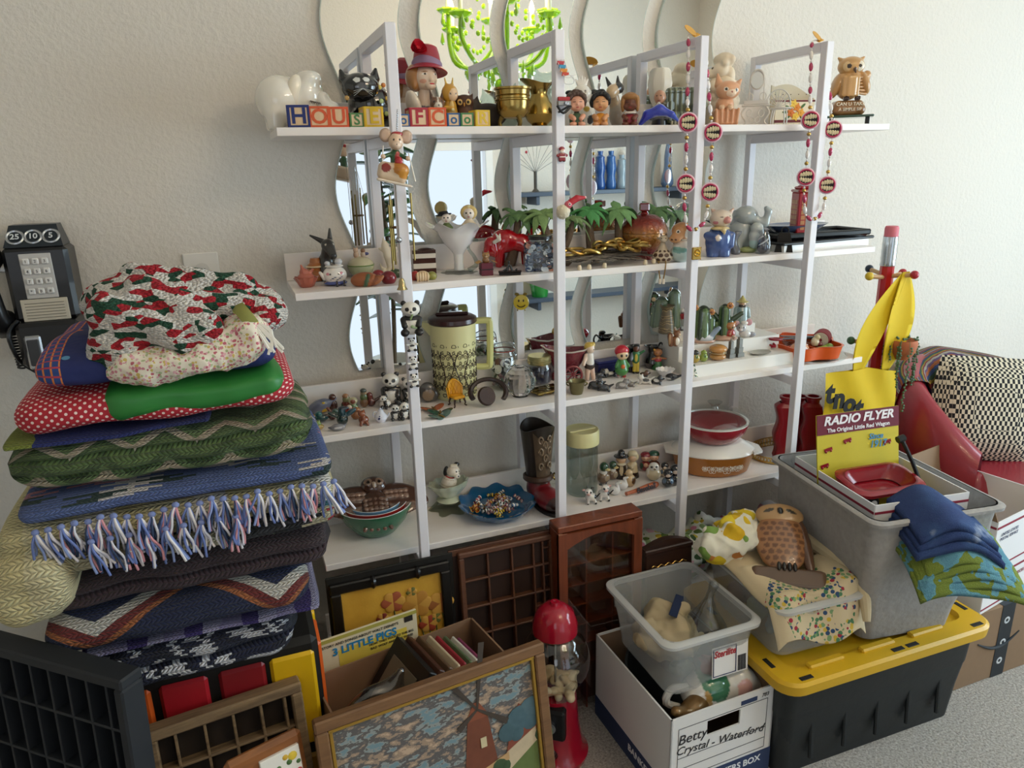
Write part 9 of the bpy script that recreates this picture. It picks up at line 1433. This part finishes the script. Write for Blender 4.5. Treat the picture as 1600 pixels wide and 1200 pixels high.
 # pencil coat rack, bag, planter
px_,py_=1.806,-.2;pt_=ony(1395,353,py_);pz=pt_[2];px_=pt_[0]-.002;t=thing('pencil_coat_rack','coat rack shaped like a giant red pencil with coloured knobs','coat rack',(px_,py_,FZ));r_=.0195;pz-=FZ
obj('pole',lathe([(0,.03),(r_,.03),(r_,pz-.115),(0,pz-.115)],8),mat('#b0141f',.3,coat=.3),t,smooth=20);obj('ferrule',lathe([(r_*1.05,pz-.115)]+[(r_*(1.05 if i%2 else 1.1),pz-.112+.01*i)for i in range(8)]+[(r_*1.05,pz-.03)],24),mat('#c8ccd0',.2,1),t);obj('eraser',lathe([(r_*.98,pz-.032),(r_*.98,pz-.006),(r_*.85,pz),(0,pz)],24),mat('#d0707c',.6),t);obj('foot',lathe([(0,0),(.12,0),(.12,.02),(.03,.035),(0,.035)],28),mat('#b0141f',.3),t)
pegz=ony(1390,432,py_)[2]-FZ;pg2=ony(1385,535,py_)[2]-FZ
for a,z,c in((188,pegz,'#d8b82c'),(-70,pegz+.004,'#a81f2c'),(8,pegz-.004,'#a81f2c'),(80,pegz+.005,'#1c2c40'),(5,pg2,'#1c2c44'),(150,pg2,'#3a6a4a')):
 ca,sa=math.cos(math.radians(a)),math.sin(math.radians(a));pk=obj('peg',tube([(r_*.6*ca,r_*.6*sa,z),(.075*ca,.075*sa,z+.008)],.0065,8),mat('#c8a070',.5),t);obj('knob',sph(.0125,(.078*ca,.078*sa,z+.009),12,8),mat(c,.3,coat=.3),pk)
YBG=mat('#d8b60c',.75,bump=.25,bscale=14,name='yellow_canvas');t=thing('yellow_tote_bag','yellow canvas tote bag with black lettering hanging on the coat rack','bag',(px_,py_,FZ))
bz1=.80;bz0=.53;by=-.045
def bagf(s):
 def fn(u,v):
  x=-.235+.28*u;z=bz0+v*(bz1-bz0)-.06*max(0,u-.55)*v+.012*math.sin(u*6)*(1-v);y=by+s*.018*math.sin(PI*u)*(1-.6*v)+.004*math.sin(u*13+v*7);return(x,y,z)
 return fn
ga=grid(bagf(-1),26,22);gb_=grid(bagf(1),26,22);obj('bag_body',[ga,(gb_[0],[q_[::-1]for q_ in gb_[1]])],YBG,t,smooth=180)
pz_=pegz+.02;pkx,pky=.055*math.cos(math.radians(-70)),.055*math.sin(math.radians(-70))
def strap(x0,bow,dy):
 def fn(u,v):
  q_=u;x=pkx+(x0-pkx)*q_**.9+bow*math.sin(PI*q_);z=pz_+(bz1-.02-pz_)*q_;wv=(v-.5)*(.014+.085*math.sin(PI*min(1,q_*.9+.05)));return(x+wv,pky*(1-q_)+dy*math.sin(PI*q_)+by*q_+.01*math.sin(v*PI)*math.sin(PI*q_),z)
 return sheet(fn,24,8,.002)
obj('strap',strap(-.12,-.035,-.014),YBG,t,smooth=180);obj('strap',strap(-.01,.0,-.02),YBG,t,smooth=180)
LT=mat('#15130c',.7);[text(c_,.085,LT,t,(-.235+dx,by-.022-.002*i,.745-.02*i),(90,4,0),.0006,bold=.004)for i,(c_,dx)in enumerate((('t',0),('n',.035),('o',.075),('t',.11)))]
q=ony(1398,550,py_-.02);t=thing('hanging_planter','small terracotta pot with trailing beads plant hanging on twine','planter',(q[0]-.012,py_-.055,0));z0=ony(1398,562,py_-.05)[2];obj('pot',lathe([(0,z0),(.02,z0+.002),(.036,z0+.025),(.041,z0+.05),(.037,z0+.062),(.032,z0+.057),(0,z0+.045)],24),mat('#b5653c',.7,var=.2),t)
obj('twine',[tube([(s*.03,0,z0+.055),(.0,.02,z0+.13),(.012,.045,FZ+pegz+.012)],.0012,4)for s in(-1,1)],mat('#8a6a48',.9),t)
rr=random.Random(2)
lm=mesh('leaf',sph((.0042,.003,.0038),(0,0,0),7,5),mat('#44603c',.5))
for i in range(11):
 a=rr.uniform(PI,2*PI)if i<8 else rr.uniform(0,PI);L_=rr.uniform(.05,.14)if i!=3 else .2;x,y=.036*math.cos(a),.036*math.sin(a);pts=[(x*.8,y*.8,z0+.062),(x*1.25,y*1.25,z0+.055),(x*1.35,y*1.35,z0+.05-L_*.5),(x*1.35+rr.uniform(-.01,.01),y*1.35,z0+.05-L_)];st_=obj('trailing_stem',tube(pts,.0008,4),mat('#5a6a40',.7),t)
 for j in range(int(L_/.008)):
  f=(j+.5)*.008/L_;obj('leaf',lm,None,st_,(x*1.33+rr.uniform(-.004,.004),y*1.35+rr.uniform(-.004,.004),z0+.05-L_*f))
for j in range(26):obj('leaf',lm,None,t,(rr.uniform(-.03,.03),rr.uniform(-.03,.02),z0+.062+rr.uniform(0,.01)))
# red tub chair, throw and pillow
cx_,cy_=ony(1442,690,-.33)[0]+.312,-.325;t=thing('red_tub_chair','red leather tub chair in the corner by the wall','chair',(cx_,cy_,FZ),12);RL=mat('#8e2632',.33,coat=.25,bump=.08,name='red_leather')
CT=ony(1550,556,-.2)[2]-FZ
def shell(u,v):
 a=math.radians(-18+216*u);e=abs(u-.5)*2;top=CT-.2*e**2;ph=2*PI*v;rr1=.25;tz=top-.06;z=.12+(tz-.12)*(.5+.5*math.sin(ph))if 0 else None
 c_,s_=math.cos(ph),math.sin(ph);rad=rr1+.062*c_*(1 if abs(s_)<.98 else 1);zz=.1+(top-.1)*(.5+.5*(abs(s_)**.45)*(1 if s_>0 else-1));return(rad*math.cos(a),rad*math.sin(a),zz)
obj('barrel_back',grid(shell,60,28,False,True),RL,t,smooth=180);[obj('arm_end',sph((.064,.05,.2),(.25*math.cos(math.radians(a)),.25*math.sin(math.radians(a)),.3),16,12),RL,t)for a in(-18,198)];obj('seat_cushion',box(.38,.42,.13,(0,-.02,.36),.05),RL,t);obj('base',lathe([(0,.02),(.22,.02),(.23,.3),(0,.3)],36),RL,t)
for s in(-1,1):
 for y in(-.16,.16):obj('foot',lathe([(0,0),(.02,0),(.022,.03),(0,.03)],10,(s*.17,y,0)),BLACK,t)
TH=knit([(0,'#a8323c'),(.14,'#c8a83a'),(.28,'#3f6a4a'),(.42,'#34508a'),(.56,'#c86a2c'),(.7,'#7a5a8a'),(.84,'#d0c8b8')],'stripe',.06,su=.009,sv=.007)
def throw(u,v):
 a=math.radians(35+125*u);top=CT+.03-.1*abs(u-.45);s=v*2-1;rad=.25+.078*math.sin(s*PI/2);zz=top-.03-max(0,abs(s)-.35)*.36+.015*math.cos(s*3);return(rad*math.cos(a),rad*math.sin(a),zz)
gth=grid(throw,40,36);tt=thing('crochet_throw','multicoloured striped crochet throw over the red chair back','throw',(cx_,cy_,FZ),-8);obj('throw_cloth',uvmesh('throw_cloth',gth[0],gth[1],[(i/40*.5,j/36*.5)for i in range(40)for j in range(36)],TH),None,tt)
k=NT('houndstooth_weave');ck=k.n('ShaderNodeTexChecker');ck.inputs['Scale'].default_value=120;ck.inputs[1].default_value=(.012,.012,.014,1);ck.inputs[2].default_value=srgb('#d8cdb4')+(1,);k.l(k.coord('Object',(1,1,.55)),ck.inputs[0]);k.l(ck.outputs[0],k.b.inputs[0]);nset(k.b,'Roughness',.95)
for i,(dz,rx)in enumerate(((.0,62),)):
 d=thing('woven_pillow','black and cream woven checked pillow on the red chair','pillow',(cx_+.03,cy_+.04,FZ+.43),-26,1,rot=(-14,4,-24));obj('cushion',grid(lambda u,v:((u-.5)*.36*(1-.12*(2*v-1)**2),(.055 if 0 else 1)*.06*(1-(2*u-1)**4)*(1-(2*v-1)**4),v*.34),22,22),k.m,d,smooth=180);obj('cushion_back',grid(lambda u,v:((.5-u)*.36*(1-.12*(2*v-1)**2),-.06*(1-(2*u-1)**4)*(1-(2*v-1)**4),v*.34),22,22),k.m,d,smooth=180)
 # wall things
PHB=mat('#141416',.35,coat=.2,name='bakelite');o1=ony(78,450,0);pm=1/ppm(o1)
a0=ony(20,375,0);wdt=ony(125,375,0)[0]-ony(25,375,0)[0];pxc=(ony(125,430,0)[0]+ony(28,430,0)[0])/2;zt1=ony(75,357,0)[2];zb1=ony(85,555,0)[2];t=thing('wall_pay_phone','black push button pay phone with chrome coin plate on the wall','telephone',(pxc,0,zb1));ph_=zt1-zb1
uh=(ony(78,490,0)[2]-zb1);obj('upper_housing',box(wdt,.09,ph_-uh-.03,(0,-.045,uh+(ph_-uh-.03)/2),.008),PHB,t);obj('lower_housing',box(wdt*1.0,.11,uh,(0,-.055,uh/2),.008),PHB,t)
cp=obj('coin_plate',([(-wdt*.45,-.085,ph_-.03),(wdt*.45,-.085,ph_-.03),(wdt*.36,-.055,ph_+.012),(-wdt*.36,-.055,ph_+.012),(-wdt*.45,-.01,ph_-.03),(wdt*.45,-.01,ph_-.03),(wdt*.36,-.01,ph_+.012),(-wdt*.36,-.01,ph_+.012)],[(0,1,2,3),(4,7,6,5),(0,4,5,1),(3,2,6,7),(1,5,6,2),(0,3,7,4)]),mat('#3c4248',.3,.7),t)
for i,s in enumerate(('25','10','5')):x=(-.27+.27*i)*wdt;obj('coin_ring',xf(lathe([(.012,0),(.0145,.002),(.017,0)],20),(x,-.072,ph_-.01),(54,0,0)),STEEL,t);text(s,.017,mat('#d8dcde',.4),t,(x,-.0735,ph_-.0095),(54,0,0),.0004,bold=.0003)
kz=ony(72,423,0)[2]-zb1;obj('key_plate',box(wdt*.48,.004,.09,(0.0,-.0915,kz),.001),mat('#c4c2be',.4),t)
for r in range(4):
 for c_ in range(3):kb=obj('push_button',box(.0125,.006,.0125,((c_-1)*.0165,-.0955,kz+.03-.02*r),.002),mat('#dedcd8',.35),t);text('123456789*0#'[r*3+c_],.008,IK,kb,((c_-1)*.0165,-.0988,kz+.03-.02*r),(90,0,0),.0002)
cz_=ony(80,473,0)[2]-zb1;obj('instruction_card',box(wdt*.72,.003,.045,(0,-.0915,cz_),.001),mat('#c8c0ae',.6),t);obj('card_print',[box(wdt*.6,.0006,.0011,(0,-.0934,cz_+.014-.006*i))for i in range(6)],mat('#6a6458',.6),t)
obj('coin_return',box(.03,.006,.07,(-wdt*.26,-.1115,uh*.35),.004),STEEL,t);obj('return_cup',box(.022,.004,.055,(-wdt*.26,-.1145,uh*.35),.003),mat('#3a3c40',.3),t);obj('key_lock',xf(lathe([(0,0),(.008,0),(.008,.004),(0,.004)],14),(wdt*.25,-.111,uh*.6),(90,0,0)),STEEL,t)
hx=-wdt/2-.028;obj('cradle_hook',tube([(-wdt/2,-.05,ph_*.72),(hx-.005,-.06,ph_*.74),(hx-.005,-.085,ph_*.78)],.006,7),STEEL,t);obj('handset',tube([(hx,-.07,ph_*.83),(hx-.004,-.095,ph_*.8),(hx,-.1,ph_*.6),(hx,-.095,ph_*.38),(hx+.002,-.07,ph_*.33)],[.03,.022,.015,.022,.03],14),PHB,t)
obj('coiled_cord',tube([(hx+.008+.006*math.cos(a*2*PI)+.006*a/16,-.06+.006*math.sin(a*2*PI),ph_*.3-.006*a)for a in np.linspace(0,15,150)],.0022,5),PHB,t);obj('steel_cord',tube([(-wdt/2+.004,-.09,uh*1.05),(-wdt/2-.012,-.11,uh*.8),(-wdt/2-.006,-.1,uh*.2),(-wdt/2+.01,-.06,-.02)],.004,7),PHB,t)
def wall_plate(px,py,w_,h_,lab,outlets):
 q=ony(px,py,0);t=thing('outlet_plate',lab,'outlet',(q[0],0,q[2]));obj('plate',box(w_,.006,h_,(0,-.003,0),.002),mat('#e6e2da',.4),t)
 for s in outlets:o=obj('socket',xf(lathe([(0,0),(.016,0),(.0165,.002),(0,.002)],18),(0,-.006,s*.021),(90,0,0)),mat('#d8d4cc',.4),t);obj('slot',[box(.002,.001,.008,(dx,-.0085,s*.021))for dx in(-.006,.006)],IK,o)
wall_plate(1448,648,.075,.12,'cream wall outlet plate beside the red chair',(-1,1));wall_plate(318,436,.075,.12,'small cream wall plate just behind the blanket stack',(-1,1))
# the room behind the camera, seen in the mirrors
t=thing('chandelier','green glass chandelier with candle bulbs seen in the wavy mirrors','chandelier',(1.39,-1.95,2.12));GG=mat('#9fd414',.08,coat=.6,trans=.35,name='lime_glass');LIM=mat('#b4e61e',.1,coat=.5,trans=.3)
obj('stem',lathe([(0,-.18),(.03,-.17),(.045,-.12),(.02,-.06),(.05,0),(.03,.06),(.018,.12),(.035,.2),(.012,.28),(.006,.3),(.006,CZ-2.12)],20),GG,t);obj('ceiling_cup',lathe([(.06,CZ-2.121),(.05,CZ-2.15),(0,CZ-2.16)],20),GG,t)
dropm=mesh('crystal_drop',lathe([(0,0),(.004,-.008),(.012,-.045),(.009,-.058),(0,-.064)],8),GG);bead=mesh('crystal_bead',sph((.011,.011,.013),(0,0,0),8,6),LIM)
for i in range(8):
 a=2*PI*i/8+.2;ca,sa=math.cos(a),math.sin(a);R_=.3 if i%2 else .25;zc=.05 if i%2 else .1
 ar=obj('arm',tube([(.03*ca,.03*sa,-.05),(.12*ca,.12*sa,-.14),(.22*ca,.22*sa,-.12),(R_*ca,R_*sa,-.03),(R_*ca,R_*sa,zc)],.011,8),GG,t);obj('drip_cup',lathe([(0,zc),(.03,zc+.004),(.055,zc+.022),(.05,zc+.03),(.02,zc+.012)],16,(R_*ca,R_*sa,0),lambda b,r,z:(r*(1+.08*math.cos(8*b)),z)),LIM,ar)
 obj('candle',lathe([(0,zc+.01),(.011,zc+.01),(.011,zc+.1),(0,zc+.1)],12,(R_*ca,R_*sa,0)),mat('#e6e2da',.4),ar);obj('bulb',lathe([(0,zc+.1),(.01,zc+.105),(.014,zc+.125),(.006,zc+.155),(0,zc+.165)],12,(R_*ca,R_*sa,0)),mat('#ffd9a8',.3,emit=22),ar)
 l=bpy.data.lights.new('bulb_light','POINT');l.energy=3.9;l.color=(1,.78,.58);l.shadow_soft_size=.03;lo=bpy.data.objects.new('bulb_light',l);C.objects.link(lo);lo.parent=t;lo.location=(R_*ca,R_*sa,zc+.2)
 for j,(q,dz)in enumerate(((1.0,0),(.62,-.13),(1.12,.01))):obj('crystal_drop',dropm,None,t,(R_*q*ca+.02*j*sa,R_*q*sa-.02*j*ca,(zc if j!=1 else 0)+dz))
 for j in range(7):f=j/6;obj('crystal_bead',bead,None,t,((R_*(1-f)+.03*f)*ca,(R_*(1-f)+.03*f)*sa,zc+.02+.24*f-.12*math.sin(PI*f)))
for i in range(8):
 for j in range(9):f=j/8;a=2*PI*(i+f)/8+.2;q=.27-.05*math.sin(PI*f);obj('crystal_bead',bead,None,t,(q*math.cos(a),q*math.sin(a),.06-.1*math.sin(PI*f)))
for i in range(16):a=2*PI*i/16;obj('crystal_drop',dropm,None,t,(.17*math.cos(a),.17*math.sin(a),-.14+.02*(i%2)))
for i in range(10):a=2*PI*i/10;obj('crystal_drop',dropm,None,t,(.06*math.cos(a),.06*math.sin(a),-.13-.03*(i%3)))
obj('crystal_ball',sph(.03,(0,0,-.22),14,10),GG,t)
BLS=mat('#3f4b5c',.4)
for z,n_,lb in((1.32,0,'upper'),(.56,1,'lower')):
 s=thing('wall_shelf',lb+' dark blue wall shelf on the far wall seen in the mirrors','shelf',(2.68,FY+.11,z));obj('board',box(1.5,.2,.03,(0,0,-.015),.003),BLS,s);[obj('bracket',box(.03,.18,.06,(x,0,-.06),.004),BLS,s)for x in(-.6,.6)]
for i,(x,c,h_)in enumerate(((2.62,'#1f4a8a',.27),(2.71,'#2a5a96',.27),(2.8,'#8a9aa4',.24),(2.89,'#1f6a9c',.28),(3.2,'#5f7494',.42))):
 b=thing('blue_glass_bottle',('deep blue','medium blue','grey','teal blue','tall slender slate blue')[i]+' glass bottle on the far shelf seen in the mirrors','bottle',(x,FY+.11,1.321),0,1,'bottles on the far shelf');w_=.036
 obj('bottle_body',lathe([(0,0),(w_,0)]+[(w_*(1+.12*math.sin(q*14))*(1 if i<4 else(1.3-1.1*q)),h_*q)for q in np.linspace(.05,.85,14)]+[(w_*.5 if i<4 else w_*.25,h_*.9),(w_*.6 if i<4 else w_*.35,h_),(0,h_)],20),mat(c,.15,coat=.6),b)
b=thing('green_glass_vase','bright green glass vase on the lower far shelf seen in the mirrors','vase',(2.12,FY+.11,.561));obj('vase_body',lathe(bowlprof([(.06,0),(.075,.1),(.07,.25),(.085,.32)],.006),24),mat('#2a9a3a',.1,coat=.6,trans=.3),b)
b=thing('wire_flower_stand','spray of thin wires with coloured beads on the far shelf','ornament',(2.1,FY+.11,1.321));obj('base',lathe([(0,0),(.03,0),(.012,.02),(.012,.14),(0,.14)],14),mat('#4a4640',.5),b);rr=random.Random(3)
for i in range(12):a=-1.1+2.2*i/11;L_=rr.uniform(.16,.3);q=(L_*math.sin(a),rr.uniform(-.04,.04),.13+L_*math.cos(a));w_=obj('wire',tube([(0,0,.13),(q[0]*.5,q[1]*.5,.13+(q[2]-.13)*.55),q],.0015,4),STEEL,b);obj('bead',sph(.01,q,8,6),mat(['#a82a3c','#2a4a9a','#d8c8c0'][i%3],.3),w_)
b=thing('tall_leafy_plant','tall plant with broad dark green leaves seen in the left mirrors','plant',(.86,-2.55,FZ));obj('pot',lathe(bowlprof([(.11,0),(.14,.25),(.15,.28)],.01),24),mat('#d8d4cc',.5),b);obj('stem',tube([(0,0,.2),(.02,.01,.8),(-.02,0,1.5)],.014,7),mat('#5a4a38',.8),b);rr=random.Random(5)
lfm=mesh('leaf',sheet(lambda u,v:(u*.2,(v-.5)*.13*math.sin(PI*min(1,u*.9+.08)),-.25*u*u*.3+.02*abs(v-.5)),8,5,.002),mat('#2f5a30',.4,coat=.3),180)
for i in range(34):a=rr.uniform(0,2*PI);obj('leaf',lfm,None,b,(.0+.01*math.cos(a),.01*math.sin(a),.55+.95*i/33),(rr.uniform(-20,20),rr.uniform(-35,5),math.degrees(a)))
